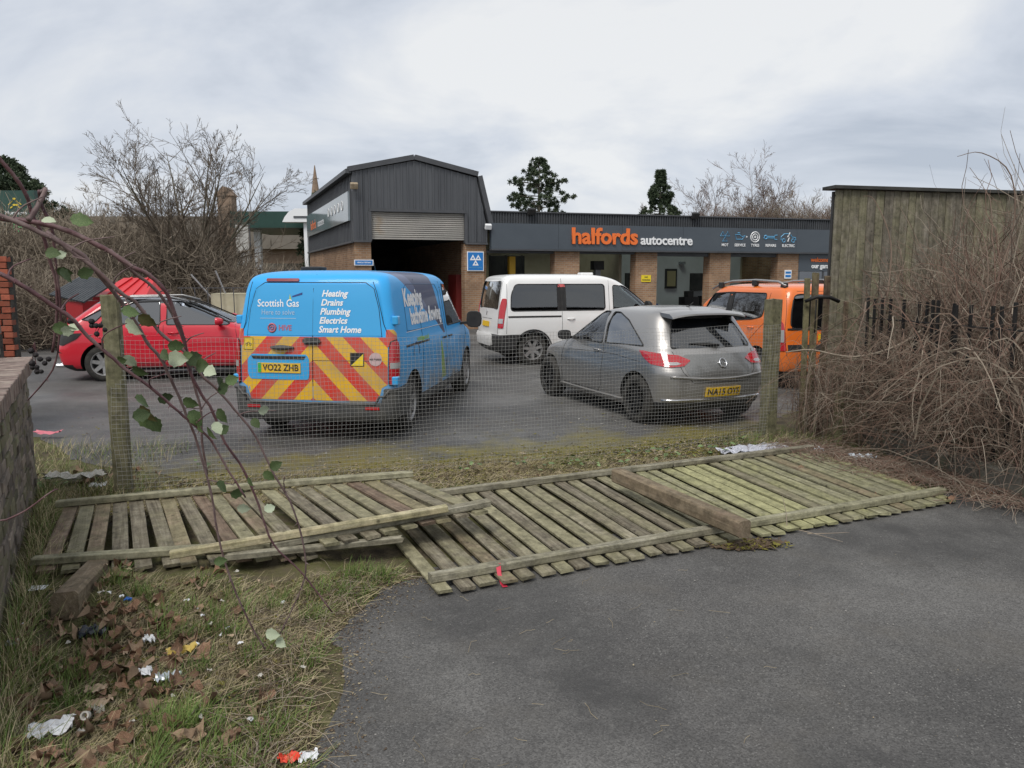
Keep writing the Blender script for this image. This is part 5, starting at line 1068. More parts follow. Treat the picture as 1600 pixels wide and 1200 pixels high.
def timber(name, p, q, w, h, mat, parent=None, roll=0.0, jag=0.004, up=None, seg=6, bend=0.0):
    """sawn board from p to q lying along its local x, slightly bowed, arrises knocked off"""
    p = Vector(p); q = Vector(q); d = q-p; L_ = d.length; dx = d.normalized(); u = Vector(up or (0, 0, 1)); dy = u.cross(dx).normalized(); dz = dx.cross(dy)
    V = []; F = []; c = min(w, h)*.13
    ring_ = [(-w/2+c, -h/2), (w/2-c, -h/2), (w/2, -h/2+c), (w/2, h/2-c), (w/2-c, h/2), (-w/2+c, h/2), (-w/2, h/2-c), (-w/2, -h/2+c)]
    for i in range(seg+1):
        t = i/seg; off = bend*4*t*(1-t)
        for a, b in ring_:
            V.append((L_*t+(rnd.uniform(-jag, jag)*2 if i in (0, seg) else 0), a+rnd.uniform(-jag, jag)*.35, b+rnd.uniform(-jag, jag)*.35+off))
    for i in range(seg):
        for k in range(8): F.append((i*8+k, i*8+(k+1) % 8, (i+1)*8+(k+1) % 8, (i+1)*8+k))
    F += [tuple(range(8))[::-1], tuple(seg*8+k for k in range(8))]
    me = fixn(mesh(name, V, F, mat, True, sharp=28)); o = link(name, me, parent)
    M = Matrix((dx, dy, dz)).transposed().to_4x4() @ Matrix.Rotation(roll, 4, 'X'); M.translation = p-(Vector(parent.location) if parent else Vector()); o.matrix_local = M; return o
def lerp(a, b, t): return Vector(a).lerp(Vector(b), t)
RF0, RF1, RB1, RB0 = (-.44, 4.13, .035), (3.65, 6.0, .035), (3.16, 7.84, .045), (-1.22, 5.86, .035)
rp = empty('fallen_fence_panel', (1.2, 6.0, 0), 0, 'long green-stained slatted fence panel lying flat on the asphalt at the right', 'fence panel', 'fallen slatted fence panels')
def loc(o, root): return o
n = 34
for i in range(n):
    t = (i+.5)/n; a = lerp(RF0, RF1, t); b = lerp(RB0, RB1, t); w = .098 if i != 2 else .105; g = rnd.uniform(-.012, .012); d = (a-b).normalized()*rnd.uniform(-.015, .02)
    m = panel_green if i > 16 and rnd.random() < .8 else (panel_w if rnd.random() < .8 else brown_w)
    loc(timber('slat', b+Vector((g, 0, 0)), a+d+Vector((g, 0, 0)), w*rnd.uniform(.93, 1.04), .020, m, rp, jag=.004, roll=rnd.uniform(-.05, .05), bend=rnd.uniform(-.004, .008)), rp)
def on(F0, F1, B0, B1, s, t, z): p = lerp(lerp(F0, F1, t), lerp(B0, B1, t), s); p.z = z; return p
fr = lambda s, t, z: on(RF0, RF1, RB0, RB1, s, t, z)
loc(timber('rail', fr(.085, .005, .072), fr(.085, .52, .074), .075, .050, rail_w, rp, jag=.003), rp); loc(timber('rail', fr(.085, .524, .074), fr(.085, 1.0, .072), .075, .050, rail_w, rp, jag=.003), rp)
loc(timber('rail', fr(.97, .02, .075), fr(.97, .62, .078), .07, .05, rail_w, rp), rp); loc(timber('rail', fr(.97, .624, .078), fr(.97, .995, .078), .07, .05, rail_w, rp), rp)
tag(timber('fence_post', (.88, 6.18, .20), (1.555, 4.86, .175), .105, .115, brown_post, jag=.003, seg=8), 'square timber post lying across the long fallen panel', 'fence post', 'loose fence posts')
# left panel, broken and sagging: front line in two pieces
lp_ = empty('fallen_fence_panel', (-2.0, 5.0, 0), 0, 'shorter broken fence panel at the left with its right end resting on the longer one', 'fence panel', 'fallen slatted fence panels')
LA, LB, LC, LD = (-2.85, 4.27, .10), (-1.21, 4.60, .085), (-1.19, 4.53, .17), (-.16, 5.10, .225); BA, BB = (-3.42, 5.47, .13), (-.83, 6.16, .18)
n1 = 12
for i in range(n1):
    t = (i+.5)/n1; a = lerp(LA, LB, t); b = lerp(BA, BB, .02+t*.50); loc(timber('slat', b, a+Vector((rnd.uniform(-.02, .02), rnd.uniform(-.02, .02), 0)), .096, .020, brown_w if i in (0, 2, 6, 8, 10) else panel_w, lp_, roll=rnd.uniform(-.05, .05)), lp_)
n2 = 9
for i in range(n2):
    t = (i+.5)/n2; a = lerp(LC, LD, t); b = lerp(BA, BB, .54+t*.45); loc(timber('slat', b, a+Vector((rnd.uniform(-.02, .02), rnd.uniform(-.02, .02), 0)), .096, .020, panel_w if i not in (5, 6) else brown_w, lp_, roll=rnd.uniform(-.04, .04)), lp_)
loc(timber('rail', lerp(LA, BA, .10)+Vector((.0, 0, .035)), lerp(LB, BB, .10)+Vector((-.05, 0, .04)), .075, .045, rail_w, lp_), lp_)
loc(timber('rail', lerp(LC, BB, .07)+Vector((-.35, -.08, .0)), lerp(LD, BB, .08)+Vector((.05, 0, .04)), .075, .045, rail_w, lp_), lp_)
loc(timber('rail', Vector(BA)+Vector((.02, 0, .035)), Vector(BB)+Vector((.0, 0, .035)), .07, .045, rail_w, lp_, seg=10, bend=.01), lp_)
loc(timber('split_rail', (-1.75, 4.45, .14), (-.72, 4.74, .15), .05, .04, rail_w, lp_, jag=.008), lp_)
tag(timber('loose_batten', (-2.06, 4.36, .185), (-.44, 4.96, .29), .055, .045, pale_w, jag=.002, seg=8), 'pale clean timber batten lying on top of the broken left panel', 'batten')
tag(timber('fence_post', (-2.60, 4.62, .03), (-2.33, 3.74, .14), .13, .15, brown_post, jag=.003, seg=6), 'thick post stub under the front edge of the left fallen panel', 'fence post', 'loose fence posts')
# ------------------------------------------------------------ wire mesh fence between two posts
wf = empty('wire_mesh_fence', (-.2, 7.3, 0), 0, 'square wire mesh netting between two mossy timber posts in front of the parked vehicles', 'mesh fence')
PA, PB = Vector((-3.32, 6.28, 0)), Vector((2.91, 8.45, 0))
def upost(name, base, w, h, parent, off, lean=(0, 0)):
    V = []; F = []; c = w*.12; rg = [(-w/2+c, -w/2), (w/2-c, -w/2), (w/2, -w/2+c), (w/2, w/2-c), (w/2-c, w/2), (-w/2+c, w/2), (-w/2, w/2-c), (-w/2, -w/2+c)]; S = 9
    for i in range(S+1):
        z = -.1+(h+.1)*i/S
        for a, b in rg: V.append((a+lean[0]*z+rnd.uniform(-.002, .002), b+lean[1]*z+rnd.uniform(-.002, .002), z+(rnd.uniform(-.008, .008) if i == S else 0)))
    for i in range(S):
        for k in range(8): F.append((i*8+k, i*8+(k+1) % 8, (i+1)*8+(k+1) % 8, (i+1)*8+k))
    F += [tuple(range(8))[::-1], tuple(S*8+k for k in range(8))]
    return link(name, fixn(mesh(name, V, F, postv_w, True, sharp=28)), parent, loc=Vector(base)-off, rot=(0, 0, R(19)))
o0 = Vector(wf.location)
upost('post', PA, .135, 1.70, wf, o0); upost('post', PB, .150, 1.61, wf, o0)
def wire_mesh():
    d = PB-PA; L_ = d.length; nrm = Vector((-d.y, d.x, 0)).normalized()*-1; s = .036; nv = int(L_/s)+4; nh = 37; K = 19
    def pos(a, h):      # a along 0..1, h 0..1 up; sags and bellies
        top = 1.335-.035*np.sin(np.pi*a)-.01*np.sin(a*40); z = .0+h*top; bel = .05*np.sin(np.pi*a)*np.sin(h*2.2+.4)+.012*np.sin(a*23+h*5)+.008*np.sin(a*61-h*9)
        al = a+.0012*np.sin(h*11+a*30)
        x = PA.x+d.x*al+nrm.x*(.075+bel); y = PA.y+d.y*al+nrm.y*(.075+bel)-.0*z; return np.stack([x, y, z], -1)
    a = np.linspace(-.006, 1.008, nv)[:, None]*np.ones((1, K)); h = np.ones((nv, 1))*np.linspace(0, 1, K)[None, :]
    V1, F1 = tubes(pos(a, h), np.full((nv, K), .00105), 4)
    K2 = 90; a = np.ones((nh, 1))*np.linspace(-.006, 1.008, K2)[None, :]; h = np.linspace(0, 1, nh)[:, None]*np.ones((1, K2))
    V2, F2 = tubes(pos(a, h), np.full((nh, K2), .00105), 4)
    V = np.concatenate([V1, V2])-np.array(o0)[None, :]; me = np_mesh('wire_netting', V, np.concatenate([F1, F2+len(V1)]), nmat('galvanised_wire', [(.27, .265, .25), (.42, .42, .41)], 6, rough=.5, metal=.25, bump=0), True)
    tag(link('wire_netting', me, wf), kind='stuff')
wire_mesh()
# ------------------------------------------------------------ brick walls at the left
br_grey = nmat('sooty_brick', [(.075, .065, .055), (.13, .11, .092), (.20, .165, .135), (.15, .155, .085)], 5, rough=.9, bump=.5, bscale=60, bdist=.006, objvar=.35)
br_pink = nmat('coping_brick', [(.10, .075, .065), (.20, .15, .13), (.30, .25, .21)], 7, rough=.9, bump=.5, bscale=60, bdist=.005, objvar=.25)
br_red = nmat('red_brick', [(.20, .055, .035), (.29, .085, .05), (.24, .09, .06)], 6, rough=.9, bump=.4, bscale=60, bdist=.005, objvar=.3)
mortar = nmat('old_mortar', [(.03, .027, .022), (.08, .072, .06)], 12, rough=.95, bump=.6, bscale=60)
def brick_mesh(name, l, w, h, mat, seed):
    r = random.Random(seed); V = []
    for x in (0, l):
        for y in (0, w):
            for z in (0, h): V.append((x+r.uniform(-.003, .003), y+r.uniform(-.003, .003), z+r.uniform(-.002, .002)))
    me = mesh(name, V, [(0, 1, 3, 2), (4, 6, 7, 5), (0, 4, 5, 1), (2, 3, 7, 6), (0, 2, 6, 4), (1, 5, 7, 3)], mat); return bevel(me, .004, 1)
def brick_wall(root, L_, courses, mats, tp=.34, z0=0.0, cope=True, ends=False):
    """local x along the wall, visible face at y = 0, body towards +y"""
    vs = [brick_mesh('brick', .215, .10, .065, m, s) for s, m in enumerate(mats*2)]; hv = [brick_mesh('brick', .10, .10, .065, m, s+9) for s, m in enumerate(mats)]
    mb = MB(); mb.box((.0, .022, z0-.2), (L_, tp, z0+courses*.075)); mb.obj('mortar_core', mortar, root)
    for c in range(courses):
        x = 0.0 if c % 2 == 0 else -.1125
        while x < L_-.02:
            z = z0+c*.075+.005
            if x < 0: link('brick', rnd.choice(hv), root, loc=(x+.115, rnd.uniform(-.006, .006), z))
            elif x+.215 > L_+.03: link('brick', rnd.choice(hv), root, loc=(L_-.10, rnd.uniform(-.006, .006), z))
            else: link('brick', rnd.choice(vs), root, loc=(x, rnd.uniform(-.008, .008), z), rot=(0, rnd.uniform(-.006, .006), rnd.uniform(-.008, .008)))
            x += .225
    if cope:
        zc = z0+courses*.075+.006; cm = [brick_mesh('coping_brick', .0615, tp+.07, .11, br_pink, s+30) for s in range(3)]
        x = 0.0
        while x < L_: link('coping_brick', rnd.choice(cm), root, loc=(x, -.045+rnd.uniform(-.005, .005), zc), rot=(rnd.uniform(-.01, .01), 0, rnd.uniform(-.02, .02))); x += .0755
pa, pb = Vector((-1.95, 2.45, 0)), Vector((-4.17, 6.45, 0)); dd = pb-pa
lw = empty('brick_boundary_wall', pa, math.atan2(dd.y, dd.x), 'sooty brick boundary wall with pinkish brick on edge coping at the left edge', 'wall'); 
def side_wall():
    # face must look to +x: local +y is to the left of travel (away from us), which is what we need
    brick_wall(lw, dd.length, 14, [br_grey, br_grey, nmat('mossy_brick', [(.09, .085, .055), (.14, .13, .08), (.17, .14, .11)], 6, rough=.95, bump=.5, objvar=.3)])
side_wall()
pr_ = empty('red_brick_pier', (-7.1, 8.9, 0), R(8), 'tall red brick pier behind the boundary wall at the far left', 'wall'); brick_wall(pr_, 1.125, 28, [br_red, br_red], tp=.15, cope=False)
pw2 = empty('low_grey_brick_wall', (-7.0, 7.9, 0), R(25), 'low grey brick wall in front of the red pier', 'wall'); brick_wall(pw2, 1.35, 16, [br_grey], tp=.3, cope=True)
# ------------------------------------------------------------ board fence, palings, iron railings at the right
bw = empty('tall_board_wall', (3.98, 9.5, 0), math.atan2(.65, 2.92), 'tall weathered timber board wall rising behind the brambles at the right', 'board fence')
x = 0.0; pl_meshes = []
for s in range(5):
    w = .098+.006*s; V = []; F = []; S = 5; hh = 2.92
    for i in range(S+1):
        z = hh*i/S
        for a, b in ((0, 0), (w*.08, -.004), (w*.92, -.004), (w, 0), (w, .025), (0, .025)): V.append((a+rnd.uniform(-.001, .001), b+rnd.uniform(-.0015, .0015), z))
    for i in range(S):
        for k in range(6): F.append((i*6+k, i*6+(k+1) % 6, (i+1)*6+(k+1) % 6, (i+1)*6+k))
    F += [tuple(range(6))[::-1], tuple(S*6+k for k in range(6))]; pl_meshes.append((w, fixn(mesh('board', V, F, plank_v, True, sharp=28))))
while x < 5.6:
    w, me = rnd.choice(pl_meshes); link('board', me, bw, loc=(x, rnd.uniform(-.006, .008), rnd.uniform(-.01, 0))); x += w+.006
mb = MB(); mb.box((-.06, -.06, 2.925), (5.7, .20, 2.965)); mb.obj('felt_roof_edge', nmat('roof_felt', [(.03, .03, .028), (.06, .06, .055)], 5, bump=.3), bw)
mb = MB(); mb.box((0, .05, 0), (5.6, .09, 2.9)); mb.obj('backing_sheet', dark_int, bw)
iron = nmat('black_iron', [(.012, .012, .013), (.03, .028, .026)], 10, rough=.6, bump=.2, metal=.3)
ra, rb = Vector((4.0, 8.5, 0)), Vector((4.27, 6.1, 0)); rd = (rb-ra).normalized()
ir = empty('iron_railings', ra, 0, 'black iron railings on a low stone kerb, overgrown with brambles', 'railings')
rc = Vector((4.9, 3.0, 0))
bar_me = None
def rail_pt(s): return ra+rd*s if s < 3.2 else ra+rd*s
Ltot = 4.6; k = 0
for s in np.arange(.0, Ltot, .135):
    if k % 9 == 4: k += 1; continue
    mb = MB(); lean = (rnd.uniform(-.05, .05), rnd.uniform(-.03, .03)); p = rd*s; h = 1.62+rnd.uniform(-.03, .02)
    mb.bar(p+Vector((0, 0, .2)), p+Vector((lean[0], lean[1], h)), .024, .024, up=(0, 1, 0)); mb.obj('bar', iron, ir); k += 1
for z in (1.40, .42): mb = MB(); mb.bar(Vector((0, 0, z)), rd*Ltot+Vector((0, 0, z)), .045, .012); mb.obj('rail', iron, ir)
stone = nmat('kerb_stone', [(.07, .065, .055), (.13, .12, .10), (.10, .11, .06)], 4, rough=.95, bump=.5, bscale=30, objvar=.2)
s = 0.0
while s < Ltot:
    l = rnd.uniform(.5, .8); mb = MB(); M = Matrix.Translation(rd*s+Vector((0, 0, 0))) @ Matrix.Rotation(math.atan2(rd.y, rd.x), 4, 'Z'); mb.box((0, -.14, -.05), (l-.012, .14, .24+rnd.uniform(-.01, .01)), 0, M); link('kerb_stone', bevel(mb.mesh('kerb_stone', stone), .02), ir); s += l
for i, (x, y, h, w) in enumerate(((3.36, 8.62, 1.86, .06), (3.47, 8.66, 1.92, .075), (3.60, 8.70, 1.88, .07), (3.78, 8.6, 1.60, .05), (3.62, 8.25, .62, .11), (3.80, 8.2, .50, .12))):
    o = timber('paling', (0, 0, 0), (rnd.uniform(-.03, .03), 0, h), w, .035, dpost_w if i < 4 else post_w, up=(0, 1, 0)); o.location = (x, y, -.02)
    tag(o, ['thin dark paling nearest the orange vehicle', 'middle dark paling under the black bracket', 'right dark paling against the board wall', 'short dark paling just left of the railings', 'broken mossy stump below the dark palings', 'second broken stump nearer the brambles'][i], 'fence paling', 'old fence palings')
mb = MB(); mb.tube([(3.30, 8.55, 1.58), (3.40, 8.50, 1.63), (3.55, 8.50, 1.63), (3.68, 8.55, 1.58)], .022, 6); mb.bar((3.43, 8.56, 1.60), (3.43, 8.56, 1.22), .012, .012); tag(mb.obj('iron_bracket', iron, None, True), 'curved black iron bracket hooked over the old palings', 'bracket')
# ------------------------------------------------------------ trees, shrubs, far buildings
bark = nmat('bark', [(.075, .065, .05), (.13, .115, .09), (.10, .10, .06)], 8, rough=.95, bump=.4)
twig_m = nmat('bare_twigs', [(.095, .075, .058), (.16, .13, .10)], .6, rough=.9, bump=0)
twig_r = nmat('reddish_twigs', [(.13, .085, .065), (.20, .15, .125)], .6, rough=.9, bump=0)
twig_t = nmat('tan_twigs', [(.19, .155, .115), (.29, .245, .19)], 1.2, rough=.9, bump=0)
conif = nmat('pine_needles', [(.030, .045, .026), (.055, .078, .042), (.085, .105, .058)], 1.3, detail=4, rough=.7, bump=0)
def grow(seed, h, spread, trunk_h, r0, nlimb, levels=(5, 6, 5), up=.35, K=6, wander=.22, top=1.0):
    """a bare tree: arrays of limb centre lines, thick limbs first"""
    r = random.Random(seed); out = []
    def branch(p, d, L_, rad, tip, trop):
        pts = [p.copy()]; rs = [rad]; dd = d.normalized()
        for k in range(1, K):
            dd = (dd+Vector((r.uniform(-1, 1), r.uniform(-1, 1), r.uniform(-1, 1)))*wander*.5+Vector((0, 0, trop))*.18).normalized(); pts.append(pts[-1]+dd*L_/(K-1)); rs.append(rad+(tip-rad)*k/(K-1))
        return pts, rs, dd
    trunk, rs, _ = branch(Vector((0, 0, -.1)), Vector((0, 0, 1)), trunk_h, r0, r0*.8, .2)
    out.append((trunk, rs, 0)); lim = []
    for i in range(nlimb):
        a = 2*math.pi*(i+r.uniform(-.3, .3))/nlimb; tilt = r.uniform(.15, 1.0)*spread; st = trunk[r.choice([2, 3, 4, 5])] if nlimb > 5 else trunk[-1]
        d = Vector((math.cos(a)*tilt, math.sin(a)*tilt, 1)); L_ = h*r.uniform(.50, .78)*(1.08-.25*tilt/max(spread, .1)); b = branch(st, d, L_, r0*r.uniform(.35, .6), r0*.06, up); out.append((b[0], b[1], 1)); lim.append((b, L_, 1))
    cur = lim
    for lv, nb in enumerate(levels):
        nx = []
        for (pts, rs, _), L_, _l in cur:
            for j in range(nb):
                t = r.uniform(.22, .98); f = t*(K-1); k = min(K-2, int(f)); p = pts[k].lerp(pts[k+1], f-k); d0 = (pts[k+1]-pts[k]).normalized(); rv = Vector((r.gauss(0, 1), r.gauss(0, 1), r.gauss(0, .6))); rv = (rv-d0*rv.dot(d0)).normalized()
                ang = r.uniform(.4, .95); d = d0*math.cos(ang)+rv*math.sin(ang); l2 = L_*r.uniform(.28, .52)*(1.1-.4*t); rad = max(.004, rs[k]*.55); b = branch(p, d, l2, rad, max(.003, rad*.3), up*.7); out.append((b[0], b[1], 2+lv)); nx.append((b, l2, 2))
        cur = nx
    return out
def tree_obj(name, label, loc_, seed, mat_b, mat_t, group=None, minr=.006, cat='tree', rz=0, **kw):
    br = grow(seed, **kw); root = empty(name, loc_, rz, label, cat, group)
    P = np.array([[tuple(p) for p in b[0]] for b in br]); Rr = np.array([[max(minr, x) for x in b[1]] for b in br]); lv = np.array([b[2] for b in br])
    V, F = tubes(P[lv <= 0], Rr[lv <= 0], 8); link('trunk', np_mesh('trunk', V, F, mat_b, True), root)
    for k in np.where(lv == 1)[0]: V, F = tubes(P[k:k+1], Rr[k:k+1], 5); link('limb', np_mesh('limb', V, F, mat_b, True), root)
    V, F = tubes(P[lv > 1], Rr[lv > 1], 3); tag(link('crown', np_mesh('crown', V, F, mat_t), root), kind='stuff'); return root
tree_obj('bare_tree', 'large bare spreading tree rising above the hedge left of the garage', (-11.55, 28.0, 0), 4, bark, twig_m, h=7.9, spread=1.0, trunk_h=2.0, r0=.15, nlimb=17, levels=(10, 8, 5), up=.22, minr=.0055, wander=.16)
# conifers: needle tufts on whorled boughs
def conifer(name, label, loc_, seed, z0, z1, rad, shape, n, mat=conif, size=.22, group=None, cone=True, lean=0, nlf=34):
    r = np.random.RandomState(seed); root = empty(name, loc_, 0, label, 'tree', group)
    mb = MB(); mb.tube([(0, 0, -.1), (lean*.5, 0, z0*.6), (lean, 0, z1*.95)], [.20, .15, .03], 7); mb.obj('trunk', bark, root, True)
    C_ = []
    for i in range(n):
        t = r.uniform(0, 1)**.9; z = z0+(z1-z0)*t; rr = shape(t)*rad*(.55+.45*math.sqrt(r.uniform()))*(1+.25*math.sin(z*5.3+seed)); a = r.uniform(0, 2*np.pi); rr *= 1+.22*math.sin(a*3+z*2.1); C_.append((rr*math.cos(a)+lean*t, rr*math.sin(a), z-.18*rr))
    C_ = np.array(C_); m = nlf; base = np.repeat(C_, m, 0); N_ = len(base); d = r.normal(size=(N_, 3)); d[:, 2] += .35; d /= np.linalg.norm(d, axis=1, keepdims=True); L_ = size*r.uniform(.4, 1.0, (N_, 1)); side = np.cross(d, r.normal(size=(N_, 3))); side /= np.linalg.norm(side, axis=1, keepdims=True)+1e-9; side *= size*.085
    p0 = base+d*L_*.15; V = np.stack([p0-side*.6, p0+side*.6, base+d*L_+side, base+d*L_-side], 1).reshape(-1, 3); F = np.arange(N_*4).reshape(-1, 4); tag(link('crown', np_mesh('crown', V, F, mat), root), kind='stuff')
    mb = MB()
    for i in range(0, n, 4): c = C_[i]; mb.tube([(lean*(c[2]/z1), 0, c[2]-.1), (c[0]*.6, c[1]*.6, c[2]-.02), tuple(c)], [.03, .02, .01], 3)
    tag(mb.obj('boughs', bark, root), kind='stuff'); return root
conifer('pine_tree', 'tall dark pine behind the garage roof left of the wording', (1.60, 46, 0), 3, 4.2, 8.9, 1.65, lambda t: (.92 if t < .12 else .62+.38*math.sin(min(1, (t-.1)*1.25)*math.pi)**.7) if t < .8 else max(.18, 1.0-(t-.62)*2.1), 330, nlf=80)
conifer('pine_tree', 'smaller cone shaped conifer behind the garage roof right of centre', (9.0, 47, 0), 8, 3.6, 8.3, 1.95, lambda t: max(.08, 1-t*.95), 330, nlf=80)
conifer('evergreen_tree', 'broad dark evergreen at the far left behind the price sign', (-30.2, 46, 0), 5, 1.5, 8.9, 3.4, lambda t: math.sqrt(max(.02, 1-(t*1.02)**2.4)), 900, size=.36, nlf=70)
conifer('evergreen_tree', 'dark evergreen half hidden behind the left flank of the garage', (-12.5, 50, 0), 6, 2.5, 7.2, 1.5, lambda t: max(.15, 1-t*.85), 260, size=.42)
gname = 'bare trees behind the garage roof'
for i, (x, y, h, sp, sd, nl, m, lb) in enumerate(((16.6, 52, 9.2, .5, 21, 9, twig_r, 'tallest bare birch behind the right end of the garage roof'), (14.2, 54, 8.3, .42, 22, 7, twig_r, 'thin bare birch left of the tallest birch'), (12.0, 50, 6.3, .7, 23, 8, twig_r, 'low bushy bare tree beside the small conifer'), (18.6, 50, 7.2, .6, 24, 9, twig_t, 'bare tree just right of the tallest birch'), (20.6, 52, 7.4, .6, 25, 9, twig_r, 'bare tree above the left corner of the board wall'),
                              (22.9, 52, 7.0, .6, 26, 9, twig_t, 'bare tree right of the board wall corner'), (10.4, 56, 5.9, .8, 27, 7, twig_r, 'faint bare shrub right behind the conifer'), (25.4, 55, 7.0, .6, 31, 8, twig_r, 'bare tree farthest right behind the board wall'))):
    tree_obj('bare_tree', lb, (x, y, 0), sd, bark, m, gname, minr=.008, h=h*1.10, spread=sp, trunk_h=h*.22, r0=.10, nlimb=nl+3, levels=(9, 7, 4), up=.38, wander=.16, rz=i)
for i, (x, y, h, sd, lb) in enumerate(((-22.3, 37, 5.4, 41, 'bare shrub just right of the price sign'), (-19.9, 36, 6.5, 42, 'tall pale bare shrub left of the large bare tree'), (-17.8, 36, 5.6, 43, 'bare shrub left behind the large bare tree'))):
    tree_obj('bare_tree', lb, (x, y, 0), sd, bark, twig_t, 'bare shrubs rising out of the hedge', minr=.007, h=h, spread=.6, trunk_h=1.4, r0=.08, nlimb=14, levels=(8, 6, 4), up=.4, wander=.16, rz=i)
# brushwood hedge: a dense mass nobody could count
def brush(name, label, cat, pts_fn, n, K, L0, L1, rad, mats, seed, up=.6, wander=.35, parent=None, droop=0.0, sides=3, dirx=0.0, diry=0.0):
    r = np.random.RandomState(seed); P0 = pts_fn(r, n); d = r.normal(size=(n, 3)); d[:, 2] = np.abs(d[:, 2])*.5+up; d[:, 0] += dirx; d[:, 1] += diry; d /= np.linalg.norm(d, axis=1, keepdims=True)
    L_ = r.uniform(L0, L1, n)[:, None]; P = np.empty((n, K, 3)); P[:, 0] = P0
    for k in range(1, K):
        d = d+r.normal(size=(n, 3))*wander*.5; d[:, 2] -= droop*k/K; d /= np.linalg.norm(d, axis=1, keepdims=True); P[:, k] = P[:, k-1]+d*L_/(K-1)
    P[:, :, 2] = np.maximum(P[:, :, 2], .012); Rr = np.linspace(1, .35, K)[None, :]*rad*r.uniform(.5, 1.3, n)[:, None]
    V, F = tubes(P, Rr, sides); mi = np.repeat(r.randint(0, len(mats), n), (K-1)*sides); o = link(name, np_mesh(name, V, F, mats, False, mi), parent)
    return tag(o, label, cat, kind='stuff')
def hedge_pts(r, n):
    x = r.uniform(-31, -7.5, n); y = r.uniform(25.5, 31, n)+np.clip((-18-x)*.3, 0, 3); top = np.interp(x, [-31, -25, -20, -13, -10.5, -9, -7.5], [3.6, 4.2, 4.3, 4.0, 3.2, 2.0, 1.4])*(1+.12*np.sin(x*2.1)+.08*np.sin(x*5.3)); return np.stack([x, y, top*r.uniform(0, .8, n)], -1)
brush('brushwood_hedge', 'dense brown leafless brushwood hedge behind the parked red car', 'hedge', hedge_pts, 30000, 5, .6, 1.7, .013, [twig_m, twig_t, twig_t], 3, up=.35, wander=.6)
brush('brushwood_thicket', 'soft mass of bare twigs on the skyline behind the right half of the garage', 'trees', lambda r, n: np.stack([x_ := r.uniform(10.5, 30, n), r.uniform(50, 58, n), np.interp(x_, [10.5, 14, 17, 24, 30], [4.3, 5.6, 6.2, 5.8, 5.0])*r.uniform(.55, 1.0, n)], -1), 15000, 5, .7, 2.0, .010, [twig_r, twig_t, twig_r], 33, up=.9, wander=.35)
brush('brushwood_hedge', 'paler brushwood close behind the skips at the far left', 'hedge', lambda r, n: np.stack([r.uniform(-17.5, -11.5, n), r.uniform(19, 22.5, n), r.uniform(0, 1.5, n)], -1), 9000, 5, .5, 1.4, .010, [twig_t, twig_m], 13, up=.5, wander=.6)
# far supermarket and filling station
roofc = nmat('grey_brown_roof', [(.14, .125, .105), (.19, .17, .145)], 1.0, rough=.9, bump=.1); sm_brick = nmat('far_brick', [(.20, .14, .10), (.27, .20, .15)], 2.0, rough=.9, bump=0); grn = nmat('dark_green_fascia', [(.020, .052, .042), (.026, .064, .052)], 2, rough=.4, bump=0)
sm = empty('supermarket', (0, 0, 0), 0, 'long low brick supermarket with a grey roof and square turret beyond the hedge', 'building')
mb = MB(); mb.box((-46, 72, 0), (-8, 90, 4.6)); mb.obj('wall', sm_brick, sm); mb = MB(); mb.prism([(-47, 4.6), (-7, 4.6), (-10, 7.55), (-44, 7.55)], 71, 91); mb.obj('roof', roofc, sm)
mb = MB(); mb.box((-26.7, 70, 0), (-25.4, 71.3, 9.3)); mb.prism([(-26.85, 9.3), (-25.25, 9.3), (-25.9, 10.1), (-26.2, 10.1)], 69.9, 71.4); mb.obj('turret', sm_brick, sm)
for x in np.arange(-24, -9, 3.2): mb = MB(); mb.box((x, 71.9, 1.0), (x+1.8, 71.98, 3.2)); mb.obj('window', dark_int, sm)
fs = empty('filling_station', (0, 0, 0), 0, 'filling station canopy with a dark green band and white column', 'building')
mb = MB(); mb.box((-17.6, 48, 5.0), (-9.8, 56, 6.0)); mb.obj('canopy', grn, fs)
for x in (-16.6, -12.0): mb = MB(); mb.box((x-.2, 50, 0), (x+.2, 50.4, 5.05)); mb.obj('column', white_p, fs)
for x in (-17.4, -14.2): mb = MB(); mb.box((x-.35, 50.6, 0), (x+.35, 51.2, 1.8)); mb.obj('fuel_pump', nmat('pump_grey', [(.3, .3, .3), (.4, .4, .4)], 2, bump=0), fs)
mb = MB(); mb.box((-19.5, 53, .0), (-11, 55, 2.9)); mb.obj('kiosk', nmat('kiosk_wall', [(.30, .27, .22), (.38, .35, .30)], 2, bump=0), fs)
ws_ = empty('white_canopy_sign', (0, 0, 0), 0, 'white curved canopy end sign beside the left corner of the garage', 'sign')
mb = MB(); mb.prism([(-13.9, 5.25), (-12.3, 5.25), (-12.3, 6.05), (-13.1, 6.05), (-13.5, 5.85), (-13.75, 5.55)], 46.6, 47.4); mb.obj('canopy_end', white_p, ws_); mb = MB(); mb.box((-13.2, 46.55, 5.5), (-12.4, 46.59, 5.6)); mb.obj('dark_line', clad, ws_); mb = MB(); mb.box((-12.7, 46.9, 0), (-12.5, 47.1, 5.25)); mb.obj('column', white_p, ws_)
fb = empty('advert_flags', (0, 0, 0), 0, 'grey white banner on a post in front of the filling station', 'banner'); mb = MB(); mb.box((-12.95, 36.0, 2.45), (-12.35, 36.03, 4.35)); mb.obj('banner', nmat('banner_cloth', [(.4, .4, .38), (.5, .49, .46)], 3, bump=0), fb); mb = MB(); mb.tube([(-12.3, 36.05, 0), (-12.3, 36.05, 4.4)], .03, 5); mb.obj('post', trim_m, fb)
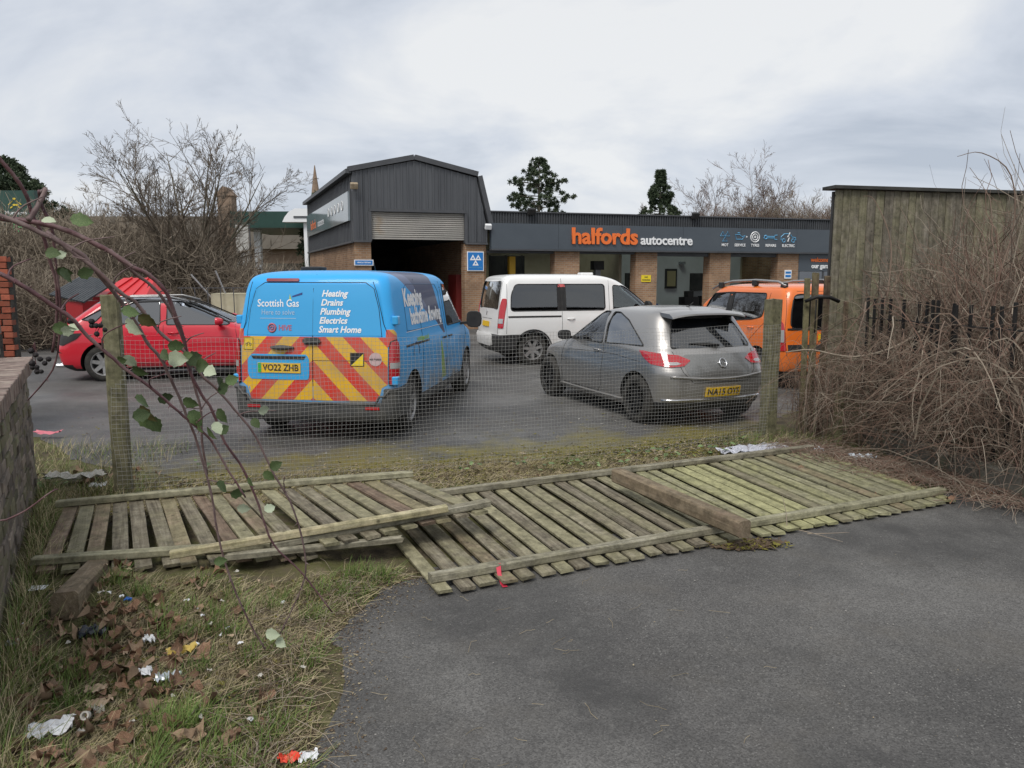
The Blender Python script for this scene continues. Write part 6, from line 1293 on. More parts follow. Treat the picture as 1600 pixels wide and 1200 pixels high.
sp = empty('church_spire', (-40.6, 160, 0), 0, 'tiny pointed stone church spire on the skyline left of the gable', 'spire'); mb = MB(); mb.lathe([(1.9, 0), (1.9, 12.5), (1.7, 14)], 8, cap=True); mb.obj('tower', sm_brick, sp); mb = MB(); mb.lathe([(1.75, 14.002), (.9, 19), (.08, 25)], 8, cap=True); mb.obj('spire', sm_brick, sp)
# price pylon
py = empty('price_sign', (-25.6, 40, 0), R(-4), 'dark green supermarket fuel price sign with yellow emblem and green digits', 'sign')
mb = MB(); mb.box((-1.0, -.12, 0), (1.05, .12, 6.35)); mb.obj('panel', nmat('sign_green', [(.030, .065, .055), (.04, .085, .07)], 2, rough=.35, bump=0), py)
mb = MB(); ye = pmat('emblem_yellow', (.70, .52, .05), .5)
for (ex, ez, a) in ((-.33, 5.68, -.5), (-.20, 5.78, -.7), (-.06, 5.93, 0), (.10, 5.78, .7), (.24, 5.68, .5), (-.24, 5.50, -.4), (.18, 5.50, .4), (-.08, 5.62, 0), (.06, 5.62, 0)):
    m2 = MB(); pts = [(ex+.085*math.cos(t)*math.cos(a)-.05*math.sin(t)*math.sin(a), ez+.085*math.cos(t)*math.sin(a)*-1+.05*math.sin(t)*math.cos(a)) for t in np.linspace(0, 2*math.pi, 10, endpoint=False)]; m2.prism(pts, -.14, -.121); link('emblem_petal', fixn(m2.mesh('emblem_petal', ye)), py)
ledg = pmat('led_green', (.02, .4, .12), .5, emit=(.06, 1.0, .30), es=.9)
for t, z in (('185.7', 4.72), ('185.7', 4.38)):
    me = text_mesh(t, .36, .008, sx=1.25); link('led_digits', map_mesh(me, lambda x, y, zz: Vector((.18+x, -.125, z+y)), ledg), py)
me = text_mesh('Morrisons', .26, .004, sx=1.1); link('lettering', map_mesh(me, lambda x, y, zz: Vector((-.03+x, -.125, 5.22+y)), white_p), py)
for z in (4.72, 4.38): m2 = MB(); m2.box((-.85, -.126, z-.05), (-.62, -.121, z+.05)); m2.obj('price_caption', white_p, py)
# skips behind the red car
bk = empty('black_lid_skip', (-10.15, 17.9, 0), R(-4), 'red waste skip with a ribbed black lid tilted open at the far left', 'skip'); mb = MB(); mb.box((-.05, -.5, 0), (.35, .6, 1.32)); mb.obj('bin', pmat('skip_red', (.30, .012, .015), .5), bk)
mb = MB()
for i in range(14): x0 = -1.0+i*.15; mb.box((x0, -.75, 0), (x0+.12, .75, .03)); mb.box((x0+.118, -.75, -.008), (x0+.152, .75, .015))
link('ribbed_lid', mb.mesh('ribbed_lid', nmat('black_lid', [(.03, .035, .04), (.06, .065, .07)], 3, rough=.4, bump=0)), bk, loc=(.05, 0, 1.60), rot=(R(22), R(12), 0), scale=(.40, .8, 1))
rk = empty('red_waste_container', (-9.5, 18.8, 0), 0, 'bright red waste container with a raised red lid behind the silver car', 'skip'); mb = MB(); mb.box((-.6, -.5, 0), (.6, .7, 1.40)); mb.obj('bin', pmat('container_red', (.55, .015, .02), .4), rk)
mb = MB(); vs = [(-.62, -.5, 1.42), (.68, -.5, 1.42), (.38, .7, 1.86), (-.42, .7, 1.86), (-.62, .75, 1.42), (.68, .75, 1.42)]; mb.add(vs, [(0, 1, 2, 3), (4, 3, 2, 5), (0, 3, 4), (1, 5, 2), (0, 4, 5, 1)])
for x in (-.3, .02, .34): mb.bar((x, -.49, 1.44), (x*.65, .66, 1.87), .04, .03)
mb.obj('lid', MATS['container_red'], rk)
ct = empty('pale_crate', (-8.9, 20.5, 0), R(5), 'pale wire sided pallet crate between the silver car and the blue van', 'crate'); mb = MB(); mb.box((.9, -.5, 0), (2.2, .5, 1.45)); mb.obj('board_box', nmat('pale_board', [(.42, .38, .26), (.5, .46, .34)], 4, bump=0), ct)
for i in range(7): mb = MB(); mb.bar((.2+i*.33, -.6, 0), (.2+i*.33, -.6, 1.6), .02, .02); mb.obj('wire_post', trim_m, ct)
mb = MB(); mb.bar((.1, -.6, 1.6), (2.3, -.6, 1.6), .02, .02); mb.obj('top_wire', trim_m, ct)
for i, (a, b, lb) in enumerate((((-8.0, 20.3, 1.3), (-8.5, 20.2, 1.95), 'left loose pole poking up behind the silver car'), ((-7.6, 20.3, 1.3), (-7.85, 20.2, 2.05), 'right loose pole poking up behind the silver car'))): mb = MB(); mb.tube([(a[0], a[1], 0), a, b], .025, 5); tag(mb.obj('loose_pole', rim_silver), lb, 'pole')
# chain link boundary fence beyond the yard
bf = empty('yard_boundary_fence', (0, 0, 0), 0, 'thin metal boundary fence at the back of the yard between hedge and garage', 'fence')
for i in range(9): x = -13.5+i*.75; y = 33+i*.1; mb = MB(); mb.tube([(x, y, 0), (x, y, 2.9 if i == 1 else 2.3)], .035, 5); mb.obj('post', rim_silver, bf)
for z in (.5, 1.2, 1.9, 2.25): mb = MB(); mb.tube([(-13.5, 33, z), (-7.5, 33.8, z)], .02, 4); mb.obj('rail', trim_m, bf)
# ------------------------------------------------------------ bramble thicket over the railings
brm = [nmat('bramble_brown', [(.145, .10, .075), (.23, .17, .13)], 3, rough=.8, bump=0), nmat('bramble_tan', [(.22, .18, .14), (.33, .28, .22)], 3, rough=.85, bump=0), nmat('bramble_dark', [(.06, .042, .032), (.10, .074, .056)], 3, rough=.8, bump=0), nmat('bramble_red', [(.165, .10, .075), (.23, .15, .115)], 3, rough=.8, bump=0)]
def thicket():
    r = np.random.RandomState(77); K = 10
    def arcs(n, base, Hr, Lr, dirs, rad, noise=.06):
        b = base(r, n); H_ = r.uniform(*Hr, n)[:, None]; L_ = r.uniform(*Lr, n)[:, None]; a = dirs(r, n)[:, None]; t = np.linspace(0, 1, K)[None, :]
        x = b[:, 0:1]+np.cos(a)*L_*t**1.2; y = b[:, 1:2]+np.sin(a)*L_*t**1.2; z = b[:, 2:3]+H_*4*t*(1-t*.86)*.9; P = np.stack([x, y, z], -1)
        w = r.normal(size=(n, K, 3))*noise*L_[:, :, None]*.5; w[:, 0] = 0; P = P+np.cumsum(w, 1)*.45; P[:, :, 2] = np.maximum(P[:, :, 2], .015); Rr = np.linspace(1, .4, K)[None, :]*r.uniform(rad*.5, rad*1.4, n)[:, None]; return P, Rr
    def base_rail(r, n): s = r.uniform(0, 1, n)**.85; return np.stack([3.75+.5*s+r.normal(0, .16, n)+.3*r.uniform(0, 1, n), 8.6-2.9*s, r.uniform(0, .9, n)], -1)
    P1, R1 = arcs(1150, base_rail, (.05, .62), (.25, 1.1), lambda r, n: r.normal(math.pi*1.05, 1.5, n), .0034, .12); Pb, Rb = arcs(90, base_rail, (.2, .9), (.5, 1.5), lambda r, n: r.normal(math.pi*1.0, 1.2, n), .0075, .07)
    P2, R2 = arcs(620, lambda r, n: np.stack([r.uniform(4.1, 5.6, n), r.uniform(5.8, 8.9, n), r.uniform(.1, 1.0, n)], -1), (.15, .55), (.3, .9), lambda r, n: r.uniform(0, 6.28, n), .0034, .13)
    P3_, R3 = arcs(260, lambda r, n: np.stack([3.25+r.uniform(0, .6, n), 8.2+r.uniform(-.1, .6, n), r.uniform(0, .4, n)], -1), (.15, .8), (.2, .7), lambda r, n: r.uniform(0, 6.28, n), .003)
    # upright twiggy growth behind the railings
    n = 1900; x0 = 4.15+2.1*r.uniform(0, 1, n)**.8; y0 = r.uniform(6.6, 9.3, n); b = np.stack([x0, y0, r.uniform(.2, 1.6, n)], -1); d = r.normal(size=(n, 3))*.55; d[:, 2] = 1.0; d /= np.linalg.norm(d, axis=1, keepdims=True); P = np.empty((n, K, 3)); P[:, 0] = b; top = np.interp(x0/y0*1180+800, [1310, 1400, 1480, 1600, 1900], [.55, .95, 1.4, 2.0, 2.1]); L_ = (r.uniform(.45, 1.0, n)*top)[:, None]
    for k in range(1, K): d = d+r.normal(size=(n, 3))*.24; d[:, 2] += .03; d /= np.linalg.norm(d, axis=1, keepdims=True); P[:, k] = P[:, k-1]+d*L_/(K-1)
    R4 = np.linspace(1, .35, K)[None, :]*r.uniform(.0024, .0072, n)[:, None]
    PP = np.concatenate([P1, P2, P3_, P, Pb]); RR = np.concatenate([R1, R2, R3, R4, Rb])
    # short side twigs on everything
    m = 4200; idx = r.randint(0, len(PP), m); kk = r.randint(2, K-1, m); q0 = PP[idx, kk]; d = r.normal(size=(m, 3)); d /= np.linalg.norm(d, axis=1, keepdims=True); S = np.empty((m, K, 3)); S[:, 0] = q0; L_ = r.uniform(.06, .32, m)[:, None]
    for k in range(1, K): d = d+r.normal(size=(m, 3))*.15; d /= np.linalg.norm(d, axis=1, keepdims=True); S[:, k] = S[:, k-1]+d*L_/(K-1)
    S = S[:, ::3]; RS = np.linspace(.0022, .0011, 4)[None, :]*np.ones((m, 1)); K3 = 4
    V1, F1 = tubes(PP, RR, 3); V2, F2 = tubes(S, RS, 3); mi = np.concatenate([np.repeat(r.choice(4, len(PP), p=[.35, .27, .2, .18]), (K-1)*3), np.repeat(r.choice(4, m, p=[.3, .35, .15, .2]), 9)])
    tag(link('bramble_thicket', np_mesh('bramble_thicket', np.concatenate([V1, V2]), np.concatenate([F1, F2+len(V1)]), brm, False, mi)), 'tangled leafless bramble thicket growing through the iron railings', 'brambles', kind='stuff')
thicket()
def cane(name, pts, r0, r1, mat, label=None, cat=None, parent=None, n=6, group=None):
    """smooth cane through the points with small knobbly bends"""
    P = [Vector(p) for p in pts]; out = []
    for i in range(len(P)-1):
        a = P[max(0, i-1)]; b = P[i]; c = P[i+1]; d = P[min(len(P)-1, i+2)]
        for k in range(4): t = k/4; out.append(((2*b)+(c-a)*t+(2*a-5*b+4*c-d)*t*t+(3*b-a-3*c+d)*t**3)*.5)
    out.append(P[-1]); m = len(out); mb = MB(); mb.tube([p+Vector((rnd.uniform(-1, 1), 0, rnd.uniform(-1, 1)))*r0*.15 for p in out], [(r0+(r1-r0)*i/(m-1))*(1+.12*(i % 3 == 0)) for i in range(m)], n)
    o = mb.obj(name, mat, parent, True); return (tag(o, label, cat, group) if label else o), out
cane('bare_branch', [(4.35, 7.9, 1.35), (4.0, 7.8, 1.15), (3.6, 7.9, 1.02), (3.2, 8.05, 1.08), (2.95, 8.1, 1.05)], .014, .006, brm[1], 'pale forked branch poking left out of the thicket towards the right post', 'branch', n=6)
for i, (pts, lb) in enumerate((([(4.3, 7.0, 1.3), (4.55, 7.0, 2.2), (4.5, 7.0, 2.75), (4.22, 7.0, 2.95), (4.0, 7.0, 2.92)], 'long arching cane crossing the top of the board wall'), ([(3.95, 8.0, 1.6), (4.0, 8.1, 2.2), (3.85, 8.2, 2.65), (3.72, 8.2, 2.7)], 'bent cane against the middle of the board wall'), ([(4.35, 6.9, .9), (4.7, 6.8, 1.5), (4.9, 6.9, 1.65)], 'thick pale limb at the right edge of the thicket'))):
    cane('bramble_cane', pts, 0.008 if i < 2 else .022, .0025, brm[0] if i < 2 else brm[1], lb, 'branch')
CANES = {"S1": [[-1.25, 1.75, 2.0], [-1.18, 1.77, 1.97], [-1.1, 1.79, 1.96], [-1.04, 1.81, 1.94], [-0.97, 1.83, 1.9], [-0.92, 1.85, 1.86], [-0.89, 1.87, 1.84], [-0.86, 1.89, 1.8], [-0.85, 1.91, 1.74], [-0.84, 1.93, 1.68], [-0.84, 1.95, 1.6], [-0.82, 1.97, 1.53], [-0.8, 1.99, 1.48], [-0.78, 2.01, 1.39], [-0.74, 2.03, 1.31], [-0.71, 2.05, 1.2], [-0.68, 2.07, 1.08], [-0.61, 2.09, 0.99], [-0.53, 2.11, 0.86]], "S2": [[-1.11, 1.6, 1.97], [-1.07, 1.62, 1.96], [-1.01, 1.64, 1.93], [-0.98, 1.66, 1.91], [-0.94, 1.68, 1.88], [-0.92, 1.7, 1.84], [-0.9, 1.72, 1.8], [-0.89, 1.74, 1.77], [-0.87, 1.76, 1.72], [-0.86, 1.78, 1.68], [-0.84, 1.8, 1.64], [-0.83, 1.82, 1.59], [-0.82, 1.84, 1.54], [-0.81, 1.86, 1.48], [-0.8, 1.88, 1.42], [-0.78, 1.9, 1.28], [-0.77, 1.92, 1.12], [-0.73, 1.94, 0.95], [-0.68, 1.96, 0.82]], "S3": [[-1.07, 1.5, 1.86], [-1.02, 1.52, 1.84], [-0.98, 1.54, 1.81], [-0.95, 1.56, 1.78], [-0.92, 1.58, 1.75], [-0.9, 1.6, 1.71], [-0.87, 1.62, 1.67], [-0.84, 1.64, 1.63], [-0.8, 1.66, 1.59], [-0.77, 1.68, 1.55], [-0.74, 1.7, 1.51], [-0.7, 1.72, 1.46], [-0.68, 1.74, 1.4], [-0.64, 1.76, 1.31]], "S4": [[-1.0, 1.65, 1.93], [-0.96, 1.67, 1.89], [-0.92, 1.69, 1.85], [-0.88, 1.71, 1.8], [-0.86, 1.73, 1.78], [-0.84, 1.75, 1.74], [-0.82, 1.77, 1.7], [-0.78, 1.79, 1.66], [-0.75, 1.81, 1.6], [-0.72, 1.83, 1.56], [-0.69, 1.85, 1.51], [-0.65, 1.87, 1.44], [-0.61, 1.89, 1.33], [-0.57, 1.91, 1.23], [-0.55, 1.93, 1.08], [-0.58, 1.95, 0.98], [-0.64, 1.97, 0.86]], "S5": [[-1.28, 1.9, 2.16], [-1.26, 1.92, 2.12], [-1.24, 1.94, 2.08], [-1.23, 1.96, 2.04], [-1.23, 1.98, 1.99], [-1.22, 2.0, 1.94], [-1.22, 2.02, 1.88], [-1.22, 2.04, 1.81], [-1.24, 2.06, 1.72], [-1.27, 2.08, 1.63]], "S6": [[-1.19, 1.95, 2.05], [-1.2, 1.97, 2.02], [-1.19, 1.99, 1.96], [-1.2, 2.01, 1.89], [-1.21, 2.03, 1.84], [-1.22, 2.05, 1.76], [-1.24, 2.07, 1.68], [-1.28, 2.09, 1.58], [-1.37, 2.11, 1.49]], "S7": [[-0.97, 1.85, 1.9], [-0.95, 1.87, 1.87], [-0.93, 1.89, 1.84], [-0.9, 1.91, 1.81], [-0.88, 1.93, 1.77], [-0.87, 1.95, 1.73], [-0.85, 1.97, 1.64], [-0.85, 1.99, 1.57], [-0.84, 2.01, 1.48], [-0.85, 2.03, 1.39], [-0.85, 2.05, 1.29]], "S8": [[-1.08, 1.72, 1.96], [-1.07, 1.74, 1.99], [-1.06, 1.76, 2.03], [-1.08, 1.78, 2.03]], "S9": [[-1.89, 2.6, 1.01], [-1.84, 2.62, 0.97], [-1.76, 2.64, 1.0], [-1.68, 2.66, 1.06], [-1.66, 2.68, 1.07]]}
LEAVES = [[-0.85, 1.68, 1.76, 0.034], [-0.84, 1.69, 1.74, 0.045], [-0.82, 1.7, 1.75, 0.037], [-0.78, 1.71, 1.67, 0.029], [-0.77, 1.72, 1.68, 0.034], [-0.77, 1.73, 1.65, 0.045], [-0.75, 1.74, 1.65, 0.027], [-0.74, 1.75, 1.64, 0.042], [-0.72, 1.76, 1.63, 0.04], [-0.67, 1.68, 1.63, 0.034], [-0.65, 1.69, 1.61, 0.032], [-0.86, 1.7, 1.66, 0.032], [-0.85, 1.71, 1.63, 0.034], [-0.85, 1.72, 1.56, 0.04], [-0.84, 1.73, 1.54, 0.045], [-0.83, 1.74, 1.51, 0.04], [-0.86, 1.75, 1.51, 0.037], [-0.82, 1.76, 1.55, 0.034], [-0.84, 1.68, 1.52, 0.037], [-0.73, 1.69, 1.56, 0.032], [-0.72, 1.7, 1.53, 0.04], [-0.71, 1.71, 1.51, 0.034], [-0.69, 1.72, 1.49, 0.032], [-0.68, 1.73, 1.5, 0.029], [-0.67, 1.74, 1.53, 0.034], [-0.68, 1.75, 1.47, 0.029], [-0.66, 1.76, 1.32, 0.034], [-0.66, 1.68, 1.37, 0.032], [-0.54, 1.69, 1.4, 0.029], [-0.56, 1.7, 1.39, 0.027], [-0.63, 1.71, 1.3, 0.027], [-0.57, 1.72, 1.29, 0.027], [-0.58, 1.73, 0.98, 0.034], [-0.56, 1.74, 0.96, 0.029], [-1.05, 1.75, 1.89, 0.032], [-1.04, 1.76, 1.88, 0.027], [-0.98, 1.68, 1.85, 0.034], [-0.95, 1.69, 1.96, 0.04], [-1.0, 1.7, 1.85, 0.029], [-1.03, 1.71, 1.96, 0.027], [-1.03, 1.72, 1.72, 0.034], [-1.02, 1.73, 1.71, 0.029], [-1.01, 1.74, 1.72, 0.029], [-0.98, 1.75, 1.84, 0.034], [-0.62, 1.76, 1.36, 0.024], [-0.63, 1.68, 1.6, 0.029], [-0.65, 1.69, 1.58, 0.034], [-0.88, 1.7, 1.65, 0.024], [-0.57, 1.71, 1.53, 0.027], [-0.59, 1.72, 1.51, 0.024], [-0.7, 1.73, 1.16, 0.027]]
BERRIES = [[-1.14, 1.8, 1.65], [-1.13, 1.8, 1.64], [-1.15, 1.8, 1.66], [-1.14, 1.8, 1.62], [-1.15, 1.8, 1.62], [-1.12, 1.8, 1.63], [-1.13, 1.8, 1.61], [-1.14, 1.8, 1.61], [-1.15, 1.8, 1.63], [-1.0, 1.8, 1.72], [-0.99, 1.8, 1.72], [-0.99, 1.8, 1.7], [-1.0, 1.8, 1.73], [-0.98, 1.8, 1.72], [-0.97, 1.8, 1.71], [-1.05, 1.8, 1.73], [-1.11, 1.8, 1.64]]
# ------------------------------------------------------------ foreground brambles
cane_m = nmat('bramble_cane_bark', [(.045, .022, .026), (.11, .05, .055), (.19, .13, .125)], 14, rough=.55, bump=.2, bscale=80, spec=.4)
cane_l = nmat('bramble_cane_pale', [(.07, .038, .04), (.17, .12, .115), (.11, .065, .06)], 14, rough=.6, bump=.2, bscale=80)
leaf_g = nmat('bramble_leaf', [(.035, .065, .022), (.075, .115, .04), (.12, .15, .065)], 30, rough=.5, bump=.3, bscale=90, objvar=.35); leaf_p = nmat('leaf_underside', [(.28, .33, .22), (.42, .46, .34)], 30, rough=.7, bump=.3, bscale=90, objvar=.2)
leaf_b = nmat('bramble_leaf_turning', [(.08, .035, .02), (.10, .09, .03), (.06, .09, .03)], 22, rough=.6, bump=.3, bscale=90)
for m_ in (leaf_g, leaf_p, leaf_b):
    pass
def leaf_mesh(name, mat, seed, tip=1.25, n=7):
    """serrated oval leaf, folded along the midrib and drooping"""
    r = random.Random(seed); V = []; F = []; ridge = []
    for i in range(n+1):
        t = i/n; w = .36*math.sin(math.pi*min(1, t*1.02)**.8)**.8*(1 if i not in (0, n) else .02); w *= 1+(.12 if i % 2 else -.08); z = -.25*t*t+.02; V += [(t, w, z+.10*w+r.uniform(-.02, .02)), (t, w*.5, z+.0), (t, 0, z-.035), (t, -w*.5, z+.0), (t, -w, z+.10*w+r.uniform(-.02, .02))]
    for i in range(n):
        for k in range(4): F.append((i*5+k, i*5+k+1, (i+1)*5+k+1, (i+1)*5+k))
    me = mesh(name, V, F, mat, True); return me
LM = [leaf_mesh('leaf', leaf_g, 1), leaf_mesh('leaf', leaf_g, 2), leaf_mesh('leaf', leaf_p, 3), leaf_mesh('leaf', leaf_g, 4), leaf_mesh('leaf', leaf_b, 5)]
bb = empty('bramble_bush', (-.95, 1.7, 1.2), 0, 'near arching bramble canes with leaves hanging in from the left edge', 'brambles'); bo = Vector(bb.location)
for nm, r0, r1, mt in (('S1', .0066, .0022, cane_m), ('S2', .0055, .0022, cane_l), ('S3', .005, .0022, cane_m), ('S4', .0048, .0018, cane_l), ('S5', .0052, .0035, cane_m), ('S6', .0045, .002, cane_m), ('S7', .0042, .003, cane_l), ('S8', .006, .0045, cane_l), ('S9', .004, .002, cane_m)):
    o, pts = cane('cane', [Vector(p)-bo for p in CANES[nm]], r0, r1, mt, parent=bb, n=7); mb = MB(); rad = r0
    for i in range(2, len(pts)-2, 2 if nm in ('S1', 'S2', 'S3') else 3):       # thorns
        p = pts[i]; d = (pts[i+1]-pts[i-1]).normalized(); v = Vector((rnd.uniform(-1, 1), rnd.uniform(-1, 1), rnd.uniform(-1, 1))); v = (v-d*v.dot(d)).normalized(); mb.tube([p, p+v*.011+d*.003], [.0022, .0003], 4)
    tag(mb.obj('thorns', mt, o), kind='stuff')
    if nm in ('S2', 'S3', 'S4', 'S7'):
        for i in range(5, len(pts)-6, 9):
            p = pts[i]; d = (pts[i+1]-pts[i-1]).normalized(); q = p+Vector((rnd.uniform(-.02, .06), rnd.uniform(-.05, .05), rnd.uniform(-.03, .06))); cane('side_shoot', [p, p.lerp(q, .5)+Vector((0, 0, .008)), q+Vector((rnd.uniform(.0, .05), 0, .01))], .0022, .0011, mt, parent=bb, n=5)
for i, (x, y, z, s) in enumerate(LEAVES):
    me = LM[2] if i in (1, 5, 9, 11, 23, 30, 31, 32, 33, 35, 39, 41, 42, 48) else (LM[4] if i in (2, 14) else LM[(i % 2)*3 if i % 3 else 1])
    link('leaf', me, bb, loc=Vector((x, y, z))-bo-Vector((s*.5, 0, 0)), rot=(R(rnd.uniform(30, 120)), R(rnd.uniform(-30, 60)), R(rnd.uniform(-60, 60))), scale=(s*1.15, s*1.15, s*1.15))
bm_ = nmat('shrivelled_berry', [(.012, .010, .012), (.03, .025, .025)], 40, rough=.7, bump=.6, bscale=200)
mb = MB(); mb.lathe([(.0005, -.006), (.0045, -.004), (.0062, 0), (.0048, .004), (.0005, .0062)], 7); bme = mb.mesh('berry', bm_, True)
for x, y, z in BERRIES: link('berry', bme, bb, loc=Vector((x, y, z))-bo, rot=(rnd.random()*3, rnd.random()*3, 0), scale=[rnd.uniform(.9, 1.3)]*3)
for a, b in ((0, 5), (9, 14)):
    for k in range(a, b): cane('berry_stalk', [Vector(BERRIES[k])-bo, (Vector(BERRIES[k])+Vector(BERRIES[(a+b)//2]))*.5-bo+Vector((.0, .004, .006)), Vector(BERRIES[(a+b)//2])-bo+Vector((.01, 0, .02))], .001, .0012, cane_m, parent=bb, n=4)
# ------------------------------------------------------------ grass, litter and leaves of the verge
FP = FOREW
WA, WB = np.array([-1.95, 2.45]), np.array([-4.17, 6.45])
def wall_x(y): return np.where(y < 6.5, WA[0]+(y-WA[1])*(WB[0]-WA[0])/(WB[1]-WA[1])+.03, -5.6)
def noise2(x, y, s, seed=0):
    return (np.sin(x*s+seed)+np.sin(y*s*1.3+seed*2.1)+np.sin((x+y)*s*.7+seed*3.3)+np.sin((x-y)*s*1.7+seed))*.25
def gz_(x, y): return verge_z(x, y)
PAN1 = [(-.50, 4.02), (3.75, 5.98), (3.2, 7.78), (-1.2, 5.80)]; PAN2 = [(-2.92, 4.14), (-1.1, 4.42), (-.10, 5.0), (-.83, 6.12), (-3.42, 5.42)]; STUB = [(-2.48, 3.45), (-2.16, 3.45), (-2.40, 4.4), (-2.72, 4.4)]
def scatter_verge(r, n, keep=None):
    P = []
    tot = 0
    while tot < n:
        m = n*3; y = r.uniform(1.9, 7.6, m); x = r.uniform(-5.5, 3.3, m); edge = pip(x, y, FP); yd = pip(x, y, YARDW); ok = (~edge) & (~yd) & (x > wall_x(y)) & (y < .35*x+7.75) & (~pip(x, y, PAN1)) & (~pip(x, y, PAN2)) & (~pip(x, y, STUB))
        if keep is not None: ok &= keep(x, y, r)
        P.append(np.stack([x[ok], y[ok]], 1)); tot += ok.sum()
    return np.concatenate(P)[:n]
gm = [nmat('grass_green', [(.07, .125, .022), (.13, .20, .045)], 3, rough=.6, bump=0), nmat('grass_olive', [(.12, .14, .04), (.20, .205, .075)], 3, rough=.7, bump=0), nmat('grass_straw', [(.33, .27, .15), (.50, .43, .27)], 5, rough=.8, bump=0), nmat('grass_dull', [(.19, .16, .095), (.28, .24, .155)], 3, rough=.8, bump=0)]
def blades(P, r, L0, L1, w, lean, mi, name, label, cat, zoff=0.0, sag=.6):
    n = len(P); z = gz_(P[:, 0], P[:, 1])+zoff; a = r.uniform(0, 2*np.pi, n); L_ = r.uniform(L0, L1, n); le = np.clip(lean+r.normal(size=n)*.25, .05, 1.35); dx, dy = np.cos(a), np.sin(a); sx, sy = -dy, dx
    V = np.empty((n, 8, 3)); ts = (0, .4, .75, 1)
    for k, t in enumerate(ts):
        hor = L_*np.sin(le)*t*(1+sag*t*.4); ver = L_*np.cos(le)*t*(1-sag*.45*t); ww = w*(1-t*.88)
        cx = P[:, 0]+dx*hor; cy = P[:, 1]+dy*hor; cz = z+np.maximum(ver, .003*t)
        V[:, 2*k] = np.stack([cx-sx*ww, cy-sy*ww, cz], -1); V[:, 2*k+1] = np.stack([cx+sx*ww, cy+sy*ww, cz+.001], -1)
    b = (np.arange(n)*8)[:, None, None]; q = np.array([[0, 1, 3, 2], [2, 3, 5, 4], [4, 5, 7, 6]])[None]; F = (b+q).reshape(-1, 4)
    return tag(link(name, np_mesh(name, V.reshape(-1, 3), F, gm, False, np.repeat(mi, 3))), label, cat, kind='stuff')
r = np.random.RandomState(5)
P = scatter_verge(r, 52000, lambda x, y, r: r.uniform(size=x.shape) < np.clip(.60+1.0*noise2(x, y, 3.2, 1)+.35*noise2(x, y, 9, 2), .12, 1)*np.where(y > 4.6, .8, 1.0))
g = .5+.9*noise2(P[:, 0], P[:, 1], 4.1, 5)+r.uniform(-.3, .3, len(P)); mi = np.where(g > .95, 0, np.where(g > .60, 1, np.where(r.uniform(size=len(P)) > .6, 2, 3)))
blades(P, r, .02, .065, .0015, .55, mi, 'grass', 'patchy green and straw coloured rough grass of the verge', 'grass')
P = scatter_verge(r, 12000); blades(P, r, .04, .14, .0013, 1.25, np.where(r.uniform(size=len(P)) > .35, 2, 3), 'dry_grass', 'flattened dry straw lying over the verge', 'grass', .008, .1)
cl = scatter_verge(r, 75, lambda x, y, r: y < 4.6); PP = np.repeat(cl, 60, 0)+r.normal(size=(75*60, 2))*.035; okk = (~pip(PP[:, 0], PP[:, 1], FP)) & (PP[:, 0] > wall_x(PP[:, 1])); PP = PP[okk & ~pip(PP[:, 0], PP[:, 1], STUB)]; blades(PP, r, .07, .18, .0022, .45, np.where(r.uniform(size=len(PP)) > .3, 0, 1), 'grass_tufts', 'brighter green grass tufts in the verge', 'grass')
# grass along wall foot, left gap and post feet
gx = np.concatenate([np.stack([r.uniform(-5.4, -3.45, 2000), r.uniform(6.3, 8.2, 2000)], 1), r.normal(size=(900, 2))*.16+np.array([-3.4, 6.3]), r.normal(size=(1600, 2))*np.array([.35, .16])+np.array([2.9, 8.25])])
tw_ = r.uniform(0, 1, 3500); gx = np.concatenate([gx, np.stack([WA[0]+(WB[0]-WA[0])*tw_+.05+np.abs(r.normal(size=3500))*.09, WA[1]+(WB[1]-WA[1])*tw_], 1)])
blades(gx, r, .06, .24, .0022, .5, r.choice(4, len(gx), p=[.25, .3, .3, .15]), 'long_grass', 'longer grass along the wall foot and round the posts', 'grass')
# moss cushions and loose debris as thin crumbs
def crumbs(name, label, P, r, s0, s1, mats, z=0.0, kind='stuff'):
    n = len(P); s = r.uniform(s0, s1, n)[:, None]; V = np.empty((n, 4, 3)); base = np.concatenate([P, (gz_(P[:, 0], P[:, 1])+z)[:, None]], 1)
    for k in range(4): o = r.normal(size=(n, 3))*s; o[:, 2] = np.abs(o[:, 2])*.55+.001; V[:, k] = base+o
    b = (np.arange(n)*4)[:, None, None]; F = (b+np.array([[0, 1, 2], [0, 2, 3], [0, 3, 1], [1, 3, 2]])[None]).reshape(-1, 3)
    return tag(link(name, np_mesh(name, V.reshape(-1, 3), F, mats, False, np.repeat(r.randint(0, len(mats), n), 4))), label, 'debris', kind=kind)
deb = [nmat('bark_crumb', [(.06, .04, .025), (.12, .085, .055)], 20, bump=0), nmat('straw_crumb', [(.22, .17, .10), (.32, .27, .18)], 20, bump=0), nmat('moss_crumb', [(.12, .11, .025), (.20, .18, .04)], 20, rough=1, bump=0), nmat('grit_crumb', [(.20, .19, .17), (.40, .38, .35)], 20, bump=0)]
P = np.stack([mx_ := r.uniform(-4.2, 3.0, 9000), .36*mx_+7.35+r.normal(size=9000)*.28], 1); P = P[~pip(P[:, 0], P[:, 1], FP) & ~pip(P[:, 0], P[:, 1], PAN1) & ~pip(P[:, 0], P[:, 1], PAN2)]; crumbs('moss_patches', 'yellow green moss and crumbs along the foot of the netting', P, r, .006, .018, [deb[2], deb[2], deb[1]], .003)
P = scatter_verge(r, 26000); crumbs('verge_debris', 'fine bark crumbs and moss between the grass', P, r, .004, .013, [deb[0], deb[0], deb[1], deb[2]])
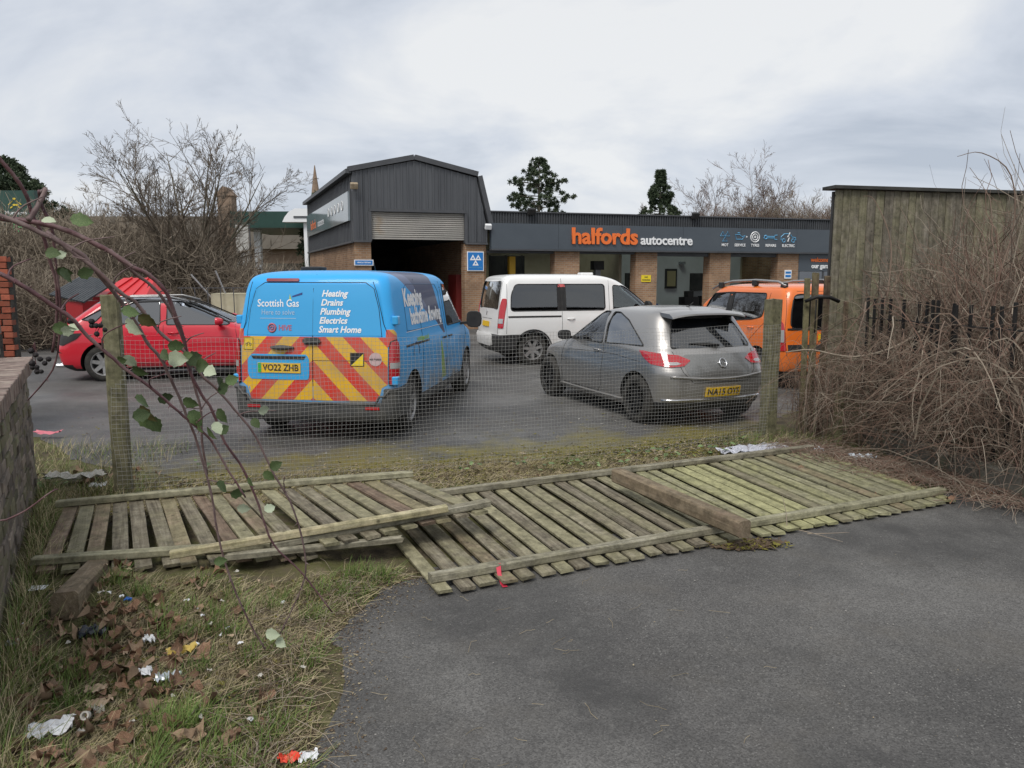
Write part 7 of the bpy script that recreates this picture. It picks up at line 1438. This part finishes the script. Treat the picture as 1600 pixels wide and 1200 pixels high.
ey = r.uniform(2.0, 4.6, 5200); ex = np.interp(ey, [2.2, 3.0, 3.7, 4.25, 4.75], [-.70, -.85, -.92, -.78, -.35])+r.normal(size=5200)*.12-.02; crumbs('edge_debris', 'dry crumbs spilling over the edge of the asphalt', np.stack([ex, ey], 1), r, .0022, .006, [deb[0], deb[1], deb[0]], .006)
# thin straight dead stems over the edge and the verge
def stems(name, label, n, fn, L0, L1, rad, mats, seed, lift=.02, K=4):
    r = np.random.RandomState(seed); b = fn(r, n); a = r.uniform(0, 2*np.pi, n); L_ = r.uniform(L0, L1, n); P = np.empty((n, K, 3))
    for k in range(K): t = k/(K-1); P[:, k, 0] = b[:, 0]+np.cos(a)*L_*t+r.normal(size=n)*.008; P[:, k, 1] = b[:, 1]+np.sin(a)*L_*t+r.normal(size=n)*.008; P[:, k, 2] = gz_(P[:, k, 0], P[:, k, 1])+.014+lift*np.sin(t*3)+r.uniform(0, lift, n)
    V, F = tubes(P, np.full((n, K), rad), 3); return tag(link(name, np_mesh(name, V, F, mats, False, np.repeat(r.randint(0, len(mats), n), (K-1)*3))), label, 'dead stems', kind='stuff')
stems('dead_stems', 'thin dead stems scattered over the verge edge', 620, lambda r, n: np.stack([np.interp(yy := r.uniform(2.1, 4.5, n), [2.2, 3.0, 3.7, 4.25, 4.75], [-.72, -.9, -.98, -.9, -.5])-np.abs(r.normal(size=n))*.22, yy], 1), .05, .28, .0014, [deb[1], deb[0], brm[1]], 9)
stems('dead_stems', 'broken cane and twig litter at the foot of the brambles', 1500, lambda r, n: np.stack([3.0+1.3*(s_ := r.uniform(0, 1, n))+r.normal(size=n)*.16, 8.15-2.45*s_+r.normal(size=n)*.22], 1), .08, .45, .0022, [brm[0], brm[1], brm[3]], 10, lift=.05)
stems('dead_stems', 'bracken coloured twig scraps between the panels and the netting', 500, lambda r, n: np.stack([x_ := r.uniform(-3.0, 2.8, n), .36*x_+7.0+r.normal(size=n)*.2], 1), .05, .25, .0018, [deb[1], deb[0], brm[1]], 12)
# brown leaves: individually laid
dl = [nmat('dead_leaf_brown', [(.11, .06, .036), (.20, .115, .072), (.30, .20, .14)], 25, rough=.75, bump=.4, bscale=60, objvar=.35), nmat('dead_leaf_tan', [(.20, .13, .08), (.30, .22, .15)], 25, rough=.75, bump=.4, bscale=60, objvar=.25)]
def dead_leaf(seed, mat):
    r = random.Random(seed); V = []; F = []; nr_, na = 3, 12; V.append((0, 0, 0.0))
    for i in range(1, nr_+1):
        for k in range(na):
            a = 2*math.pi*k/na; lob = 1+.20*math.cos(5*a+seed)+.08*math.cos(3*a)*(i/nr_)**1.5; rr = i/nr_*lob*.5; V.append((rr*math.cos(a), rr*math.sin(a)*.85, 1.1*rr*rr*math.sin(2*a+seed)+abs(1.0*rr*rr*math.cos(a+seed))+r.uniform(-.05, .06)*i))
    for k in range(na): F.append((0, 1+k, 1+(k+1) % na))
    for i in range(nr_-1):
        for k in range(na): b = 1+i*na; F.append((b+k, b+na+k, b+na+(k+1) % na, b+(k+1) % na))
    return mesh('dead_leaf', V, F, mat, True)
DL = [dead_leaf(s, dl[0] if s % 3 else dl[1]) for s in range(8)]
zones = ((-1.95, 3.35, .42, .30, 100), (-2.15, 3.75, .30, .22, 60), (-1.75, 2.95, .32, .22, 66), (-2.05, 4.25, .5, .12, 14), (-1.45, 2.65, .22, .12, 16), (-3.9, 6.75, .35, .15, 24), (3.6, 7.2, .35, .5, 34), (3.95, 6.4, .2, .25, 14), (.4, 6.85, .6, .12, 8))
nl_ = 0
for (cx, cy, sx, sy, n) in zones:
    for k in range(n):
        x, y = rnd.gauss(cx, sx), rnd.gauss(cy, sy)
        if x < float(wall_x(np.array(y)))+.06 or pip(np.array([x]), np.array([y]), FP)[0] and x < 0: continue
        s = rnd.uniform(.028, .088); o = link('dead_leaf', rnd.choice(DL), None, loc=(x, y, float(gz_(np.array(x), np.array(y)))+rnd.uniform(.012, .05)), rot=(rnd.uniform(-.6, .6), rnd.uniform(-.6, .6), rnd.uniform(0, 6.28)), scale=(s, s, s)); nl_ += 1
        near = cx < -1 and cy < 5
        tag(o, 'curled brown dead leaf lying in the rough grass of the near verge' if near else ('brown dead leaf in the litter left of the mesh post' if cx < -3 else ('brown dead leaf in the twig litter under the bramble thicket' if cx > 3 else 'brown leaf on the bare soil between panel and netting')), 'dead leaf', 'dead leaves on the verge' if near else ('dead leaves left of the post' if cx < -3 else ('dead leaves under the thicket' if cx > 3 else 'dead leaves behind the panels')))
# small ivy and bramble seedlings along the netting
iv = nmat('ground_leaf', [(.06, .11, .03), (.13, .19, .07), (.22, .27, .15)], 25, rough=.5, bump=.2, objvar=.4); IVM = [leaf_mesh('leaf', iv, 11), leaf_mesh('leaf', iv, 12)]
for i, (px_, x, y, n, lb) in enumerate(((0, .15, 7.05, 16, 'low leafy bramble shoot nearest the pale loose batten'), (1, .62, 7.15, 12, 'second low leafy shoot along the netting'), (2, 1.05, 7.3, 16, 'leafy shoot beside the far end of the loose post'), (3, 1.55, 7.5, 18, 'leafy shoot between the loose post and the speckled sheet'), (4, 2.05, 7.65, 16, 'leafy shoot just left of the speckled sheet'), (5, 2.35, 8.05, 14, 'leafy shoot climbing the netting near the right post'), (6, -.45, 7.0, 8, 'tiny leafy shoot on the moss near the broken panel end'), (7, -2.9, 7.0, 7, 'small leafy shoot right of the left mesh post'), (8, -3.95, 6.4, 14, 'leafy clump between the wall end and the fallen panel'))):
    o = empty('bramble_seedling', (x, y, 0), 0, lb, 'plant', 'leafy shoots along the netting')
    for k in range(n):
        a = rnd.uniform(0, 6.28); d = rnd.uniform(.02, .24); z = rnd.uniform(.03, .13); s = rnd.uniform(.035, .07); link('leaf', rnd.choice(IVM), o, loc=(d*math.cos(a), d*.5*math.sin(a), z), rot=(rnd.uniform(-.5, .5), rnd.uniform(-.6, .3), rnd.uniform(0, 6.28)), scale=(s, s, s))
        if k % 3 == 0: mb = MB(); mb.tube([(0, 0, 0), (d*.5*math.cos(a), d*.25*math.sin(a), z*.8), (d*math.cos(a), d*.5*math.sin(a), z)], .0015, 4); mb.obj('stem', leaf_b, o)
# litter
def crumple(w, h, amp, seed, n=9, curl=.3):
    r = random.Random(seed); V = []; F = []; rg = [[r.uniform(-1, 1) for _ in range(n+1)] for _ in range(n+1)]
    for i in range(n+1):
        for j in range(n+1):
            u, v = i/n-.5, j/n-.5; e = 1+r.uniform(-.12, .12)*(i in (0, n) or j in (0, n)); V.append((w*u*e+amp*.4*rg[j][i], h*v*e+amp*.4*rg[i][j], amp*rg[i][j]+amp*1.2+curl*w*max(0, abs(u)-.25)))
    for i in range(n):
        for j in range(n): b = i*(n+1)+j; F.append((b, b+n+1, b+n+2, b+1))
    return V, F
def litter(name, label, cat, x, y, w, h, amp, mat, seed, rz=0, z=.02, curl=.3, n=9, group=None):
    V, F = crumple(w, h, amp, seed, n, curl); o = link(name, mesh(name, V, F, mat, True, sharp=25), None, loc=(x, y, float(gz_(np.array(x), np.array(y)))+z), rot=(0, 0, rz)); return tag(o, label, cat, group)
paper = pmat('litter_white', (.70, .71, .73), .6); film = pmat('litter_film', (.42, .46, .50), .2, 0, .6); dirty = nmat('litter_dirty', [(.34, .32, .28), (.52, .50, .46)], 12, bump=.1); yel = pmat('litter_yellow', (.50, .36, .08), .6); blk = pmat('litter_black', (.015, .02, .03), .4); tanp = nmat('litter_card', [(.38, .28, .19), (.48, .38, .28)], 12, bump=.1)
litter('crumpled_wrapper', 'large crumpled white paper wrapper near the bottom left corner', 'litter', -1.84, 2.80, .16, .11, .013, paper, 1, .5, .03)
mb = MB(); mb.lathe([(.010, 0), (.017, 0), (.018, .022), (.011, .022), (.010, 0)], 16, M=Matrix.Rotation(R(60), 4, 'X')); tag(mb.obj('bottle_cap', dirty, None, True, 40, loc=(-1.73, 2.86, .07)), 'small pale bottle cap lying beside the white wrapper', 'bottle cap')
litter('torn_bag', 'dark blue black scrap of bag in the leaves left of centre of the verge', 'litter', -2.08, 3.55, .13, .09, .02, blk, 2)
litter('white_scrap', 'white foam lump beside the yellow packet on the verge', 'litter', -1.76, 3.46, .06, .05, .014, paper, 3, group='white scraps'); litter('white_scrap', 'white torn scrap just left of the clear plastic', 'litter', -1.66, 3.20, .055, .05, .014, paper, 4, .4, group='white scraps'); litter('white_scrap', 'white scrap near the left edge of the picture', 'litter', -2.40, 3.42, .05, .04, .014, paper, 5, group='white scraps')
litter('clear_plastic', 'grey see-through piece of plastic packaging on the verge', 'litter', -1.53, 3.14, .10, .07, .014, film, 6, .3); litter('yellow_packet', 'dull yellow flattened packet in the grass', 'litter', -1.58, 3.40, .13, .06, .012, yel, 7, .5)
litter('paper_square', 'small square of white paper left of the post stub', 'litter', -2.70, 4.10, .085, .07, .002, paper, 8, .2, .05, 0, 3); litter('white_scrap', 'white scrap in the leaves above the card pieces', 'litter', -1.76, 2.98, .05, .045, .015, dirty, 9, group='white scraps')
litter('card_scrap', 'torn tan card piece, upper of the two on the brown leaves', 'litter', -1.85, 3.14, .09, .05, .012, tanp, 10, .2, group='card scraps'); litter('card_scrap', 'torn tan card piece, lower of the two on the brown leaves', 'litter', -1.78, 3.04, .10, .04, .012, tanp, 11, .5, group='card scraps')
litter('pink_sheet', 'flat pink plastic piece in the grass by the far end of the brick wall', 'litter', -5.35, 8.55, .30, .10, .012, pmat('pink_plastic', (.55, .16, .20), .5), 12, 0, .06); litter('news_litter', 'grey crumpled newspaper and bags left of the mesh post', 'litter', -3.95, 6.65, .48, .18, .035, dirty, 13, .3); litter('white_scrap', 'white scrap between leaves at the foot of the left post', 'litter', -3.62, 6.42, .12, .07, .02, paper, 14, group='white scraps')
litter('blue_scrap', 'tiny bright blue plastic bit below the fallen left panel', 'litter', -2.05, 3.84, .035, .025, .008, pmat('blue_plastic', (.02, .15, .55), .4), 15); litter('plastic_bag', 'clear plastic bag caught in the twigs right of the long panel', 'litter', 3.50, 7.35, .22, .14, .04, film, 16); litter('plastic_bag', 'whitish plastic scrap at the right edge by the kerb stones', 'litter', 4.08, 6.25, .09, .07, .03, paper, 17); litter('plastic_bag', 'pale bag piece under the brambles behind the panel', 'litter', 3.15, 7.75, .20, .10, .03, film, 18)
litter('lilac_scrap', 'lilac tinted can piece at the left edge of the verge', 'litter', -2.40, 3.26, .08, .05, .014, pmat('lilac_metal', (.35, .33, .45), .3, .4), 19)
o = litter('red_carton', 'bright red and white carton scrap at the very bottom of the picture', 'litter', -.84, 2.63, .08, .05, .012, pmat('carton_red', (.65, .05, .02), .5), 20, .3); V, F = crumple(.07, .05, .008, 21); link('white_lid', mesh('white_lid', V, F, paper, True), o, loc=(.07, -.005, .0))
for k in range(60):
    x, y = rnd.uniform(-2.6, -.95), rnd.uniform(2.6, 4.4)
    if x > float(wall_x(np.array(y)))+.08: litter('paper_fleck', 'tiny pale fleck of litter in the verge grass', 'litter', x, y, rnd.uniform(.015, .035), rnd.uniform(.01, .025), .006, rnd.choice([paper, dirty, tanp]), 40+k, rnd.uniform(0, 3), .03, 0, 3, 'tiny pale flecks in the verge')
spk = nmat('speckled_sheet', [(.30, .31, .36), (.62, .63, .68), (.22, .23, .28)], 60, detail=2, rough=.8, bump=.3, bscale=80, pos=[.4, .5, .62]); V, F = crumple(.66, .34, .018, 31, 12, .0)
tag(link('speckled_sheet', mesh('speckled_sheet', V, F, spk, True, sharp=40), None, loc=(2.66, 7.86, .03), rot=(0, 0, .35)), 'grey white speckled foam sheet between the panel and the right mesh post', 'sheet'); V, F = crumple(.30, .20, .02, 32, 8, .0); tag(link('speckled_sheet', mesh('speckled_sheet', V, F, spk, True, sharp=40), None, loc=(2.32, 7.72, .03), rot=(0, 0, .1)), 'smaller speckled foam piece left of the big speckled sheet', 'sheet')
rib = MB(); rib.add([(0, 0, .10), (.03, .01, .105), (.035, -.05, .06), (.055, -.10, .022), (.075, -.14, .016), (.045, -.15, .016), (.03, -.11, .02), (.01, -.05, .06), (.10, -.06, .03), (.085, -.05, .032)], [(0, 1, 2, 7), (7, 2, 3, 6), (6, 3, 4, 5), (3, 8, 9)]); tag(rib.obj('red_ribbon', pmat('ribbon_red', (.50, .03, .06), .5), loc=(-.10, 4.44, -.005)), 'torn red ribbon hanging over the front rail of the long panel', 'ribbon')
# uprooted moss clump and broken stalks on the asphalt
rr_ = np.random.RandomState(3); P = rr_.normal(size=(1500, 2))*np.array([.11, .045])+np.array([1.60, 5.02]); o = crumbs('moss_clump', 'dark clump of uprooted moss and roots below the loose post', P, rr_, .008, .022, [deb[0], deb[2], deb[0]], .012); 
for i, (a, b, c) in enumerate((((2.02, 5.36, .02), (2.15, 5.2, .03), (2.30, 5.05, .02)), ((2.12, 5.22, .02), (2.25, 5.17, .04), (2.42, 5.22, .03)), ((2.0, 5.3, .02), (2.02, 5.38, .12), (2.0, 5.42, .24)))): cane('broken_stalk', [a, b, c], .004, .0015, brm[1], ['longest pale broken stalk on the asphalt', 'forked pale stalk beside the longest one', 'short stalk standing up from the slats'][i], 'stalk')
# grit and pale stones on the asphalt
rg = np.random.RandomState(8); n = 900; gx_ = rg.uniform(-.9, 6.5, n); gy_ = rg.uniform(2.2, 6.0, n); ok = pip(gx_, gy_, FP); crumbs('grit', 'scattered pale grit and stone chips on the asphalt', np.stack([gx_[ok], gy_[ok]], 1), rg, .0015, .0036, [deb[3], deb[1], deb[3]], .012)
stems('asphalt_straws', 'few fine straws lying on the asphalt', 40, lambda r, n: np.stack([r.uniform(-.7, 1.2, n), r.uniform(2.6, 4.6, n)], 1), .03, .14, .001, [deb[1]], 15, lift=.003)
rg = np.random.RandomState(18); n = 1600; yx = rg.uniform(-9, 5, n); yy_ = .35*yx+8.0+np.abs(rg.normal(size=n))*1.6; ok = pip(yx, yy_, YARDW); crumbs('yard_litter', 'small leaves grit and scraps scattered over the yard asphalt', np.stack([yx[ok], yy_[ok]], 1), rg, .004, .014, [deb[0], deb[1], deb[3], deb[2]], .012)
